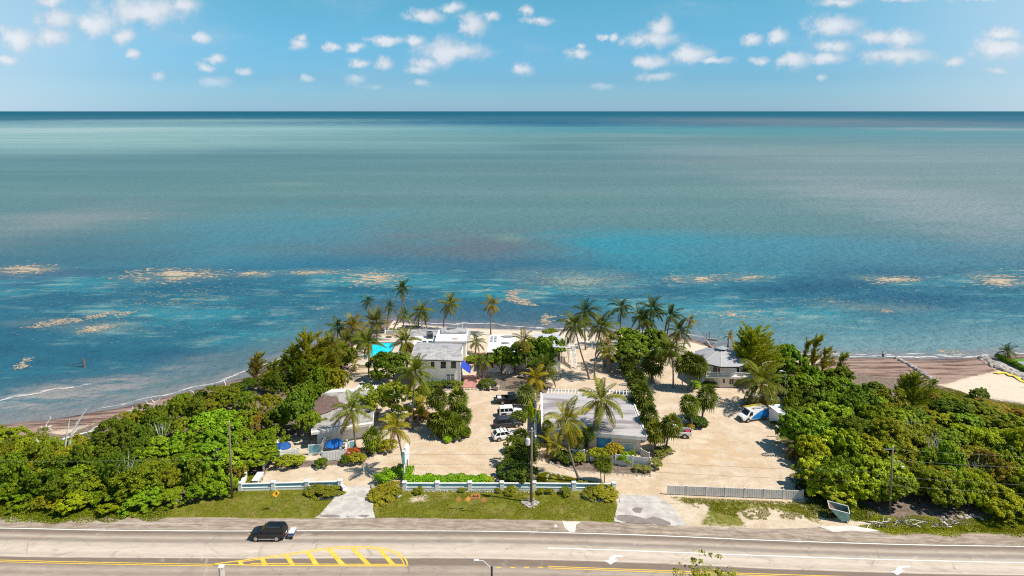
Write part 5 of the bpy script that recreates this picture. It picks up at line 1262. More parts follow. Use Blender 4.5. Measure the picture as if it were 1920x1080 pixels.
# flat trailer and a small skiff behind the van, scooter under the trees
p = G(1405, 757); E = empty('flat_trailer', (p.x, p.y, 0), R(12), 'weathered flat trailer bed behind the service van, under the big palm', 'trailer')
MB().cbox((0, 0, .62), (3.0, 1.7, .1)).build('bed', mat('weathered_ply', (.30, .24, .21), .85), E)
for s_ in (-1, 1): wheel(E, -.3, s_ * .95, .3, s_); MB().cbox((0, s_ * .85, .72), (3.0, .05, .12)).build('side_rail', RUST, E)
MB().tube([(1.5, 0, .55), (2.6, 0, .5)], .05, 5).build('drawbar', RUST, E)
def skiff(label, c, rz, L, material, z=.5):
    E2 = empty('small_boat', tuple(c), rz, label, 'boat'); secs = []
    for (x, w_, zb, zt) in [(-L/2, .78, .08, .62), (-L*.2, .85, .03, .62), (L*.15, .75, .05, .66), (L*.36, .42, .16, .74), (L/2, .05, .45, .82)]:
        secs.append([(x, -w_ * .55, zb + z), (x, -w_, zt * .6 + z), (x, -w_ * 1.02, zt + z), (x, -w_ * .85, zt + z), (x, -w_ * .5, zb + .1 + z), (x, w_ * .5, zb + .1 + z), (x, w_ * .85, zt + z), (x, w_ * 1.02, zt + z), (x, w_, zt * .6 + z), (x, w_ * .55, zb + z)])
    loft(secs).build('hull', material, E2)
    for x in (-L*.28, L*.05): MB().cbox((x, 0, .5 + z), (.3, 1.35, .05)).build('thwart', FENCEW, E2)
    MB().cbox((-L/2 - .12, 0, .75 + z), (.3, .35, .55)).build('outboard', PLASTIC, E2, bevel=.04)
    for x in (-L*.25, L*.25): MB().cbox((x, 0, z * .5), (.16, .9, z + .1)).build('cradle', RUST, E2)
skiff('white skiff on a cradle under the big palm behind the van', G(1420, 752), R(170), 4.2, WHITE)
skiff('grey skiff on a cradle beside the thicket behind the shed', G(1449, 757), R(185), 4.6, mat('skiff_grey', (.25, .25, .26), .5))
p = G(925, 730); E = empty('golf_cart', (p.x, p.y, 0), R(168), 'small tan open buggy in shade beside the forecourt', 'buggy')
loft([[(x, -w_, .3), (x, -w_, zt), (x, w_, zt), (x, w_, .3)] for (x, w_, zt) in ((-1.2, .5, .7), (-1.1, .58, .85), (-.2, .6, .82), (.0, .6, .45), (.6, .6, .45), (.75, .58, .85), (1.15, .5, .7))]).build('body', mat('buggy_tan', (.42, .34, .27), .5), E)
for x in (-.75, .85):
    for s_ in (-1, 1): wheel(E, x, s_ * .55, .24, s_)
MB().cbox((-.4, 0, .95), (.5, 1.0, .16)).build('seat', PLASTIC, E); MB().cbox((-.68, 0, 1.15), (.1, 1.0, .4)).build('seat_back', PLASTIC, E)
MB().tube([(.45, .25, .8), (.2, .25, 1.05)], .03, 5).build('steering_column', PLASTIC, E)
p = G(919.5, 731); E = empty('motor_scooter', (p.x, p.y, 0), R(250), 'small white and dark scooter parked at the corner of the forecourt', 'scooter')
for x in (-.55, .6): wheel(E, x, 0, .24, 1)
loft([[(x, -w_, z_0), (x, -w_, z_1), (x, w_, z_1), (x, w_, z_0)] for (x, w_, z_0, z_1) in ((-.75, .1, .5, .75), (-.5, .16, .3, .8), (-.05, .16, .28, .75), (.0, .18, .26, .36), (.3, .16, .28, .4), (.42, .15, .3, 1.0), (.5, .06, .5, 1.0))]).build('body', WHITE, E)
MB().cbox((-.35, 0, .83), (.65, .26, .08)).build('seat', PLASTIC, E); MB().tube([(.4, -.3, 1.08), (.42, 0, 1.02), (.4, .3, 1.08)], .025, 5).build('handlebar', PLASTIC, E)

# ------------------------------------------------------------------ street furniture, walls, poles
def low_wall(label, pxs, byfun, side='teal'):
    P_ = [G(x, byfun(x)) for x in pxs]
    E2 = empty('roadside_wall', (P_[0].x, P_[0].y, 0), 0, label, 'wall')
    for k, p in enumerate(P_):
        q = p - E2.location; po = MB().box(q.x - .28, q.x + .28, q.y - .24, q.y + .24, 0, 1.22).build('pillar', WALLW, E2)
        MB().box(q.x - .33, q.x + .33, q.y - .29, q.y + .29, 1.22, 1.32).build('pillar_cap', WHITE, po)
    for a, b_ in zip(P_[:-1], P_[1:]):
        a = a - E2.location; b_ = b_ - E2.location; d = (b_ - a).normalized(); n = Vector((-d.y, d.x, 0)); a2, b2 = a + d * .28, b_ - d * .28
        def run(nm, z0, z1, th, m_):
            q = [a2 - n * th, b2 - n * th, b2 + n * th, a2 + n * th]; return MB().prism([(v.x, v.y) for v in q], z0, z1).build(nm, m_, E2)
        run('plinth', 0, .46, .16, WALLW); run('ledge', .46, .53, .2, WHITE); run('top_rail', 1.0, 1.1, .13, WHITE)
        for z in np.linspace(.56, .90, 4): run('louvre', z, z + .085, .05, TEAL)
        run('louvre_back', .535, .998, .02, TEAL)
    return E2
low_wall('long low white wall with teal louvres and pillars, left of the concrete drive', [451, 513, 576, 638], lambda x: 920 - (x - 450) * .028)
low_wall('long low white wall with teal louvres and pillars, in front of the green hedge', [759, 820, 881, 941, 1001.5, 1076, 1151], lambda x: 918.5 + max(0, x - 1000) * .008)
boxwall('wall_return', 'short white wall return slanting back at the left end of the roadside wall', G(454, 916), G(462, 897), 1.1, .3)
boxwall('wall_stub', 'white concrete block lying behind the left roadside wall', G(478, 908), G(489, 892), .55, .9, CONC)
boxwall('wall_end', 'white stepped end piece beside the left drive', G(641, 917), G(645, 922), .7, .35)
picket('board_fence', 'long pale grey board fence with white post caps, right of the drives', G(1252, 927), G(1505, 937), 1.4, FENCEG, .3)
# sign pylon seen edge-on: two teal posts, white box high up
p0, p1 = G(758, 900), G(765, 887)
E = empty('sign_pylon', (p0.x, p0.y, 0), 0, 'tall teal and white roadside sign pylon seen edge on above the hedge', 'sign'); d = p1 - p0
zt = T(757, 846, p0.y).z; zb = T(757, 869, p0.y).z
ang = math.atan2(d.y, d.x)
for f, nm in ((0.0, 'post'), (1.0, 'post')):
    q = d * f; o = MB().box(-.07, .07, -.2, .2, 0, zb + .2).build(nm, SIGNT, E, loc=(q.x, q.y, 0), rot=(0, 0, ang - R(90)))
    MB().box(.072, .12, -.2, .2, 0, zb + .2).build('post_edge', WHITE, o)
Lb = d.length + .5
o = MB().box(-.25, Lb - .25, -.19, .19, zb, zt).build('sign_box', SIGNT, E, loc=(0, 0, 0), rot=(0, 0, ang))
MB().box(-.3, Lb - .2, -.22, .22, zt, zt + .1).build('sign_cap', WHITE, o)
MB().box(-.2, Lb - .3, -.23, -.192, zb + .1, zt - .1).build('sign_face', WHITE, o); MB().box(-.2, Lb - .3, .192, .23, zb + .1, zt - .1).build('sign_face', WHITE, o)
# traffic signs
def post_sign(name, label, bx, by, tx, ty, w_, kind, material, group=None):
    p = G(bx, by); c = T(tx, ty, p.y); h = c.z
    E2 = empty(name, (p.x, p.y, 0), 0, label, 'sign', group)
    MB().tube([(0, .03, 0), (0, .03, h)], .035, 6).build('post', GALV, E2)
    if kind == 'diamond':
        q = [(0, h - w_), (w_, h), (0, h + w_), (-w_, h)]; mb = MB(); mb.add([(x, -.01, z) for x, z in q] + [(x, -.03, z) for x, z in q], [(0, 1, 2, 3), (7, 6, 5, 4)] + [(i, (i + 1) % 4, 4 + (i + 1) % 4, 4 + i) for i in range(4)])
        o = mb.build('plate', material, E2)
    else:
        o = MB().box(-w_, w_, -.03, -.01, h - w_ * .55, h + w_ * .55).build('plate', material, E2)
    return E2, o, h
E, o, h = post_sign('warning_sign', 'yellow diamond warning sign with black figure on the left grass verge', 519, 957.5, 519.5, 925.5, .55, 'diamond', SIGNY)
E.rotation_euler = (0, 0, R(38))
# the black figure: a person on the diamond
mb = MB(); q = [(-.06, -.3), (.02, -.3), (.04, -.05), (.12, -.28), (.2, -.26), (.12, .05), (.2, .0), (.22, .06), (.08, .2), (-.1, .18), (-.18, .0), (-.12, -.02), (-.06, .06)]
mb.add([(x, -.036, h + z) for x, z in q] + [(x, -.031, h + z) for x, z in q], [tuple(range(len(q))), tuple(range(2 * len(q) - 1, len(q) - 1, -1))]); mb.build('symbol', SIGNK, o)
MB().lathe([(.001, -.036), (.07, -.036), (.07, -.031), (.001, -.031)], 10, c=(0.0, 0, h + .28), axis='Y').build('symbol_head', SIGNK, o)
post_sign('orange_marker', 'small orange diamond marker sign, leftmost of the roadside three', 860, 955.5, 859.5, 936, .42, 'diamond', SIGNO)
E, o, h = post_sign('orange_marker', 'small orange diamond marker sign, just left of the arrow sign', 878, 955.5, 877.5, 935.5, .42, 'diamond', SIGNO); E.rotation_euler = (0, 0, R(25))
post_sign('orange_marker', 'small orange diamond marker sign, just right of the arrow sign', 907.5, 955.5, 907.5, 937, .42, 'diamond', SIGNO)
E, o, h = post_sign('arrow_sign', 'orange rectangular sign with black double headed arrow', 892, 960, 892, 930, .62, 'rect', SIGNO)
q = [(-.46, 0), (-.26, .2), (-.26, .06), (.26, .06), (.26, .2), (.46, 0), (.26, -.2), (.26, -.06), (-.26, -.06), (-.26, -.2)]
MB().add([(x, -.038, h + z) for x, z in q] + [(x, -.032, h + z) for x, z in q], [tuple(range(10)), tuple(range(19, 9, -1))] + [(i, (i + 1) % 10, 10 + (i + 1) % 10, 10 + i) for i in range(10)]).build('arrow', SIGNK, o)
# utility poles
def pole(label, bx, by, tx, ty, r0=.17, lamp=False):
    p = G(bx, by); c = T(tx, ty, p.y); E2 = empty('utility_pole', (p.x, p.y, 0), 0, label, 'pole')
    MB().tube([(0, 0, -.3), ((c.x - p.x) * .5, 0, c.z / 2), (c.x - p.x, 0, c.z)], [r0, r0 * .85, r0 * .68], 10).build('shaft', WOODP, E2, smooth=True)
    MB().lathe([(r0 * .7, 0), (r0 * .3, .08)], 10, c=(c.x - p.x, 0, c.z)).build('cap', FENCEG, E2)
    return E2, p, c
EL, pl, cl = pole('tall bare wooden utility pole at the edge of the left thicket', 435, 934, 429.5, 790)
EC, pc, cc = pole('tall wooden utility pole with grey transformer beside the middle wall', 996, 942, 997, 803, .2)
z = T(993, 828, pc.y).z
o = MB().lathe([(.05, -.5), (.3, -.48), (.33, -.4), (.33, .4), (.28, .5), (.06, .52)], 14).build('transformer', mat('transformer_grey', (.55, .55, .57), .4, .05), EC, loc=(-.5, 0, z)); MB().box(.3, .5, -.06, .06, -.2, .2).build('bracket', GALV, o)
for x in (-.1, .1): MB().tube([(x, 0, .5), (x, 0, .75)], .04, 6).build('bushing', FENCEG, o)
MB().box(-.35, .35, -.05, .05, cc.z - .5, cc.z - .38).build('crossarm', GALV, EC)
ER, pr, cr = pole('wooden utility pole with street lamp in front of the right thicket', 1668, 962, 1674, 838)
z = T(1680, 873, pr.y).z
o = MB().tube([(.1, 0, z + .5), (.5, -.2, z + .6), (.9, -.5, z + .25)], .04, 6).build('lamp_arm', GALV, ER); MB().cbox((1.02, -.58, z + .15), (.42, .2, .14)).build('lamp_head', LAMPH, o, bevel=.03)
MB().tube([(0, 0, cr.z - .35), (-1.5, 0, cr.z - .32)], .05, 6).build('side_arm', GALV, ER)
p = G(1001.5, 938); E = empty('guy_marker', (p.x, p.y, 0), 0, 'thin yellow guy wire guard beside the transformer pole', 'marker'); MB().tube([(0, 0, 0), (0, .1, 2.6)], .045, 6).build('sleeve', YTARP, E); MB().tube([(0, .1, 2.6), (-.9, .3, 7.0)], .012, 4).build('guy_wire', WIREM, E)
def wire(label, a, b_, sag, material, r=.013):
    pts = []
    for i in range(25):
        f = i / 24; p = a.lerp(b_, f); p.z -= sag * 4 * f * (1 - f); pts.append(p)
    E2 = MB().tube(pts, r, 5).build('power_line', material); tag(E2, label, 'cable')
def at(p, c, f): return Vector((p.x + (c.x - p.x) * f, p.y, c.z * f))
offL = Vector((-75, 94, 0)); offR = Vector((118, 84, 0))
wire('upper dark cable spanning from left wooden pole to the transformer pole', at(pl, cl, .62), at(pc, cc, .66), .35, WIREM)
wire('lower dark cable spanning from left wooden pole to the transformer pole', at(pl, cl, .50), at(pc, cc, .53), .35, WIREM)
wire('upper dark cable spanning from transformer pole to the right lamp pole', at(pc, cc, .66), at(pr, cr, .62), .4, WIREM)
wire('lower dark cable spanning from transformer pole to the right lamp pole', at(pc, cc, .53), at(pr, cr, .48), .4, WIREM)
wire('pale cable crossing in front of the left thicket', at(pl, cl, .52), Vector((-88, 92, 6.6)), .3, WIREP)
for k, f in enumerate((.96, .80, .55, .42)):
    wire(('top', 'second', 'third', 'lowest')[k] + ' pale cable running right from the lamp pole across the thicket', at(pr, cr, f), Vector((125, 85 - .3 * k, cr.z * f - .4)), .5, WIREP)
# lamp posts
p = Vector((T(922, 1062, 67).x, 67, 0)); zt = T(922, 1062, 67).z
E = empty('street_lamp', tuple(p), 0, 'street lamp with curved white arm rising at the lower frame edge', 'street lamp')
MB().tube([(0, 0, 0), (0, 0, zt)], [.14, .11], 8).build('shaft', mat('lamp_pole_dark', (.05, .045, .04), .8), E)
tip = T(895, 1051, 67); q = tip - p
o = MB().tube([(0, 0, zt - .25), (-.5, 0, zt + .25), (q.x * .6, 0, q.z - .02), (q.x, 0, q.z + .05)], .035, 6).build('arm', LAMPH, E); MB().cbox((q.x - .12, 0, q.z + .05), (.55, .25, .14)).build('lamp_head', LAMPH, o, bevel=.04)
p = Vector((T(415, 1062, 66).x, 66, 0)); zt = T(415, 1061, 66).z
E = empty('concrete_pole', tuple(p), 0, 'top of a square white concrete pole at the lower frame edge', 'pole')
MB().tube([(0, 0, 0), (0, 0, zt - .1)], [.42, .32], 4).build('shaft', CONC, E); MB().cbox((0, 0, zt - .04), (.52, .52, .1)).build('cap', WHITE, E)
p = G(1470, 760); c = T(1469, 697, p.y); E = empty('street_lamp', (p.x, p.y, 0), 0, 'slim street lamp with flat head standing behind the big palm', 'street lamp')
MB().tube([(0, 0, 0), (0, 0, c.z)], .07, 6).build('shaft', GALV, E); o = MB().tube([(0, 0, c.z - .02), (-.7, 0, c.z + .15)], .045, 6).build('arm', GALV, E); MB().cbox((-.85, 0, c.z + .16), (.7, .3, .14)).build('lamp_head', LAMPH, o, bevel=.04)
# dumpster
p = G(1575, 972); E = empty('rubbish_skip', (p.x, p.y, 0), R(-18), 'open green rubbish skip with slanted front on the right verge', 'skip')
q = [(-1.55, 1.75), (1.0, 1.45), (1.0, .35), (.1, .12)]
for y in (-.95, .88):
    MB().add([(x, y, z) for x, z in q] + [(x, y + .07, z) for x, z in q], [(0, 1, 2, 3), (7, 6, 5, 4)] + [(i, (i + 1) % 4, 4 + (i + 1) % 4, 4 + i) for i in range(4)]).build('side_panel', SKIPG, E)
MB().box(1.005, 1.06, -.95, .95, .33, 1.45).build('end_panel', SKIPG, E)
def pl4(nm, x0, z0, x1, z1, m_):
    v = Vector((x1 - x0, 0, z1 - z0)).normalized(); n = Vector((-v.z, 0, v.x)) * .05
    MB().add([(x0, -.88, z0), (x1, -.88, z1), (x1, .88, z1), (x0, .88, z0), (x0 + n.x, -.88, z0 + n.z), (x1 + n.x, -.88, z1 + n.z), (x1 + n.x, .88, z1 + n.z), (x0 + n.x, .88, z0 + n.z)], [(0,1,2,3),(7,6,5,4),(0,4,5,1),(1,5,6,2),(2,6,7,3),(3,7,4,0)]).build(nm, m_, E)
pl4('front_panel', -1.53, 1.72, .1, .14, RUST); pl4('floor', .1, .14, 1.0, .36, RUST)
for (a, b_) in (((-1.55, -.95, 1.78), (1.03, -.95, 1.48)), ((-1.55, .95, 1.78), (1.03, .95, 1.48)), ((1.03, -.95, 1.48), (1.03, .95, 1.48)), ((-1.55, -.95, 1.78), (-1.55, .95, 1.78))): MB().tube([a, b_], .05, 5).build('rim', FENCEW, E)
for y in (-.8, .8): MB().tube([(-.35, y, 0), (-.35, y, .62)], .05, 5).build('leg', SKIPG, E); MB().tube([(.9, y, 0), (.9, y, .4)], .05, 5).build('leg', SKIPG, E)
MB().cbox((-.6, -.3, 1.1), (.5, .4, .2)).build('rubbish', REDP, E)
# rocks
def rock_mesh(seed):
    bm = bmesh.new(); bmesh.ops.create_icosphere(bm, subdivisions=2, radius=.5); r = random.Random(seed)
    o_ = [Vector((r.uniform(-1, 1), r.uniform(-1, 1), r.uniform(-1, 1))).normalized() for _ in range(9)]
    for v in bm.verts:
        k = 1.0
        for a in o_:
            dd = v.co.normalized().dot(a)
            if dd > .55: k = min(k, .78 + .1 * r.random() + (1 - dd) * .3)
        v.co *= k; v.co.z *= .75
    return bm
ROCKS = []
for s_ in range(5):
    bm = rock_mesh(s_)
    for m_, nm in ((STONE, 'rock_pale'), (STONED, 'rock_dark')):
        me = bpy.data.meshes.new(nm); bm.to_mesh(me); me.materials.append(m_); ROCKS.append(me)
    bm.free()
def rocks_along(name, label, cat, pts, spread, size, n, dark=.3, seed=1, z=0.0):
    r = random.Random(seed); E2 = empty(name, (pts[0].x, pts[0].y, 0), 0, label, cat)
    for i in range(n):
        f = (i + r.uniform(-.3, .3)) / max(1, n - 1) * (len(pts) - 1); f = min(max(f, 0), len(pts) - 1.001); k = int(f); p = pts[k].lerp(pts[k + 1], f - k) - E2.location
        s_ = size * r.uniform(.6, 1.35)
        link('rock', ROCKS[2 * r.randrange(5) + (1 if r.random() < dark else 0)], E2, (p.x + r.uniform(-spread, spread), p.y + r.uniform(-spread, spread), z + p.z + s_ * .12), (r.uniform(-.4, .4), r.uniform(-.4, .4), r.uniform(0, 6.3)), (s_ * r.uniform(.9, 1.4), s_, s_ * .9))
    return E2
rocks_along('rock_groyne', 'line of pale boulders running down the brown beach to the water', 'groyne', [G(1681, 672, -.6), G(1700, 683, -.1), G(1716, 692), G(1730, 700), G(1752, 714)], .35, 1.0, 46, .35, 1)
rocks_along('rock_revetment', 'sloping boulder revetment beside the clipped hedge at far right', 'revetment', [G(1846, 673, -.5), G(1862, 684), G(1885, 694), G(1905, 702), G(1930, 715)], 1.3, 1.15, 90, .25, 2)
o = sheet('revetment_path', [(1866, 673), (1880, 674), (1925, 700), (1925, 712)], .06, CONC, kind='structure')
def border(label, pts, size, n, dark, seed, spread=.12):
    return rocks_along('stone_border', label, 'stones', pts, spread, size, n, dark, seed)
border('ring of loose stones round the palm island in the car park', [G(812, 806), G(813, 815), G(822, 822), G(838, 828), G(856, 826), G(870, 818), G(878, 808)], .6, 44, .5, 3, .2)
border('heap of pale rubble round the foot of the transformer pole', [G(985, 946), G(990, 949), G(1000, 949), G(1006, 944), G(998, 940), G(988, 941), G(985, 946)], .5, 46, .25, 21, .45)
border('row of pale stones at foot of the roadside wall and hedge', [G(759, 921), G(820, 921.5), G(900, 922), G(960, 923), G(1070, 923)], .26, 90, .05, 4, .15)
border('white stones round the clipped shrub bed at left drive corner', [G(700, 905), G(696, 922), G(705, 932), G(728, 936), G(752, 930)], .55, 26, .1, 5)
border('stones round the oval shrub bed at right end of middle wall', [G(1094, 927), G(1100, 935), G(1116, 940), G(1140, 938), G(1155, 931)], .5, 26, .2, 6)
border('small stones round the oval shrub bed by the left wall', [G(577, 928), G(590, 934), G(610, 936), G(628, 932), G(641, 924)], .35, 28, .1, 7)
border('curved row of stones bordering the yard behind the right concrete drive', [G(1023, 857), G(1032, 868), G(1050, 876), G(1080, 884), G(1120, 888), G(1220, 893)], .3, 60, .2, 8)
border('stones edging the planting beside left motel patio', [G(640, 872), G(680, 868), G(704, 850), G(730, 848), G(745, 838)], .4, 44, .3, 9)
border('stones edging the bed in front of the two storey house', [G(796, 732), G(830, 731), G(860, 731), G(905, 729), G(920, 730)], .45, 48, .4, 10)
border('arched stone edging on the small lawn behind middle wall', [G(1025, 900), G(1026, 892), G(1034, 888), G(1048, 890), G(1056, 899)], .35, 24, .1, 11)
border('pale loose stones before the thicket at far right verge', [G(1770, 975), G(1800, 970), G(1820, 968), G(1840, 972)], .5, 30, .15, 12, .5)
# clutter of cut branches on the right verge
r = random.Random(8); E = empty('branch_pile', tuple(G(1700, 985)), 0, 'long heap of dry cut branches below the right thicket', 'branch pile')
for i in range(110):
    a = G(r.uniform(1622, 1800), r.uniform(977, 992)) - E.location; t_ = r.uniform(-.6, 3.7); l_ = r.uniform(.5, 1.8)
    b_ = a + Vector((math.cos(t_) * l_, math.sin(t_) * l_ * .6, 0)); a.z = r.uniform(.03, .35); b_.z = r.uniform(.05, .7)
    MB().tube([a, a.lerp(b_, .5) + Vector((0, 0, r.uniform(-.1, .2))), b_], [.05, .04, .02], 4).build('branch', (BARK, RUST, DRIFT, DRIFTD)[r.randrange(4)], E)
# dead timber on the left shore
def dead_tree(label, bx, by, limbs, material=DRIFT, z=0.0, r0=.16, name='dead_tree'):
    p = G(bx, by, z); E2 = empty(name, tuple(p), 0, label, 'dead tree')
    for (pts, rr) in limbs:
        q = []
        for (x, y, dy) in pts: c = T(x, y, p.y + dy); q.append(c - p)
        MB().tube(q, [1.25 * rr * (1 - .75 * i / (len(q) - 1)) for i in range(len(q))], 6).build('limb', material, E2)
dead_tree('tall forked bleached dead tree on the left beach', 129, 838, [([(129, 838, 0), (134, 815, 0), (142, 800, .3), (150, 786, .5), (155, 778, .6), (162, 768, .8)], .2), ([(134, 815, 0), (143, 808, .4), (157, 797, .8)], .12), ([(142, 800, .3), (143, 790, .3)], .07)])
dead_tree('thin upright bleached dead stem left of the forked dead tree', 122, 838, [([(122, 838, 0), (125, 815, 0), (128, 800, .1), (131, 783, .2)], .13), ([(125, 812, 0), (131, 795, .2)], .06)])
dead_tree('grey root tangle lying on the left brown beach', 85, 808, [([(78, 808, 0), (90, 801, .5), (98, 797, .8)], .2), ([(84, 806, 0), (87, 795, .3), (95, 785, .5), (93, 780, .6)], .1), ([(84, 806, 0), (76, 800, -.3), (74, 806, -.5)], .12), ([(88, 802, 0), (99, 806, -.5)], .1)])
dead_tree('dark leaning stump at the edge of left beach grass', 105, 846, [([(105, 846, 0), (108, 834, 0), (110, 825, .2)], .18), ([(108, 834, 0), (113, 833, .3)], .08)], DRIFTD)
dead_tree('long bleached fallen trunk across the left beach', 150, 826, [([(118, 824, 0), (140, 816, .6), (165, 811, 1.2), (190, 803, 2.0), (204, 787, 2.4)], .17), ([(165, 811, 1.2), (180, 800, 1.8), (192, 797, 2.2)], .1)])
dead_tree('bleached branches scattered below the left dead trees', 70, 830, [([(70, 826, 0), (80, 838, -.3), (85, 836, -.4)], .1), ([(66, 820, 0), (72, 830, 0), (80, 834, 0)], .09), ([(88, 828, .5), (100, 829, .6), (118, 828, .7)], .1)])
dead_tree('bleached branching dead shrub at the shoreline, beneath the thicket edge', 365, 754, [([(365, 756, 0), (367, 745, 0), (362, 735, .2), (355, 731, .3)], .13), ([(367, 745, 0), (374, 738, .2), (375, 730, .2)], .1), ([(362, 735, .2), (364, 729, .3)], .06)])
dead_tree('small pale dead branch standing nearest the left casuarinas', 424, 724, [([(424, 728, 0), (422, 718, 0), (420, 714, .1)], .12)])
dead_tree('low bleached dead shrub with many twigs on the left shore', 290, 762, [([(288, 764, 0), (290, 755, 0), (284, 749, .2)], .12), ([(290, 755, 0), (298, 750, .2), (301, 746, .3)], .08), ([(289, 758, 0), (277, 757, 0), (273, 750, .2)], .08)])
dead_tree('curled bleached dead shrub right of the twiggy one on left shore', 314, 760, [([(311, 762, 0), (309, 754, 0), (315, 750, .1)], .09), ([(313, 762, 0), (319, 756, .1), (317, 752, .2)], .08)])
dead_tree('bleached stump with roots half way along the left shore', 248, 775, [([(244, 776, 0), (247, 770, 0), (249, 762, .1)], .17), ([(247, 770, 0), (236, 771, 0)], .1), ([(247, 770, 0), (252, 776, -.2)], .1)])
dead_tree('dark driftwood stump with a long limb standing in the water', 157, 690, [([(159, 691, 0), (157, 680, 0), (156, 671, .1)], .28), ([(156, 679, 0), (146, 681, .2), (125, 686, .4)], .13), ([(157, 676, 0), (153, 672, 0)], .08)], DRIFTD, SEA_Z - .2)
dead_tree('tiny dark snag just above the water by the left foam line', 149, 752, [([(149, 753, 0), (150, 749, 0)], .12), ([(149, 751, 0), (152, 750, 0)], .08)], DRIFTD, SEA_Z - .1)
dead_tree('fallen pale trunks at the sand edge below the right thicket', 1472, 820, [([(1455, 798, 0), (1466, 808, .2), (1478, 820, .3)], .12), ([(1470, 818, 0), (1487, 828, 0)], .12)], DRIFT)
# yellow boom sheet and lawn of the neighbouring garden
pts = [G(x, y, .25) for x, y in ((1862, 698), (1872, 700), (1884, 699), (1892, 704), (1900, 705), (1912, 713), (1925, 718), (1922, 712), (1905, 703), (1893, 700), (1884, 698), (1870, 697))]
c_ = sum(pts, Vector()) / len(pts); rr_ = random.Random(3)
o = MB().slab([p + Vector((0, 0, rr_.uniform(-.08, .12))) for p in pts], .12).build('yellow_tarpaulin', YTARP); tag(o, 'crumpled yellow tarpaulin lying on the sand beside the revetment', 'tarpaulin')
LAWN = mat('clipped_lawn', (.07, .17, .012), .9, .15, 1.2, col2=(.10, .22, .02))
sheet('lawn', [(1884, 673.5), (1925, 672), (1990, 674), (1990, 700), (1925, 692)], .08, LAWN, kind='structure')
p = G(1912, 688); E = empty('white_platform', (p.x + 2, p.y, 0), 0, 'white low platform on the neighbouring lawn at the right edge', 'platform'); MB().box(-2.6, 3, -1.6, 2.2, 0, .35).build('slab', WHITE, E, bevel=.03); MB().box(-2.2, 2.6, -1.2, 1.8, .35, .4).build('inlay', GALV, E)
# low groyne planks, beach posts
for k, (label, x0, y0, x1, y1) in enumerate((('dark timber edging between the two sand terraces behind the ten sided house', 1324, 640, 1334, 653), ('low stone kerb along the seaward sand terrace', 1326, 638, 1345, 639))):
    boxwall('sand_retaining_wall', label, G(x0, y0), G(x1, y1), .35, .3, STONED, 'wall', STONED)
for k, (label, x_, y_, h_) in enumerate((('thin dark post at the water edge right of the palms, taller one', 1330, 637, 2.2), ('thin dark post at the water edge right of the palms, shorter one', 1324, 637, 1.3), ('slim white post on the beach between the white and grey houses', 973, 628, 2.2), ('slim white post on the beach left of the leaning palm', 867, 625, 2.4), ('slim pole standing at the beach behind the rear wing', 858, 618, 1.8))):
    p = G(x_, y_); E = empty('beach_post', (p.x, p.y, -.1), 0, label, 'post'); MB().tube([(0, 0, 0), (0, 0, h_)], .06, 6).build('shaft', DRIFTD if k < 2 else WHITE, E); MB().lathe([(.09, h_), (.09, h_ + .05)], 6).build('cap', DRIFTD if k < 2 else WHITE, E)
# standing person in the shallows
p = G(1655.5, 669.5, SEA_Z); E = empty('person', (p.x, p.y, SEA_Z - .35), R(150), 'person in white shirt and dark trousers wading near the right groyne', 'person')
def skinned(name, joints, edges, radii, material, parent, root=0):
    me = bpy.data.meshes.new(name); me.from_pydata(joints, edges, []); me.materials.append(material)
    o_ = link(name, me, parent); sk = o_.modifiers.new('skin', 'SKIN'); o_.modifiers.new('sub', 'SUBSURF').render_levels = 1
    for v, rd in zip(me.skin_vertices[0].data, radii): v.radius = (rd, rd)
    me.skin_vertices[0].data[root].use_root = True
    return o_
J = [(0, 0, .95), (0, .01, 1.2), (0, .02, 1.42), (0, .01, 1.54), (0, -.01, 1.66), (.2, .02, 1.4), (.27, .03, 1.12), (.24, -.06, .88), (-.2, .02, 1.4), (-.28, .02, 1.12), (-.2, -.12, .95), (.1, 0, .9), (.12, -.03, .5), (.12, .02, .08), (.12, -.1, .03), (-.1, 0, .9), (-.12, .02, .5), (-.12, .04, .08), (-.12, -.08, .03)]
SKN = mat('skin', (.30, .17, .11), .6); CLW = mat('shirt_white', (.72, .72, .72), .8); CLD = mat('trousers_dark', (.03, .03, .04), .8)
body = skinned('body', J, [(0, 1), (1, 2), (2, 3), (3, 4), (2, 5), (5, 6), (6, 7), (2, 8), (8, 9), (9, 10), (0, 11), (11, 12), (12, 13), (13, 14), (0, 15), (15, 16), (16, 17), (17, 18)], [.13, .13, .14, .06, .1, .07, .05, .04, .07, .05, .04, .1, .075, .05, .04, .1, .075, .05, .04], SKN, E)
skinned('shirt', [J[0], J[1], J[2], J[5], J[6], J[8], J[9]], [(0, 1), (1, 2), (2, 3), (3, 4), (2, 5), (5, 6)], [.15, .16, .165, .1, .08, .1, .08], CLW, E)
skinned('trousers', [J[0], J[11], J[12], (.12, .01, .2), J[15], J[16], (-.12, .03, .2)], [(0, 1), (1, 2), (2, 3), (0, 4), (4, 5), (5, 6)], [.145, .12, .095, .075, .12, .095, .075], CLD, E)
MB().lathe([(.12, 1.68), (.115, 1.74), (.06, 1.79)], 10).build('hair', TRIMD, E)

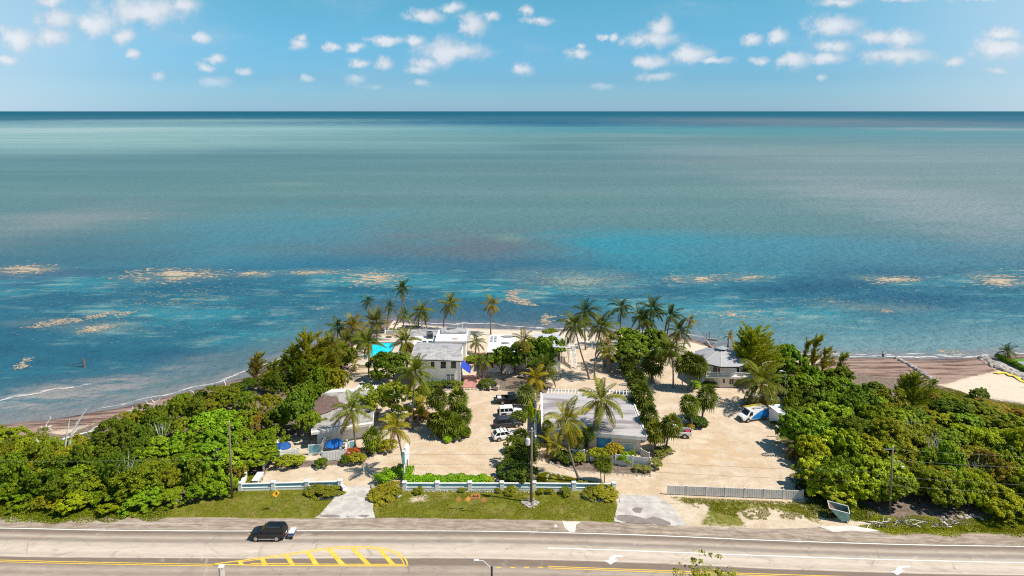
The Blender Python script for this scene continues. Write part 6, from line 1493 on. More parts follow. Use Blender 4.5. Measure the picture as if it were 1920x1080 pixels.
# ------------------------------------------------------------------ plants
def leaves_np(C, N, U, L_, W_, seed, tone=(.5, 1.42), bend=.0):
    "C centres, N normals, U long axis; returns verts, quads, tone, hue"
    r = np.random.default_rng(seed); n = len(C)
    U = U - N * (U * N).sum(1, keepdims=True); U /= np.linalg.norm(U, axis=1, keepdims=True) + 1e-9
    Vv_ = np.cross(N, U)
    l = (L_ * r.uniform(.7, 1.25, n))[:, None]; w_ = (W_ * r.uniform(.7, 1.25, n))[:, None]
    a = C - U * l * .5; b_ = C + Vv_ * w_ * .5 + N * w_ * .12; c_ = C + U * l * .5 - N * l * bend; d_ = C - Vv_ * w_ * .5 + N * w_ * .12
    V = np.stack([a, b_, c_, d_], 1).reshape(-1, 3)
    Fq_ = np.arange(4 * n).reshape(n, 4)
    return V, Fq_, r.uniform(tone[0], tone[1], n), r.random(n) ** 2.2
def unit(v): return v / (np.linalg.norm(v, axis=1, keepdims=True) + 1e-9)
def crown_mesh(name, seed, R_=2.6, H_=3.6, clumps=75, per=62, leaf=(.34, .24), base=.15, clump_r=.62, rough=.25, material=None, flat=1.0):
    "an uneven mound of leaf clumps standing on the ground (z from 0 to H_)"
    r = np.random.default_rng(seed)
    d = unit(r.normal(size=(clumps * 3, 3)) + [0, 0, .45]); d = d[d[:, 2] > -.25][:clumps]
    lump = 1 + rough * (np.sin(d[:, 0] * 3.1 + seed) * np.cos(d[:, 1] * 2.7 + 2 * seed) + .6 * np.sin(d[:, 2] * 5 + seed)) + r.normal(0, .07, len(d))
    cc = d * [R_ * .86, R_ * .86, H_ * .46] * lump[:, None] + [0, 0, H_ * .5]
    inner = r.random(len(cc)) < .10; cc[inner] = (cc[inner] - [0, 0, H_ * .45]) * .6 + [0, 0, H_ * .45]
    Cs, Ns, Us = [], [], []
    for k in range(len(cc)):
        rr = clump_r * r.uniform(.65, 1.35); v = unit(r.normal(size=(per, 3)) + d[k] * .9 + [0, 0, .35])
        p = cc[k] + v * rr * np.array([1, 1, .75 * flat]) * (r.random((per, 1)) ** .33)
        nn_ = unit(v * .8 + [0, 0, .55] + r.normal(0, .45, (per, 3))); Cs.append(p); Ns.append(nn_); Us.append(unit(r.normal(size=(per, 3)) + v * .6 + [0, 0, -.3]))
    C = np.vstack(Cs); C[:, 2] = np.maximum(C[:, 2], base * r.random(len(C)))
    V, Q, to, hu = leaves_np(C, np.vstack(Ns), np.vstack(Us), leaf[0], leaf[1], seed + 1)
    return np_mesh(name, V, Q, material or LEAF, {'tone': to, 'hue': hu})
def limb_mesh(name, seed, H_, R_, n=6, r0=.14, material=None):
    r = random.Random(seed); mb = MB()
    mb.tube([(0, 0, -.1), (r.uniform(-.15, .15), r.uniform(-.15, .15), H_ * .35), (r.uniform(-.3, .3), r.uniform(-.3, .3), H_ * .75)], [r0, r0 * .75, r0 * .4], 6)
    for k in range(n):
        a = k * 2.4 + r.random(); z0 = H_ * r.uniform(.12, .5); e = R_ * r.uniform(.5, .8)
        mb.tube([(0, 0, z0), (math.cos(a) * e * .5, math.sin(a) * e * .5, z0 + H_ * .2), (math.cos(a) * e, math.sin(a) * e, z0 + H_ * r.uniform(.22, .42))], [r0 * .6, r0 * .4, r0 * .15], 5)
    return mb.mesh(name, material or BARK)
BROAD = [crown_mesh('foliage_broad', 10 + k, leaf=(.30, .25), clumps=125, per=58, clump_r=.40, rough=.34) for k in range(5)]
FINE = [crown_mesh('foliage_fine', 30 + k, leaf=(.27, .13), clumps=150, per=62, clump_r=.38, rough=.42) for k in range(5)]
TIGHT = [crown_mesh('foliage_tight', 50 + k, R_=1.0, H_=1.5, leaf=(.17, .12), clumps=48, per=52, clump_r=.3, rough=.12) for k in range(3)]
COAR = [crown_mesh('foliage_coarse', 60 + k, leaf=(.36, .33), clumps=120, per=40, clump_r=.42, rough=.3) for k in range(3)]
LIMB = [limb_mesh('branches', 70 + k, 3.4, 2.3) for k in range(4)]
# low creeping cover
def creeper_mesh(seed):
    r = np.random.default_rng(seed); n = 2600; a = r.uniform(0, 2 * np.pi, n); q = np.sqrt(r.random(n)) * 3.0
    C = np.stack([q * np.cos(a), q * np.sin(a), r.random(n) ** 1.5 * .55 * (1.1 - q / 3.2)], 1)
    V, Q, to, hu = leaves_np(C, unit(r.normal(0, .5, (n, 3)) + [0, 0, 1]), unit(r.normal(size=(n, 3))), .3, .2, seed)
    return np_mesh('creeper_leaves', V, Q, LEAF, {'tone': to, 'hue': hu})
CREEP = [creeper_mesh(s_) for s_ in (1, 2, 3)]
def needle_mesh(seed, H_=8.0, plumes=46, wind=.35, spread=.3):
    "feathery she-oak crown: plumes of drooping needle sprays swept by the wind"
    r = np.random.default_rng(seed); C, N, U = [], [], []
    for k in range(plumes):
        z0 = H_ * (.12 + .74 * r.random()); a = r.uniform(0, 6.283); reach = (H_ - z0) * spread + .7 + r.random() * .7
        d = np.array([math.cos(a) * reach + wind * reach, math.sin(a) * reach, reach * r.uniform(.5, 1.15)])
        m_ = 78; s_ = r.random(m_) ** .75
        p = np.array([wind * .15 * z0, 0, z0]) + s_[:, None] * d + r.normal(0, .16, (m_, 3)) * (1.15 - s_[:, None] * .75)
        u = unit(d / np.linalg.norm(d) + r.normal(0, .33, (m_, 3)) + [wind * .5, 0, -.05]); C.append(p); U.append(u); N.append(unit(np.cross(u, r.normal(size=(m_, 3)))))
    m_ = 160; z_ = H_ * (.72 + .28 * r.random(m_)); C.append(np.stack([wind * .15 * z_ + wind * (z_ - .7 * H_) * .7 + r.normal(0, .16, m_), r.normal(0, .16, m_), z_], 1))
    u = unit(np.array([[wind, 0, 1.]]) + r.normal(0, .3, (m_, 3))); U.append(u); N.append(unit(np.cross(u, r.normal(size=(m_, 3)))))
    V, Q, to, hu = leaves_np(np.vstack(C), np.vstack(N), np.vstack(U), .62, .085, seed + 5, (.55, 1.35))
    return np_mesh('needle_sprays', V, Q, NEEDLE, {'tone': to, 'hue': hu})
NEED = [needle_mesh(90 + k, 8.0, 64) for k in range(4)]
NEEDT = [needle_mesh(97 + k, 8.0, 40, .75, .16) for k in range(2)]
def oak_trunk(seed, H_=7.2, wind=.35):
    r = random.Random(seed); mb = MB(); mb.tube([(0, 0, -.2), (.1, .1, H_ * .3), (wind * .1 * H_, 0, H_ * .65), (wind * .3 * H_, 0, H_)], [.2, .16, .1, .03], 6)
    for k in range(7):
        a = k * 2.4; z0 = H_ * (.15 + .1 * k); mb.tube([(wind * .1 * z0, 0, z0), (math.cos(a) * 1.3 + .4, math.sin(a) * 1.3, z0 + 1.1)], [.07, .02], 4)
    return mb.mesh('trunk', BARK)
OAKT = [oak_trunk(s_) for s_ in (1, 2)]
# pinnate fronds: unit length, growing along +x
def frond_mesh(e0, bend, seed, n=26, hang=.5, leaflet=.25, wid=.036):
    r = np.random.default_rng(seed); pts = [np.zeros(3)]; m_ = 10; ang = []
    for i in range(m_):
        s_ = (i + .5) / m_; a = R(e0) - R(bend) * s_ ** 1.25; ang.append(a); pts.append(pts[-1] + np.array([math.cos(a), 0, math.sin(a)]) / m_)
    pts = np.array(pts); V = []; Q = []
    # rachis ribbon
    for i in range(m_):
        w0, w1 = .014 * (1 - i / m_) + .004, .014 * (1 - (i + 1) / m_) + .004; k = len(V)
        V += [pts[i] + [0, w0, 0], pts[i] - [0, w0, 0], pts[i + 1] - [0, w1, 0], pts[i + 1] + [0, w1, 0]]; Q.append([k, k + 1, k + 2, k + 3])
    for sgn in (-1, 1):
        for j in range(n):
            s_ = .14 + .85 * (j + .5 * r.random()) / n; f = s_ * m_; i = min(int(f), m_ - 1); p = pts[i] + (pts[i + 1] - pts[i]) * (f - i); a = ang[i]
            t_ = np.array([math.cos(a), 0, math.sin(a)]); up = np.array([-math.sin(a), 0, math.cos(a)])
            ln = leaflet * (math.sin(math.pi * min(1, (.12 + s_ * .86))) ** .6) * r.uniform(.85, 1.1); sw = .45 + .5 * s_
            d = np.array([0, sgn, 0]) * math.cos(R(28)) + t_ * sw * .8 + up * (.22 - hang * .35) + np.array([0, 0, -hang * .45]); d /= np.linalg.norm(d)
            tip = p + d * ln + np.array([0, 0, -hang * ln * .45]); mid_ = p + d * ln * .55; wv_ = t_ * wid * .5; k = len(V)
            V += [p - wv_ * .6, mid_ - wv_, tip, mid_ + wv_]; Q.append([k, k + 1, k + 2, k + 3])
    to = r.uniform(.75, 1.2, len(Q)); to[:m_] = 1.35; hu = r.random(len(Q)) ** 2 * .8; hu[:m_] = 1.0
    return np_mesh('frond', np.array(V), np.array(Q), FROND, {'tone': to, 'hue': hu})
FR = [[frond_mesh(e, b_, 200 + 10 * i + k, hang=h_) for k in range(2)] for i, (e, b_, h_) in enumerate(((78, 50, .25), (60, 75, .4), (42, 92, .55), (20, 88, .7), (-8, 68, .85), (-38, 44, .9)))]
DATE = [[frond_mesh(e, b_, 300 + 10 * i + k, n=26, hang=.15, leaflet=.2, wid=.036) for k in range(2)] for i, (e, b_) in enumerate(((75, 25), (55, 32), (34, 34), (12, 32), (-10, 26), (-32, 16)))]
def palm(label, bx, by, hx, hy, Lf, col, n=19, wind=0.0, bow=.15, name='coconut_palm', fr=None, r0=.17, seed=None, nuts=True, cat='palm tree', group=None, dy=0.0):
    p = G(bx, by); c = T(hx, hy, p.y + dy); E2 = empty(name, (p.x, p.y, 0), 0, label, cat, group); top = c - p
    r = random.Random(seed if seed is not None else int(bx * 7 + by * 13)); fr = fr or FR
    tl = (r.uniform(-.2, .2), r.uniform(-.2, .2)); side = Vector((-top.x * bow * 1.2 + r.uniform(-.2, .2), r.uniform(-.25, .25), 0))
    pts = [Vector((0, 0, -.15))] + [Vector((top.x * f ** 1.3, top.y * f, top.z * f)) + side * math.sin(math.pi * f) for f in (.12, .3, .5, .7, .87, 1.0)]
    MB().tube(pts, [r0 * 1.5, r0 * 1.1, r0 * .92, r0 * .82, r0 * .75, r0 * .7, r0 * .8], 8).build('trunk', TRUNK, E2, smooth=True)
    n = int(n * 1.15); Lf *= 1.12
    for i in range(n):
        f = (i + .5) / n; cls = min(5, int(f ** 1.05 * 6)); az = i * 2.39996 + r.uniform(-.25, .25)
        if wind: az = az - wind * math.sin(az) * 1.0
        s_ = Lf * r.uniform(.74, 1.14) * (.86 if cls == 0 else 1)
        o_ = link('frond', fr[cls][r.randrange(2)], E2, (top.x, top.y, top.z - .02 * i * .2), (r.uniform(-.2, .2), r.uniform(-.1, .1) + tl[0] * math.cos(az) + tl[1] * math.sin(az), az), s_)
        k = r.uniform(.85, 1.15); cl_ = list(col)
        if i >= n - 2 and r.random() < .75: cl_ = [.15, .085, .04]
        elif cls >= 4 and r.random() < .4: cl_ = [cl_[0] * 1.5 + .03, cl_[1] * 1.12 + .01, cl_[2]]
        o_.color = (cl_[0] * k, cl_[1] * k, cl_[2] * k, 1)
    if nuts and top.z > 4:
        for i in range(4):
            a = i * 1.6 + r.random(); bm = MB().lathe([(.02, -.15), (.1, -.08), (.12, 0), (.08, .1), (.02, .14)], 7); bm.build('coconut', mat('coconut_husk', (.16, .17, .04), .6) if not bpy.data.materials.get('coconut_husk') else bpy.data.materials['coconut_husk'], E2, smooth=True, loc=(top.x + .22 * math.cos(a), top.y + .22 * math.sin(a), top.z - .25))
    return E2
GP = (.075, .105, .018); GO = (.10, .115, .02); GYL = (.235, .20, .022); GD = (.042, .062, .016); GT = (.13, .125, .028); GOR = (.165, .13, .028)
palm('tall coconut palm with drooping fronds before the left motel roof', 667, 846, 659.5, 769, 3.7, (.13, .15, .03), 19)
palm('yellow leaved young coconut palm beside the sign pylon', 757, 892, 741, 801, 3.0, GYL, 15, nuts=False)
palm('big green coconut palm in front of the two storey house wall', 771, 806, 779, 698, 4.2, (.12, .14, .025), 20)
palm('low yellow green palm behind the car park fan palms', 783, 798, 790, 756, 2.4, GYL, 12, nuts=False)
palm('coconut palm between swimming pool and grey pitched roof', 763, 690, 761, 641, 4.0, (.12, .13, .025), 20)
palm('small upright palm on sand left of the beach, straight thin trunk', 756, 622, 758, 590, 2.7, GP, 16, .2)
palm('bushy palm on the beach just left of the rear wing roof', 785, 615, 788, 584, 3.7, GO, 20, .35)
palm('tallest palm left of the beach, long curved leaning trunk', 733, 626, 753, 541, 2.9, GD, 18, .2, bow=-.5)
palm('slim palm standing highest at left against the blue water', 693, 602, 689, 564, 2.4, GD, 16, .2)
palm('small dark palm right of the spiky date palm', 727, 604, 730, 575, 2.3, GD, 16, .3)
palm('large grey green date palm with stiff spreading fronds by the shore', 706, 640, 706, 602, 4.1, (.10, .105, .045), 30, name='date_palm', fr=DATE, nuts=False)
palm('coconut palm with thin pale trunk standing before the turquoise pool', 691, 708, 691, 643, 3.6, (.09, .11, .02), 18)
palm('coconut palm rising from the middle beach, left of two lone ones', 832, 620, 843, 571, 3.4, (.12, .12, .03), 20, .15)
palm('coconut palm rising from the middle beach, right of two lone ones', 920, 628, 922, 571, 3.0, GOR, 17, .1)
palm('orange tinged palm at the shore behind the left casuarinas', 660, 660, 660, 614, 3.8, GOR, 20, .3)
palm('dark narrow palm nearest the water behind left casuarinas', 634, 655, 633, 614, 3.0, GD, 18, .5)
palm('broad olive palm among left casuarinas with dark slender trunk', 619, 706, 620, 650, 4.0, (.10, .11, .025), 20)
palm('leaning palm left of the pool with trunk tilting right', 664, 672, 679, 641, 3.4, (.085, .1, .02), 18)
palm('small feathery palm in front of the pool terrace', 664, 694, 665, 683, 1.9, GYL, 12, nuts=False)
palm('olive palm filling the gap below the orange tinged palm', 648, 672, 649, 640, 3.4, (.10, .11, .02), 18)
palm('silvery feather palm between the two storey and white roofed houses', 891, 664, 893, 641, 2.5, (.10, .12, .05), 16, nuts=False)
palm('slender clustered palm left of the maroon door', 897, 711, 896, 676, 2.2, (.12, .15, .04), 14, nuts=False)
palm('slender clustered palm right of the brick forecourt', 906, 713, 911, 677, 2.2, (.11, .14, .03), 14, nuts=False)
palm('brownish windblown palm with pale trunk right of the white roof', 985, 711, 983, 638, 2.8, (.13, .11, .03), 17, .2)
palm('large dark coconut palm in front of the broadleaf trees', 1020, 727, 1023, 688, 4.0, (.07, .09, .018), 20)
palm('golden yellow palm behind the silver fan palm', 1003, 745, 1003, 709, 3.2, (.26, .20, .025), 16, nuts=False)
palm('coconut palm with straight trunk rising over the grey roof', 1118, 838, 1128, 749, 4.0, (.16, .16, .03), 20, .1)
palm('yellow green coconut palm with long curved trunk before motel block', 1087, 904, 1062, 788, 4.1, (.20, .18, .03), 18, .1, bow=-.25)
palm('small yellow green palm at left corner of the motel block', 1027, 856, 1031, 832, 2.3, GYL, 12, nuts=False)
palm('small yellow green palm right of the corner palm before motel block', 1043, 860, 1045, 838, 2.1, (.22, .2, .03), 12, nuts=False)
palm('tall coconut palm on bare sand with left leaning trunk', 1105, 711, 1077, 608, 4.2, (.075, .095, .02), 20, .2, bow=-.15)
palm('tall coconut palm crossing the left leaning one, trunk nearly upright', 1115, 711, 1127, 613, 4.3, (.08, .1, .02), 21, .3)
palm('dark palm head behind the left leaning tall palm', 1098, 655, 1096, 584, 3.8, GD, 19, .5)
palm('palm with straight dark trunk left in the right beach group', 1163.5, 650, 1165, 576, 3.4, GD, 19, .45)
palm('windswept palm second from left in the right beach group', 1200, 640, 1198, 592, 3.3, GD, 18, .5)
palm('tallest windswept palm in the right beach group', 1212, 650, 1221, 578, 3.7, GD, 20, .55)
palm('windswept palm beside the tallest one in right beach group', 1204, 655, 1209, 602, 3.4, (.06, .08, .018), 18, .5)
palm('windswept palm at right of the beach group, above broadleaf tree', 1249, 655, 1257, 592, 3.3, GD, 18, .5)
palm('small yellowing palm with slanted trunk at the right shore', 1281, 655, 1294, 600, 1.9, GOR, 14, .6, bow=-.1, nuts=False)
palm('dark palm with hanging fronds in front of the sand terrace', 1266, 668, 1273, 621, 3.6, (.055, .07, .016), 19, .3)
palm('little windblown yellow palm left of big casuarina', 1365, 649, 1367, 630, 1.7, (.2, .15, .03), 14, .7, nuts=False)
palm('coconut palm with thick pale trunk left of the fan palm trio', 1262, 727, 1258, 655, 3.8, (.08, .1, .02), 20, .2)
palm('short palm with dark thick trunk on sand left of broadleaf tree', 1134, 688, 1133, 652, 3.2, (.06, .08, .016), 18, .2)
palm('short bright palm right of the dark thick trunked one', 1143, 697, 1140, 663, 2.5, (.15, .15, .03), 14, .1, nuts=False)
palm('big low coconut palm with long arching fronds above the service van', 1440, 766, 1427, 717, 5.4, (.13, .14, .03), 22, bow=-.1)
palm('small dark palm alone beside the neighbouring lawn at far right', 1889, 674, 1888, 659, 2.4, (.045, .08, .018), 15, .1, nuts=False)
palm('low palm with grey fronds at the sand edge of right thicket', 1494, 852, 1490, 832, 3.4, (.12, .13, .05), 14, nuts=False)
palm('low palm sticking out of thicket right of the shed', 1500, 800, 1497, 775, 3.4, (.08, .1, .03), 13, nuts=False)

# fan palms: balls of folded fans
def fan_mesh(seed, n=62, wide=1.2):
    r = np.random.default_rng(seed); V, Q, to, hu = [], [], [], []
    for k in range(n):
        z = 1 - 1.72 * (k + .5) / n; a = k * 2.39996 + r.uniform(-.2, .2); h_ = math.sqrt(max(0, 1 - z * z)); d = np.array([h_ * math.cos(a), h_ * math.sin(a), z])
        q = d * r.uniform(.42, .62); side = np.cross(d, [0, 0, 1.0]); side /= np.linalg.norm(side) + 1e-9; nrm = np.cross(side, d)
        tn = r.uniform(.7, 1.25); hb = r.random() ** 2
        if z < -.35: hb = min(1, hb + .5); tn *= .85
        b0 = len(V); V += [q * .0 - side * .012, q * .0 + side * .012, q + side * .012, q - side * .012]; Q.append([b0, b0 + 1, b0 + 2, b0 + 3]); to.append(1.2); hu.append(.9)
        nf = 8
        for j in range(nf):
            t_ = (j / (nf - 1) - .5) * R(165) ; dd = d * math.cos(t_) + side * math.sin(t_); ln = .5 * wide * (1 - .25 * abs(t_) / R(95)) * r.uniform(.85, 1.1)
            pr_ = np.cross(nrm, dd) * .055; tip = q + dd * ln + np.array([0, 0, -.3 * ln]) - nrm * .05; md = q + dd * ln * .5 + nrm * (.02 if j % 2 else -.015); b0 = len(V)
            V += [q, md - pr_, tip, md + pr_]; Q.append([b0, b0 + 1, b0 + 2, b0 + 3]); to.append(tn * r.uniform(.85, 1.15)); hu.append(hb)
    return np_mesh('fan_leaves', np.array(V), np.array(Q), FROND, {'tone': np.array(to), 'hue': np.array(hu)})
FAN = [fan_mesh(400 + k) for k in range(4)]
def fan_palm(label, bx, by, hx, hy, rpx, col=(.085, .115, .028), r0=.14, name='fan_palm', seed=0, group=None):
    p = G(bx, by); c = T(hx, hy, p.y); E2 = empty(name, (p.x, p.y, 0), 0, label, 'palm tree', group); top = c - p; rr = 1.26 * rpx * M(hx, hy, c.z)
    MB().tube([(0, 0, -.1), (top.x * .4, 0, top.z * .5), tuple(top)], [r0 * 1.25, r0, r0 * .9], 7).build('trunk', TRUNK, E2, smooth=True)
    link('crown', FAN[(int(bx) + seed) % 4], E2, tuple(top), (random.uniform(-.1, .1), random.uniform(-.1, .1), random.uniform(0, 6)), (rr, rr, rr * 1.18), col)
    return E2
GF = (.115, .14, .03); GFD = (.08, .10, .026)
fan_palm('taller dark fan palm at left on the car park island', 822, 808, 821, 748, 17, GFD)
fan_palm('bright fan palm with visible trunk at right on the car park island', 853, 800, 858, 749, 18, GF)
fan_palm('low wide fan palm filling the front of the car park island', 832, 818, 831, 790, 20, (.12, .14, .03))
fan_palm('small fan palm leaning out right of the car park island', 864, 806, 870, 779, 14, (.09, .12, .03))
fan_palm('low fan palm at left edge of the car park island', 815, 812, 812, 789, 12, GF)
fan_palm('low fan palm at right front of the car park island', 856, 818, 855, 797, 15, (.11, .14, .03))
fan_palm('fan palm left of the transformer pole, level with the white parked car', 980, 850, 977, 823, 16, (.08, .105, .025))
fan_palm('small fan palm with clear trunk left of the pole planting', 961, 876, 957, 852, 12, GF)
fan_palm('broad dark fan palm right behind the transformer pole', 990, 880, 987, 846, 19, GFD)
fan_palm('slim fan palm at the left wall of the motel block', 1027, 848, 1026, 799, 10, (.11, .13, .03), .1)
fan_palm('dark spiky fan palm before the middle of motel block', 1103, 856, 1103, 813, 12, (.05, .075, .022), .1)
fan_palm('dense dark fan palm left of the spiky one before motel block', 1080, 858, 1080, 820, 15, (.06, .08, .022), .1)
fan_palm('shaggy fan palm beside the low roof, farthest in its row of five', 1196, 742, 1194, 715, 18, (.08, .1, .026))
fan_palm('shaggy fan palm beside the low roof, second farthest in its row', 1207, 786, 1203, 744, 21, (.08, .1, .026))
fan_palm('shaggy fan palm beside the low roof, middle of its row', 1221, 825, 1217, 781, 17, (.07, .09, .024))
fan_palm('yellowish fan palm at the right front corner of motel block', 1227, 848, 1230, 810, 18, (.13, .14, .03))
fan_palm('fan palm leaning right over the white pickup truck', 1247, 848, 1259, 797, 18, (.11, .125, .03))
fan_palm('fan palm in the sand yard, left of two, bright green', 1298, 803, 1293, 759, 17, (.11, .14, .03))
fan_palm('fan palm in the sand yard, right of two, darker', 1315, 790, 1325, 745, 18, (.085, .105, .03))
fan_palm('fan palm left in the trio before the ten sided house', 1279, 732, 1279, 684, 14, (.075, .095, .025), .11)
fan_palm('fan palm middle in the trio before the ten sided house', 1289, 731, 1293, 678, 16, (.075, .095, .025), .11)
fan_palm('fan palm right in the trio before the ten sided house', 1297, 733, 1308, 686, 18, (.09, .11, .028), .11)
fan_palm('shaggy fan palm under the broadleaf tree, right of the row', 1222, 715, 1224, 682, 20, (.08, .1, .026))
fan_palm('dark fan palm in shade under the broadleaf tree, left one', 1180, 706, 1178, 685, 16, (.06, .08, .022))
fan_palm('silver grey fan palm at the nose of the dark pickup', 989, 768, 987, 740, 17, (.17, .19, .11), .13)
fan_palm('thatch palm clump before the tall sign fence, front of motel block', 1133, 906, 1135, 871, 13, (.12, .15, .03), .06)
fan_palm('second thatch palm in the clump before the motel block fence', 1127, 906, 1125, 866, 12, (.13, .15, .03), .06)
fan_palm('low bright fan palm beside the left motel passage', 700, 850, 697, 822, 16, (.13, .17, .03), .1)

# broadleaf trees, shrubs
def tree(name, label, tx, ty, h, r_, col, kind, cat='tree', seed=0, group=None, z0=0.0, squash=1.0):
    "tx, ty: where the top of its crown shows; h its height"
    p = G(tx, ty, h * .93); rr = random.Random(int(tx * 3 + ty * 5) + seed); me = kind[rr.randrange(len(kind))]
    ref = 1.0 if kind is TIGHT else 2.6; hh = 1.5 if kind is TIGHT else 3.6
    E2 = empty(name, (p.x, p.y, 0), 0, label, cat, group)
    s_ = r_ / ref; sz = (h - z0) / hh
    link('crown', me, E2, (0, 0, z0), (rr.uniform(-.22, .22), rr.uniform(-.22, .22), rr.uniform(0, 6.28)), (s_ * rr.uniform(.8, 1.2), s_ * rr.uniform(.8, 1.2), sz * rr.uniform(.9, 1.1)), col)
    link('trunk', LIMB[rr.randrange(4)], E2, (0, 0, 0), (0, 0, rr.uniform(0, 6.28)), (s_ * .8 * (2.6 / ref if ref < 2 else 1) * .4 if ref < 2 else s_ * .8, s_ * .8 if ref > 2 else s_ * .35, (h * .85) / 3.4))
    return E2
DG = (.046, .068, .008); MG = (.076, .104, .010); OG = (.095, .102, .012); YG = (.128, .150, .010); LG = (.082, .130, .012); BG = (.115, .085, .030)
tree('broadleaf_tree', 'dense dark green tree between pool and big green palm', 736, 668, 6.2, 3.6, DG, BROAD, z0=.8)
tree('broadleaf_tree', 'wide olive tree with dark trunk behind the yellow palm', 732, 724, 7.0, 4.1, (.10, .115, .012), FINE, z0=1.8)
tree('broadleaf_tree', 'yellow flowering shrub tree right of the passage', 706, 742, 5.0, 2.3, YG, FINE, z0=1.0)
tree('broadleaf_tree', 'dense green tree over the left picket fence', 558, 756, 6.4, 3.1, (.052, .085, .012), BROAD, z0=.6)
tree('broadleaf_tree', 'yellow green tree before the left motel wall', 580, 776, 5.2, 2.0, (.085, .115, .014), BROAD, z0=.6)
tree('broadleaf_tree', 'glossy green tree beside the maroon door, left of three', 940, 656, 5.8, 3.2, (.07, .10, .014), BROAD, z0=.8)
tree('broadleaf_tree', 'dark glossy green tree left of the pale palm trunk', 965, 656, 5.8, 3.2, (.055, .085, .012), BROAD, z0=.8)
tree('broadleaf_tree', 'tall green tree in front of the grey roofed beach house', 1018, 638, 6.8, 3.7, (.06, .098, .012), BROAD, z0=.8)
tree('broadleaf_tree', 'dark green tree right of the pale palm trunk', 1000, 654, 5.6, 3.0, (.045, .072, .01), BROAD, z0=.6)
tree('broadleaf_tree', 'large green tree beneath the right beach palms', 1192, 624, 7.8, 4.8, (.065, .095, .013), BROAD, z0=1.2)
tree('broadleaf_tree', 'green tree right of the large one beneath the beach palms', 1232, 628, 7.0, 3.9, (.06, .09, .013), BROAD, z0=1.0)
tree('broadleaf_tree', 'dark rounded tree left below the right beach palms', 1176, 646, 6.0, 3.6, DG, BROAD, z0=.8)
tree('broadleaf_tree', 'slender yellow green tree between parked cars and the grey roof', 995, 762, 6.0, 1.25, (.14, .17, .012), FINE, z0=1.6)
tree('broadleaf_tree', 'dark bushy tree filling the middle of the car park island', 843, 778, 3.6, 2.2, (.06, .085, .012), FINE, z0=.3)
tree('broadleaf_tree', 'rounded olive tree left of the transformer pole planting', 972, 832, 4.0, 1.9, (.062, .08, .014), FINE, z0=.3)
tree('broadleaf_tree', 'dark tree behind the transformer pole before the walkway wall', 992, 826, 4.0, 1.7, (.05, .07, .012), FINE, z0=.4)
tree('broadleaf_tree', 'dark bushy tree between round headed palms right of the low roof', 1208, 752, 3.6, 2.0, (.05, .066, .014), FINE, z0=.3)
tree('broadleaf_tree', 'dark bushy tree just behind the yellowish corner fan palm', 1220, 790, 3.4, 1.8, (.052, .068, .014), FINE, z0=.3)
tree('broadleaf_tree', 'olive bushy tree right of the big green palm by the two storey house', 800, 728, 4.0, 2.0, (.07, .085, .014), FINE, z0=.3)
tree('shrub', 'small green shrub alone on the beach behind grey roofed house', 1032, 617, 1.6, 1.7, MG, TIGHT, 'shrub')
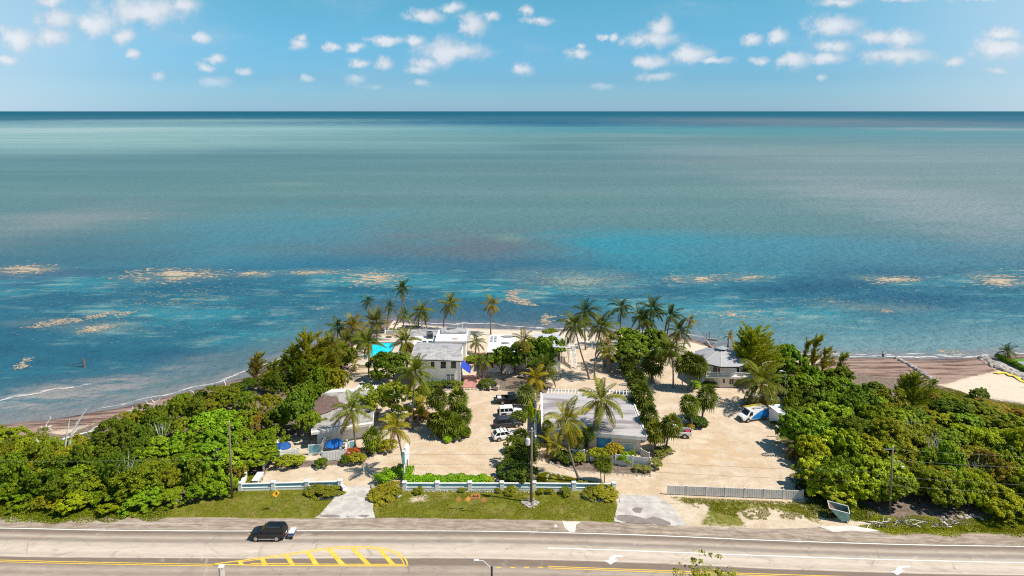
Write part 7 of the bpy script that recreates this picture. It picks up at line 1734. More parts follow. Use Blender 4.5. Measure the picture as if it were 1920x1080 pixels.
SH = [('bright green shrub beside the white gas tank', 1304, 716, 1.1, 1.1, (.12, .19, .015), TIGHT), ('dark shrub at the wall of the ten sided house', 1331, 716, 1.1, 1.2, DG, TIGHT), ('low dark shrub right at the ten sided house wall', 1384, 716, 1.0, 1.0, DG, TIGHT),
      ('grey green rounded shrub at the corner of motel block, larger', 1247, 838, 1.3, 1.3, (.11, .115, .07), TIGHT), ('grey green rounded shrub at the corner of motel block, smaller', 1236, 847, 1.0, 1.0, (.10, .105, .065), TIGHT), ('grey green shrub right of the slatted corner fence', 1228, 862, 1.4, .9, (.12, .12, .07), TIGHT),
      ('low grey shrub before the corner slatted fence, left', 1196, 874, .8, .8, (.11, .11, .07), TIGHT), ('low grey shrub before the corner slatted fence, right', 1211, 875, .8, .7, (.11, .11, .07), TIGHT),
      ('yellow green shrub before the blue panel, left', 1115, 845, 1.9, 1.3, (.15, .16, .02), TIGHT), ('yellow green shrub before the blue panel, right', 1130, 843, 2.2, 1.3, (.14, .14, .02), TIGHT), ('orange tipped shrub before the blue panel, tallest', 1149, 838, 2.6, 1.1, (.17, .13, .025), TIGHT), ('green shrub before the aqua window', 1171, 848, 2.0, 1.1, (.10, .15, .02), TIGHT), ('thin shrub between aqua window and corner fence', 1184, 849, 1.8, .7, (.09, .12, .02), TIGHT),
      ('dark spiky shrub mass behind the middle wall, left of the pole', 963, 870, 2.6, 2.2, (.03, .05, .012), TIGHT), ('dark shrub behind the middle wall, right of the spiky mass', 985, 880, 2.2, 1.8, (.045, .065, .015), TIGHT),
      ('red leaved shrub before the left motel patio', 662, 843, 1.5, 1.2, (.16, .04, .03), TIGHT), ('red and green mixed shrub before the left motel patio', 668, 852, 1.4, 1.5, (.13, .12, .025), TIGHT), ('yellow green shrub before the white picket fence', 541, 860, 1.4, 1.7, (.13, .145, .02), TIGHT), ('bright small shrub right of the white picket fence', 557, 857, 1.5, 1.0, (.15, .17, .02), TIGHT),
      ('small dark shrub before the sunlit board fence', 602, 863, 1.1, 1.1, DG, TIGHT), ('shrub beside the passage of left motel block, left', 695, 838, 1.3, 1.3, OG, TIGHT), ('shrub beside the passage of left motel block, right', 727, 829, 1.5, 1.5, (.14, .13, .02), TIGHT), ('shrub at foot of the right patio wall', 648, 857, 1.2, .9, DG, TIGHT),
      ('low dark shrub under the two storey house windows, left', 822, 716, 1.3, 1.3, (.06, .075, .02), TIGHT), ('low dark shrub under the two storey house windows, middle', 836, 712, 1.5, 1.2, (.05, .07, .02), TIGHT), ('low dark shrub under the two storey house windows, right', 853, 711, 1.6, 1.3, (.07, .09, .025), TIGHT), ('low shrub at the left end of the two storey house', 806, 716, 1.4, 1.4, (.06, .08, .02), TIGHT),
      ('dark shrub at the corner of the brick forecourt', 913, 714, 1.5, 1.4, (.04, .06, .015), TIGHT), ('yellow green shrub at the right wall of two storey house', 882, 671, 1.1, 1.2, YG, TIGHT), ('dark shrub between house and silvery palm', 888, 668, 1.2, 1.4, DG, TIGHT),
      ('dark shrub at the foot of the fan palms in the sand yard', 1304, 781, 1.7, 1.6, (.03, .05, .02), TIGHT), ('small dark shrub right of the sand yard fan palms', 1314, 787, 1.4, 1.1, (.03, .05, .02), TIGHT), ('small red and green shrub at sand yard palm trunk', 1291, 797, .9, .9, (.14, .10, .03), TIGHT),
      ('tiny bright shrub at front of the car park island', 839, 819, .9, .7, (.12, .2, .02), TIGHT), ('dark undergrowth on the car park island, left', 826, 805, 1.6, 1.6, DG, TIGHT), ('dark undergrowth on the car park island, right', 862, 803, 1.7, 1.7, DG, TIGHT), ('undergrowth at the right end of car park island', 873, 808, 1.0, .9, OG, TIGHT), ('reddish shrub left of the car park behind the young palm', 786, 774, 1.6, 1.6, (.10, .05, .03), TIGHT),
      ('clipped reddish bed shrub at the left drive corner, front', 716, 924, .8, 1.7, (.11, .10, .02), TIGHT), ('clipped reddish bed shrub at the left drive corner, rear', 722, 912, 1.0, 1.8, (.13, .115, .02), TIGHT), ('clipped bed shrub at the left drive corner, right end', 740, 919, .8, 1.2, (.10, .10, .02), TIGHT),
      ('oval bed of dark clipped shrubs by the left wall, left half', 592, 919, .65, 1.5, (.075, .075, .018), TIGHT), ('oval bed of dark clipped shrubs by the left wall, right half', 619, 917, .7, 1.6, (.08, .08, .018), TIGHT),
      ('oval bed shrub at right end of the middle wall, left half', 1110, 920, .8, 1.4, (.075, .075, .018), TIGHT), ('oval bed shrub at right end of the middle wall, right half', 1134, 918, 1.0, 1.5, (.12, .11, .018), TIGHT),
      ('low weed tuft below the middle wall, near the pole', 1014, 918, .6, .6, OG, TIGHT), ('low weed tuft below the middle wall, right of the pole', 1030, 918, .6, .6, OG, TIGHT), ('low weed tuft below the middle wall, before oval bed', 1059, 917, .8, .9, (.07, .08, .02), TIGHT), ('low weed tuft below the middle wall, left of the pole', 958, 917, .7, .8, OG, TIGHT), ('low weed tuft below the middle wall, left of arrow sign', 866, 916, .5, .5, OG, TIGHT), ('low weed tuft below the middle wall, at the hedge', 785, 917, .6, .7, OG, TIGHT), ('low weed tuft below the middle wall, between signs and pole', 934, 917, .5, .5, OG, TIGHT),
      ('grey low shrub on the small lawn behind middle wall, left', 1035, 902, .7, .8, (.12, .12, .07), TIGHT), ('grey low shrub on the small lawn behind middle wall, right', 1090, 905, .7, .9, (.12, .12, .07), TIGHT),
      ('low shrub among scattered sand at the right thicket edge', 1457, 792, 1.0, 1.0, DG, TIGHT), ('dark undergrowth beside the motel walkway wall', 975, 775, 1.6, 1.5, (.05, .07, .02), TIGHT), ('green shrub under the pole planting', 975, 850, 2.0, 1.6, (.06, .085, .02), TIGHT),
      ('dark shrub left under the motel block front', 1052, 846, 1.6, 1.4, (.04, .06, .018), TIGHT), ('dark shrub right under the motel block front', 1068, 852, 1.4, 1.2, (.04, .06, .018), TIGHT), ('small shrub at the barred gate', 1090, 852, 1.6, .9, (.12, .14, .025), TIGHT)]
for (lb, x, y, h, r_, c_, k) in SH: tree('shrub', lb, x, y, h, r_, c_, k, 'shrub')
# clipped green hedge
def hedge(label, pts, h, wd, col, seed, leaf=(.22, .15)):
    r = np.random.default_rng(seed); E2 = empty('clipped_hedge', (pts[0].x, pts[0].y, 0), 0, label, 'hedge'); C, N = [], []
    for a, b_ in zip(pts[:-1], pts[1:]):
        Ls = (b_ - a).length; n = int(Ls * 620); d = np.array((b_ - a)[:2]) / Ls; nr = np.array([-d[1], d[0]])
        s_ = r.random(n) * Ls; q = r.uniform(-1, 1, n); z = r.random(n) ** .45; w_ = wd * (1 - .25 * z * z); lump = 1 + .14 * np.sin(s_ * 1.7 + seed) + .08 * np.sin(s_ * 4.1)
        sgn = np.where(np.abs(q) > .55, 1.0, r.random(n) ** .4)
        P2 = np.array(a[:2])[None] - np.array(E2.location[:2])[None] + s_[:, None] * d + (q * w_)[:, None] * nr
        C.append(np.column_stack([P2, z * h * lump * np.sqrt(np.clip(1.08 - .45 * q * q, 0, 1))])); N.append(unit(np.column_stack([q[:, None] * nr * .8, .7 * np.ones(n)]) + r.normal(0, .5, (n, 3))))
    C = np.vstack(C); V, Q, to, hu = leaves_np(C, np.vstack(N), unit(r.normal(size=(len(C), 3))), leaf[0], leaf[1], seed)
    link('foliage', np_mesh('foliage', V, Q, LEAF, {'tone': to, 'hue': hu}), E2, color=col)
    for a, b_ in zip(pts[:-1], pts[1:]):
        for f in np.arange(.1, 1, .25): q = a.lerp(b_, float(f)) - E2.location; MB().tube([(q.x, q.y, -.05), (q.x + .1, q.y, h * .6)], [.05, .02], 5).build('stem', BARK, E2)
hedge('bright green clipped hedge behind the middle roadside wall', [G(757, 908), G(800, 908), G(860, 908), G(912, 908)], 1.35, 1.15, (.10, .19, .012), 1)
hedge('bright green rounded hedge around the sign pylon', [G(708, 912), G(722, 900), G(745, 892), G(775, 893)], 1.6, 1.25, (.095, .17, .012), 2)
hedge('yellowish grassy hedge end behind the middle wall', [G(908, 908), G(926, 907)], 1.2, .8, (.14, .16, .03), 3)
hedge('dark clipped hedge beside the neighbouring lawn at far right', [G(1869, 671), G(1890, 681), G(1912, 692), G(1945, 708)], 1.1, .8, (.055, .10, .012), 4)

# she-oaks
def oak(label, bx, by, tx, ty, col, kind, spread=1.0, seed=0, ti=0):
    p = G(bx, by); c = T(tx, ty, p.y); s_ = c.z / 8.0; E2 = empty('casuarina_tree', (p.x, p.y, 0), 0, label, 'tree')
    r = random.Random(int(bx)); rz = r.uniform(-.5, .5)
    link('crown', kind[(int(bx) + seed) % len(kind)], E2, (0, 0, 0), (0, 0, rz), (s_ * spread, s_ * spread, s_), col); link('trunk', OAKT[ti], E2, (0, 0, 0), (0, 0, rz), (s_, s_, s_))
CO = (.115, .115, .024); CG = (.085, .105, .018); CB = (.10, .085, .03)
oak('tall olive casuarina standing highest in the left thicket', 574, 712, 577, 622, CO, NEED, 1.1); oak('dark olive casuarina left of the tallest one', 545, 715, 549, 648, CG, NEED, 1.2); oak('olive casuarina right of the tallest left one', 604, 712, 606, 632, CO, NEED, 1.0)
oak('thin brownish casuarina leaning over the left water', 480, 722, 470, 664, CB, NEED, 1.1, 1); oak('dark casuarina above the left shrubs, left of centre', 513, 722, 518, 676, CG, NEED, 1.2); oak('casuarina behind the leaf covered roof', 590, 728, 592, 670, CG, NEED, 1.2, 1); oak('dark casuarina beside the pergola on the left', 562, 735, 563, 685, (.05, .065, .012), NEED, 1.3, 2)
oak('olive casuarina at left shore end of the thicket', 497, 735, 498, 698, CG, NEED, 1.3, 2); oak('brown tipped casuarina among left casuarinas', 530, 708, 533, 672, CB, NEED, 1.1, 3); oak('casuarina beside the orange tinged palm', 640, 690, 642, 645, CG, NEED, 1.1, 1)
oak('big windswept casuarina right of the ten sided house', 1402, 718, 1420, 614, (.105, .125, .022), NEED, 1.3); oak('second stem of the big windswept casuarina', 1418, 714, 1443, 630, CO, NEED, 1.0, 1); oak('low side stem of the big windswept casuarina', 1392, 715, 1398, 640, CG, NEED, 1.1, 2)
oak('feathery casuarina plume left of three at the right shore', 1505, 700, 1516, 634, CO, NEEDT, .8); oak('feathery casuarina plume middle of three at the right shore', 1522, 702, 1536, 628, CO, NEEDT, .8, 1); oak('feathery casuarina plume right of three at the right shore', 1540, 704, 1567, 647, CO, NEEDT, .9)
oak('small casuarina standing on the brown beach edge at right', 1572, 712, 1581, 662, CG, NEEDT, 1.1, 1); oak('windswept casuarina in the middle of the right thicket', 1710, 770, 1735, 700, (.08, .10, .02), NEED, 1.1); oak('small casuarina left of the windswept middle one', 1690, 760, 1700, 702, CG, NEED, 1.0, 1); oak('low casuarina right of the windswept middle one', 1745, 745, 1768, 712, CG, NEEDT, 1.3)

# ---- the thickets: rows of individual bushes, from the road back to the shore
ORD = ['first', 'second', 'third', 'fourth', 'fifth', 'sixth', 'seventh', 'eighth', 'ninth', 'tenth', 'eleventh', 'twelfth', 'thirteenth', 'fourteenth', 'fifteenth', 'sixteenth', 'seventeenth', 'eighteenth', 'nineteenth', 'twentieth', 'twenty first', 'twenty second']
CN = {DG: 'dark green', MG: 'mid green', OG: 'olive', YG: 'yellow green', LG: 'fresh green', BG: 'brownish'}
def thicket(side, rows, group):
    """rows: (row name, row of tops (px y as list of points), count, height, radius, choices)"""
    rr = random.Random(len(side) * 17); sfx = '' if 'scrub' in side else ' thicket'
    for (rn, line, n, h, r_, choices) in rows:
        xs_ = [q[0] for q in line]; ys_ = [q[1] for q in line]
        for k in range(n):
            f = (k + .5 + rr.uniform(-.25, .25)) / n; x = xs_[0] + (xs_[-1] - xs_[0]) * f; y = float(np.interp(x, xs_, ys_)) + rr.uniform(-3, 3)
            u = choices(x) if callable(choices) else choices; c_, kd = u[rr.randrange(len(u))]; hh = h * rr.uniform(.72, 1.25); sr = r_ * rr.uniform(.7, 1.35)
            nm = {id(BROAD): 'broad leaved bush', id(FINE): 'small leaved bush', id(COAR): 'sea grape bush'}[id(kd)]
            v = rr.uniform(.85, 1.2); cc_ = (c_[0] * v * rr.uniform(.9, 1.15), c_[1] * v, c_[2] * v)
            tree('thicket_bush', f'{CN[c_]} {nm} in the {side + sfx}, {rn} row, {ORD[k]} from left', x, y, hh, sr, cc_, kd, 'bush', seed=k, group=group)
def cl(x):   # left thicket: what grows where
    if x < 90: return [(OG, FINE), (YG, FINE), (MG, FINE)]
    if x < 260: return [(OG, FINE), (MG, FINE), (MG, BROAD), (DG, FINE)]
    if x < 400: return [(MG, BROAD), (LG, BROAD), (OG, FINE), (DG, BROAD)]
    return [(MG, BROAD), (BG, FINE), (DG, BROAD), (LG, BROAD)]
thicket('left', [('kerbside', [(-40, 918), (100, 922), (250, 923), (350, 917), (425, 902)], 11, 1.9, 1.9, lambda x: [(MG, FINE), (MG, BROAD), (LG, FINE), (OG, FINE)]),
                 ('front', [(-60, 884), (60, 890), (180, 892), (300, 890), (400, 874), (460, 864)], 14, 3.4, 2.5, cl),
                 ('second', [(-60, 870), (60, 868), (200, 868), (330, 862), (420, 850), (490, 838)], 14, 4.4, 2.9, cl),
                 ('third', [(-60, 840), (30, 838), (160, 845), (260, 836), (360, 822), (440, 812), (520, 805)], 14, 4.6, 2.9, cl),
                 ('fourth', [(-60, 812), (0, 808), (60, 822)], 4, 4.4, 2.8, cl), ('rear', [(190, 806), (260, 795), (360, 785), (440, 782), (520, 770), (548, 765)], 10, 4.4, 2.8, cl),
                 ('shoreward', [(235, 776), (300, 762), (380, 750), (450, 744), (520, 740)], 8, 3.8, 2.5, lambda x: [(MG, FINE), (OG, FINE), (DG, BROAD)]),
                 ('inner', [(548, 738), (575, 728), (600, 705), (640, 694)], 7, 4.6, 2.5, lambda x: [(MG, FINE), (DG, BROAD), (OG, FINE)]),
                 ('seaward', [(560, 690), (600, 668), (645, 652)], 6, 4.4, 2.3, lambda x: [(DG, FINE), (OG, FINE), (MG, FINE)]),
                 ('outermost', [(335, 748), (420, 728), (470, 712), (560, 700)], 7, 3.2, 2.3, lambda x: [(MG, FINE), (OG, FINE), (CO and DG, FINE)])], 'bushes of the left thicket')
def cr_(x):
    if x < 1640: return [(MG, BROAD), (DG, BROAD), (MG, BROAD), (LG, BROAD)]
    if x < 1760: return [(MG, BROAD), (DG, BROAD), (OG, FINE)]
    return [(OG, FINE), (OG, FINE), (MG, BROAD), (YG, FINE)]
def cf(x):
    if x < 1690: return [(YG, COAR), (MG, COAR), (YG, COAR)]
    if x < 1780: return [(MG, BROAD), (OG, FINE), (DG, FINE)]
    return [(OG, FINE), (YG, FINE), (LG, BROAD), (BG, FINE)]
thicket('right', [('front', [(1545, 900), (1600, 898), (1690, 898), (1800, 904), (1890, 912), (1990, 918)], 12, 3.6, 2.5, cf),
                  ('second', [(1515, 872), (1600, 868), (1700, 872), (1800, 880), (1900, 885), (1990, 890)], 13, 4.8, 3.0, cf),
                  ('third', [(1500, 838), (1560, 818), (1640, 830), (1760, 842), (1880, 850), (1990, 858)], 13, 5.0, 3.0, cf),
                  ('fourth', [(1488, 800), (1560, 792), (1660, 798), (1780, 806), (1900, 815), (1990, 820)], 13, 4.4, 3.0, cr_),
                  ('fifth', [(1478, 770), (1560, 765), (1660, 768), (1730, 774)], 9, 4.4, 2.9, cr_),
                  ('sixth', [(1468, 742), (1540, 738), (1620, 742), (1680, 745)], 8, 4.4, 2.8, cr_),
                  ('seventh', [(1450, 712), (1520, 712), (1590, 718), (1650, 724)], 8, 4.2, 2.7, cr_),
                  ('rear', [(1440, 690), (1490, 688), (1550, 694), (1600, 703)], 6, 3.6, 2.4, cr_)], 'bushes of the right thicket')
thicket('right scrub', [('seaward', [(1700, 735), (1760, 742), (1830, 756), (1900, 768), (1990, 776)], 9, 1.5, 2.2, lambda x: [(OG, FINE), (BG, FINE), (MG, FINE)]), ('middle', [(1730, 775), (1830, 780), (1900, 792), (1990, 800)], 8, 1.9, 2.4, lambda x: [(OG, FINE), (BG, FINE), (YG, FINE)]), ('inland', [(1800, 806), (1880, 818), (1990, 826)], 7, 2.4, 2.4, lambda x: [(OG, FINE), (BG, FINE), (MG, BROAD)])], 'low bushes of the right scrub')
for k, (lb, x, y, h, r_, c_, kd) in enumerate([('dark rounded bush alone on the open right scrub, left one', 1775, 758, 2.8, 2.6, DG, BROAD), ('dark rounded bush alone on the open right scrub, right one', 1800, 762, 2.6, 2.3, DG, BROAD), ('green bush below the dark rounded ones on right scrub', 1808, 782, 2.2, 2.4, LG, BROAD), ('small dark bush at the sand edge of right scrub', 1838, 733, 1.8, 1.9, DG, BROAD), ('tall green bush at the left beach end of thicket', 345, 740, 3.2, 1.8, MG, FINE), ('little dark bush among bleached wood on the left beach', 172, 812, 1.8, 1.2, MG, FINE), ('leafy green tree top above the right thicket by the shore', 1478, 654, 6.6, 3.0, (.07, .12, .015), BROAD), ('bright yellow green low bush at the road edge of left thicket', 140, 936, 1.8, 2.0, YG, COAR), ('yellow green low bush near the road, right of the brightest', 200, 950, 1.2, 1.4, YG, FINE), ('low green bush beside the left wooden pole', 405, 905, 1.8, 2.2, MG, FINE), ('bright green bush leaning over the right verge end', 1880, 930, 2.6, 2.4, LG, BROAD), ('fresh green sapling standing in the yellow scrub at right', 1775, 835, 4.6, 1.4, LG, BROAD), ('dark shaggy tree at the right frame edge', 1905, 850, 5.4, 2.8, DG, BROAD)]):
    tree('thicket_bush', lb, x, y, h, r_, c_, kd, 'bush', seed=900 + k)
def bare(label, x, y, h, seed, material=DRIFT):
    p = G(x, y, h); rr = random.Random(seed); E2 = empty('bare_shrub', (p.x, p.y, 0), 0, label, 'bare shrub')
    for k in range(11):
        a = k * 2.4 + rr.random(); e = h * rr.uniform(.15, .45); z1 = h * rr.uniform(.75, 1.05); mb = MB(); m1 = Vector((math.cos(a) * e * .4, math.sin(a) * e * .4, z1 * .55)); tip = Vector((math.cos(a) * e, math.sin(a) * e, z1))
        mb.tube([(0, 0, 0), m1, tip], [.04, .028, .01], 5)
        mb.tube([m1.lerp(tip, .4), m1.lerp(tip, .4) + Vector((rr.uniform(-.5, .5), rr.uniform(-.5, .5), h * .18))], [.018, .008], 4); mb.build('limb', material, E2)
for k, (lb, x, y, h) in enumerate([('bleached bare shrub poking out of the left thicket by the pole', 395, 842, 5.2), ('grey bare twigs in the middle of the left thicket', 235, 858, 5.0), ('bare branches on top of left thicket near the beach', 300, 790, 5.0), ('pale bare twigs in the right thicket above the lamp pole', 1716, 786, 5.0), ('grey bare branches in the right thicket centre', 1752, 812, 5.0), ('bare twigs in the yellow scrub at far right', 1835, 860, 5.2)]): bare(lb, x, y, h, k + 3)
# low scrub that nobody could count
r = random.Random(77)
def scrub(name, pxpoly, n, cols, zs=1.0):
    P2 = np.array([G(x, y)[:2] for x, y in pxpoly]); lo_, hi_ = P2.min(0), P2.max(0); E2 = []; k = 0; V_, F_, T_, H_ = [], [], [], []; off = 0
    rg = np.random.default_rng(n)
    while k < n:
        q = rg.uniform(lo_, hi_)
        if not inside(q[None], P2)[0]: continue
        me = CREEP[k % 3]; co = np.empty(len(me.vertices) * 3, np.float32); me.vertices.foreach_get('co', co); co = co.reshape(-1, 3)[: 4 * 900]
        sc = rg.uniform(.45, .8); a = rg.uniform(0, 6.28); ca, sa = math.cos(a), math.sin(a)
        V_.append(np.column_stack([(co[:, 0] * ca - co[:, 1] * sa) * sc + q[0], (co[:, 0] * sa + co[:, 1] * ca) * sc + q[1], co[:, 2] * sc * zs])); F_.append(np.arange(len(co)).reshape(-1, 4) + off); off += len(co)
        tb = rg.uniform(.75, 1.25); T_.append(rg.uniform(.65, 1.3, len(co) // 4) * tb); H_.append(np.clip(rg.random(len(co) // 4) ** 2 + rg.choice([0, 0, .35]), 0, 1)); k += 1
    o_ = link(name, np_mesh(name, np.vstack(V_), np.vstack(F_), LEAF, {'tone': np.concatenate(T_), 'hue': np.concatenate(H_)}), color=cols); tag(o_, kind='stuff')
scrub('low_scrub', [(1690, 728), (1780, 732), (1850, 752), (1990, 775), (1990, 860), (1800, 830), (1720, 800)], 300, (.085, .09, .016))
scrub('low_scrub', [(60, 850), (75, 828), (200, 828), (215, 845), (120, 870)], 26, (.10, .14, .016))
scrub('low_scrub', [(-40, 965), (0, 945), (120, 950), (300, 955), (420, 935), (440, 900), (470, 890), (460, 920), (300, 962), (100, 968)], 46, (.07, .085, .012))
scrub('low_scrub', [(1640, 985), (1700, 990), (1900, 990), (1990, 995), (1990, 975), (1860, 972), (1700, 978)], 40, (.09, .10, .014), .6)
scrub('low_scrub', [(1490, 900), (1545, 955), (1640, 970), (1640, 930), (1520, 880)], 24, (.05, .06, .012))
# mown grass of the verges: short blades
def lawn_blades(pxpolys, n, col, hgt=.13):
    rg = np.random.default_rng(5); Cs = []
    for poly in pxpolys:
        P2 = np.array([G(x, y)[:2] for x, y in poly]); lo_, hi_ = P2.min(0), P2.max(0); q = rg.uniform(lo_, hi_, (n, 2)); q = q[inside(q, P2)]
        q = q[vnoise(q, 1.6, 8) * .6 + vnoise(q, .5, 9) * .4 > .36]; Cs.append(q)
    q = np.vstack(Cs); m_ = len(q); C = np.column_stack([q, np.full(m_, hgt * .45)]); up = unit(rg.normal(0, .45, (m_, 3)) + [0, 0, 1]); nn_ = unit(np.cross(up, rg.normal(size=(m_, 3))))
    V, Q, to, hu = leaves_np(C, nn_, up, hgt, .07, 6, (.7, 1.3)); hu = np.clip(hu + .3 * (rg.random(m_) < .35), 0, 1)
    o_ = link('verge_grass', np_mesh('verge_grass', V, Q, LEAF, {'tone': to, 'hue': hu}), color=col); tag(o_, kind='stuff')
lawn_blades([[(-20, 955), (300, 962), (440, 930), (455, 921), (638, 918), (600, 970), (0, 968)], [(698, 936), (760, 926), (1090, 926), (1150, 938), (1160, 978), (920, 973), (703, 971)], [(1256, 932), (1506, 942), (1540, 975), (1400, 975), (1300, 950)], [(1008, 890), (1022, 886), (1090, 900), (1148, 910), (1005, 911)], [(1680, 988), (1920, 984), (1920, 999), (1700, 995)]], 22000, (.098, .100, .012))
# a tree top rising into view from this side of the road
p = Vector((T(1335, 1072, 64).x, 64, 0)); hz = T(1335, 1062, 64).z
E = empty('roadside_tree', tuple(p), 0, 'sparse leafy tree top showing at the lower frame edge', 'tree')
me = crown_mesh('foliage_sparse', 501, R_=2.6, H_=3.4, clumps=60, per=20, leaf=(.3, .17), clump_r=.45, rough=.5); link('crown', me, E, (0, 0, hz - 3.2), None, 1.0, (.11, .115, .02)); link('trunk', limb_mesh('trunk', 5, hz * .95, 2.0, 8, .16), E)
p = Vector((T(1285, 1078, 65).x, 65, 0)); hz = T(1285, 1073, 65).z
E = empty('roadside_tree', tuple(p), 0, 'top of a second sparse tree at the lower edge, left of the larger', 'tree')
link('crown', me, E, (0, 0, hz - 2.3), None, (.6, .6, .7), (.12, .12, .02)); link('trunk', limb_mesh('trunk', 6, hz * .95, 1.2, 5, .12), E)

# ------------------------------------------------------------------ floating weed, surf
WEED = mat('floating_weed', (.34, .275, .20), .9, .15, .8, col2=(.44, .35, .245), bump=.3, bscale=4)
WEEDP = mat('floating_weed_pale', (.13, .21, .21), .9, .2, .8, col2=(.22, .25, .22))
def fleck_mesh(W_, size, r, material, name):
    V = []; Fc = []
    for (x, y, z) in W_:
        s_ = size * r.uniform(.4, 1.4); k = len(V); t_ = r.uniform(-.5, .5)
        for j in range(5):
            an = j * 2 * np.pi / 5 + r.uniform(-.3, .3); ux, uy = s_ * 1.5 * np.cos(an) * r.uniform(.6, 1.2), s_ * .6 * np.sin(an) * r.uniform(.6, 1.2)
            V.append((x + ux * np.cos(t_) - uy * np.sin(t_), y + ux * np.sin(t_) + uy * np.cos(t_), z + r.uniform(0, .03)))
        Fc.append([k, k + 1, k + 2, k + 3, k + 4])
    return np_mesh(name, np.array(V), np.array(Fc), material)
def wpoly(name, label, pxp, material, seed, jig=.5, z=.03):
    r = np.random.default_rng(seed); poly = np.array([G(x, y, SEA_Z)[:2] for x, y in pxp]); cen = poly.mean(0)
    E2 = empty(name, (cen[0], cen[1], SEA_Z + z), 0, label, 'seaweed')
    lo_, hi_ = poly.min(0) - 3, poly.max(0) + 3; n = int((hi_ - lo_).prod() * 9); q = r.uniform(lo_, hi_, (n, 2)); ins = inside(q, poly); dd = line_dist(q, np.vstack([poly, poly[:1]])) * np.where(ins, 1, -1)
    keep = r.random(n) < np.clip(.5 + dd * .55 + (vnoise(q * [.5, 1.2], 1.3, seed) - .5) * 1.1, 0, 1); q = q[keep] - cen
    o_ = link('weed_flecks', fleck_mesh(np.column_stack([q, np.zeros(len(q))]), .26, r, material, 'weed_flecks'), E2); tag(o_, kind='stuff')
wpoly('seaweed_mat', 'tan crescent of floating seaweed off the middle beach', [(950, 549), (956, 545), (966, 543.5), (979, 545), (969, 550), (970, 556), (980, 561), (995, 567), (1011, 573), (985, 573), (965, 568), (953, 560)], WEED, 1)
wpoly('seaweed_mat', 'long tan floating seaweed streak at left, lowest of three', [(48, 614), (75, 606), (110, 600), (128, 597), (166, 599), (150, 603), (120, 606), (90, 612), (60, 617)], WEED, 2)
wpoly('seaweed_mat', 'narrow tan floating seaweed streak at left, uppermost right', [(217, 591), (240, 586), (258, 582), (262, 583), (245, 588), (228, 593)], WEED, 3, .3)
wpoly('seaweed_mat', 'thin tan floating seaweed streak at left, in the middle', [(155, 595), (180, 590), (205, 586), (222, 583), (215, 587), (190, 594), (170, 598)], WEED, 4, .3)
wpoly('seaweed_mat', 'wide tan floating seaweed patch at left, right of the long streak', [(146, 620), (165, 613), (190, 612), (225, 609), (205, 615), (185, 619), (170, 625), (150, 624)], WEED, 5)
wpoly('seaweed_mat', 'bent tan floating seaweed patch left of the driftwood stump', [(20, 688), (35, 681), (48, 673), (60, 673), (50, 678), (45, 684), (50, 688), (40, 691)], WEED, 6, .3)
wpoly('seaweed_mat', 'pale tan seaweed patch off the groyne at right', [(1764, 659), (1775, 656.5), (1792, 658), (1791, 662), (1772, 662)], WEED, 7, .3)
wpoly('seaweed_mat', 'small pale seaweed patch alone off the left casuarinas', [(587, 580), (598, 576), (609, 579), (598, 581)], WEEDP, 8, .3)
wpoly('seaweed_mat', 'hook of tan seaweed close to the beach before right palms', [(1014, 603), (1024, 592), (1036, 594), (1028, 599), (1033, 605), (1022, 608)], WEED, 9, .4)
wpoly('seaweed_mat', 'thin orange seaweed sliver off the ten sided house', [(1655, 582), (1665, 581), (1674, 584), (1662, 585)], WEED, 10, .2)
def flakes(label, cx, cy, rx, ry, n, material, seed, size=.5):
    r = np.random.default_rng(seed); V = []; Fc = []
    a = r.uniform(0, 2 * np.pi, n * 4); q = np.abs(r.normal(0, .52, n * 4)); px_ = cx + rx * q * np.cos(a); py_ = cy + ry * q * np.sin(a) - (px_ - cx) * .02
    W_ = np.array([G(x, y, SEA_Z + .03)[:3] for x, y in zip(px_, py_)])
    keep = (vnoise(W_[:, :2] * [.4, 1.0], 2.4, seed) * .7 + vnoise(W_[:, :2] * [.5, 1.3], .9, seed + 1) * .3) > .42
    W_ = W_[keep][:int(n * 1.3)]
    for (x, y, z) in W_:
        s_ = size * r.uniform(.4, 1.4); k = len(V); t_ = r.uniform(-.5, .5)
        for j in range(5):
            an = j * 2 * np.pi / 5 + r.uniform(-.3, .3); ux, uy = s_ * 1.5 * np.cos(an) * r.uniform(.6, 1.2), s_ * .5 * np.sin(an) * r.uniform(.6, 1.2)
            V.append((x + ux * np.cos(t_) - uy * np.sin(t_), y + ux * np.sin(t_) + uy * np.cos(t_), z + r.uniform(0, .02)))
        Fc.append([k, k + 1, k + 2, k + 3, k + 4])
    o_ = link('seaweed_raft', np_mesh('seaweed_raft', np.array(V), np.array(Fc), material)); tag(o_, label, 'seaweed', kind='stuff')
for i, (cx, cy, rx, ry, n, s_) in enumerate([(320, 515, 95, 13, 900, .5), (45, 505, 62, 9, 500, .5), (475, 513, 35, 6, 160, .45), (585, 511, 55, 6, 200, .45), (690, 522, 62, 13, 520, .5), (1085, 527, 120, 22, 900, .5), (1300, 521, 42, 9, 260, .5), (1390, 519, 45, 6, 140, .45), (1675, 524, 58, 7, 300, .5), (1880, 525, 55, 13, 520, .5), (1075, 601, 26, 10, 90, .3), (330, 560, 330, 45, 1100, .3), (1560, 565, 330, 45, 500, .28), (760, 556, 160, 30, 160, .28), (200, 610, 170, 25, 330, .3), (1380, 590, 120, 18, 200, .3)]):
    flakes('broken raft of floating seaweed flecks', cx, cy, rx, ry, n, WEED if ry < 20 else WEEDP, 20 + i, s_)
FOAM = mat('foam', (.52, .49, .47), .9, .15, 1.2)
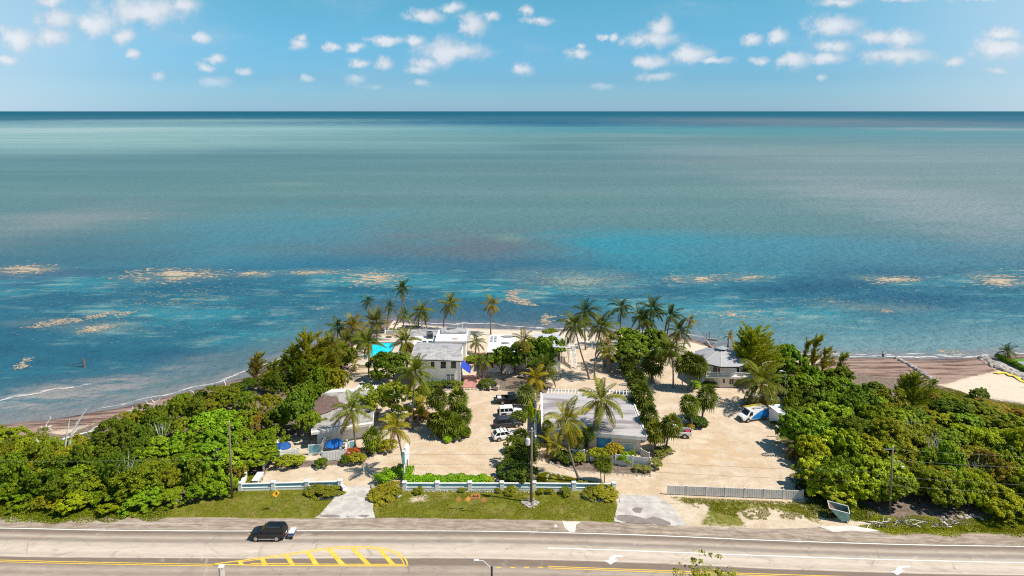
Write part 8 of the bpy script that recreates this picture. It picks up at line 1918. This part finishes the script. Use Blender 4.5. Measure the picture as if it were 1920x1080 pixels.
def foam(pxp, width, seed, n=70, name='surf_foam'):
    "a ragged run of foam: many small overlapping flakes along the line"
    pts = [G(x, y, SEA_Z + .035) for x, y in smooth_px(pxp, 14)]; r = np.random.default_rng(seed); V = []; Fc = []
    L_ = len(pts) - 1
    for i in range(n):
        f = r.random() * L_; k = min(int(f), L_ - 1); a = pts[k]; b_ = pts[k + 1]; p = a.lerp(b_, f - k); d = (b_ - a).normalized(); nr = Vector((-d.y, d.x, 0))
        env = .35 + .65 * abs(math.sin(f * .37 + seed)); o_ = r.normal(0, width * .35 * env); p = p + nr * (o_ + .5 * math.sin(f * .21 + seed * 2)); l = r.uniform(.5, 1.8); w_ = width * r.uniform(.12, .4) * env; q = len(V)
        for j in range(6):
            an = j * math.pi / 3 + r.uniform(-.2, .2); V.append(tuple(p + d * math.cos(an) * l * r.uniform(.7, 1.1) + nr * math.sin(an) * w_ + Vector((0, 0, .0004 * i))))
        Fc.append(list(range(q, q + 6)))
    tag(link(name, np_mesh(name, np.array(V), np.array(Fc), FOAM)), kind='stuff')
foam([(-60, 762), (0, 750), (30, 744), (60, 738), (95, 732), (130, 726), (166, 721)], .5, 1, 120)
foam([(200, 762), (260, 751), (300, 742), (345, 731), (385, 722), (420, 712), (440, 706)], .35, 2, 90)
foam([(850, 610), (870, 606.5), (900, 606), (930, 608), (952, 610)], .5, 3, 60)
foam([(1545, 665), (1600, 667.5), (1650, 669), (1700, 668.5), (1760, 669.5), (1810, 668.5), (1850, 665.5)], .7, 4, 130)
foam([(1560, 662), (1640, 664), (1720, 664), (1800, 664)], .9, 14, 14)
foam([(1400, 654), (1460, 661), (1530, 664)], .5, 15, 50)
foam([(960, 613), (1020, 615), (1080, 616), (1140, 618.5)], .5, 16, 50)
foam([(760, 600), (800, 605.5), (850, 608.5)], .5, 17, 40)
foam([(440, 704), (500, 682), (560, 655)], .5, 19, 40)
foam([(1900, 661), (1930, 661)], .5, 5, 16)
foam([(1150, 619), (1190, 621), (1220, 622.5)], .5, 6, 24)
foam([(1290, 628), (1315, 630)], .4, 7, 12)
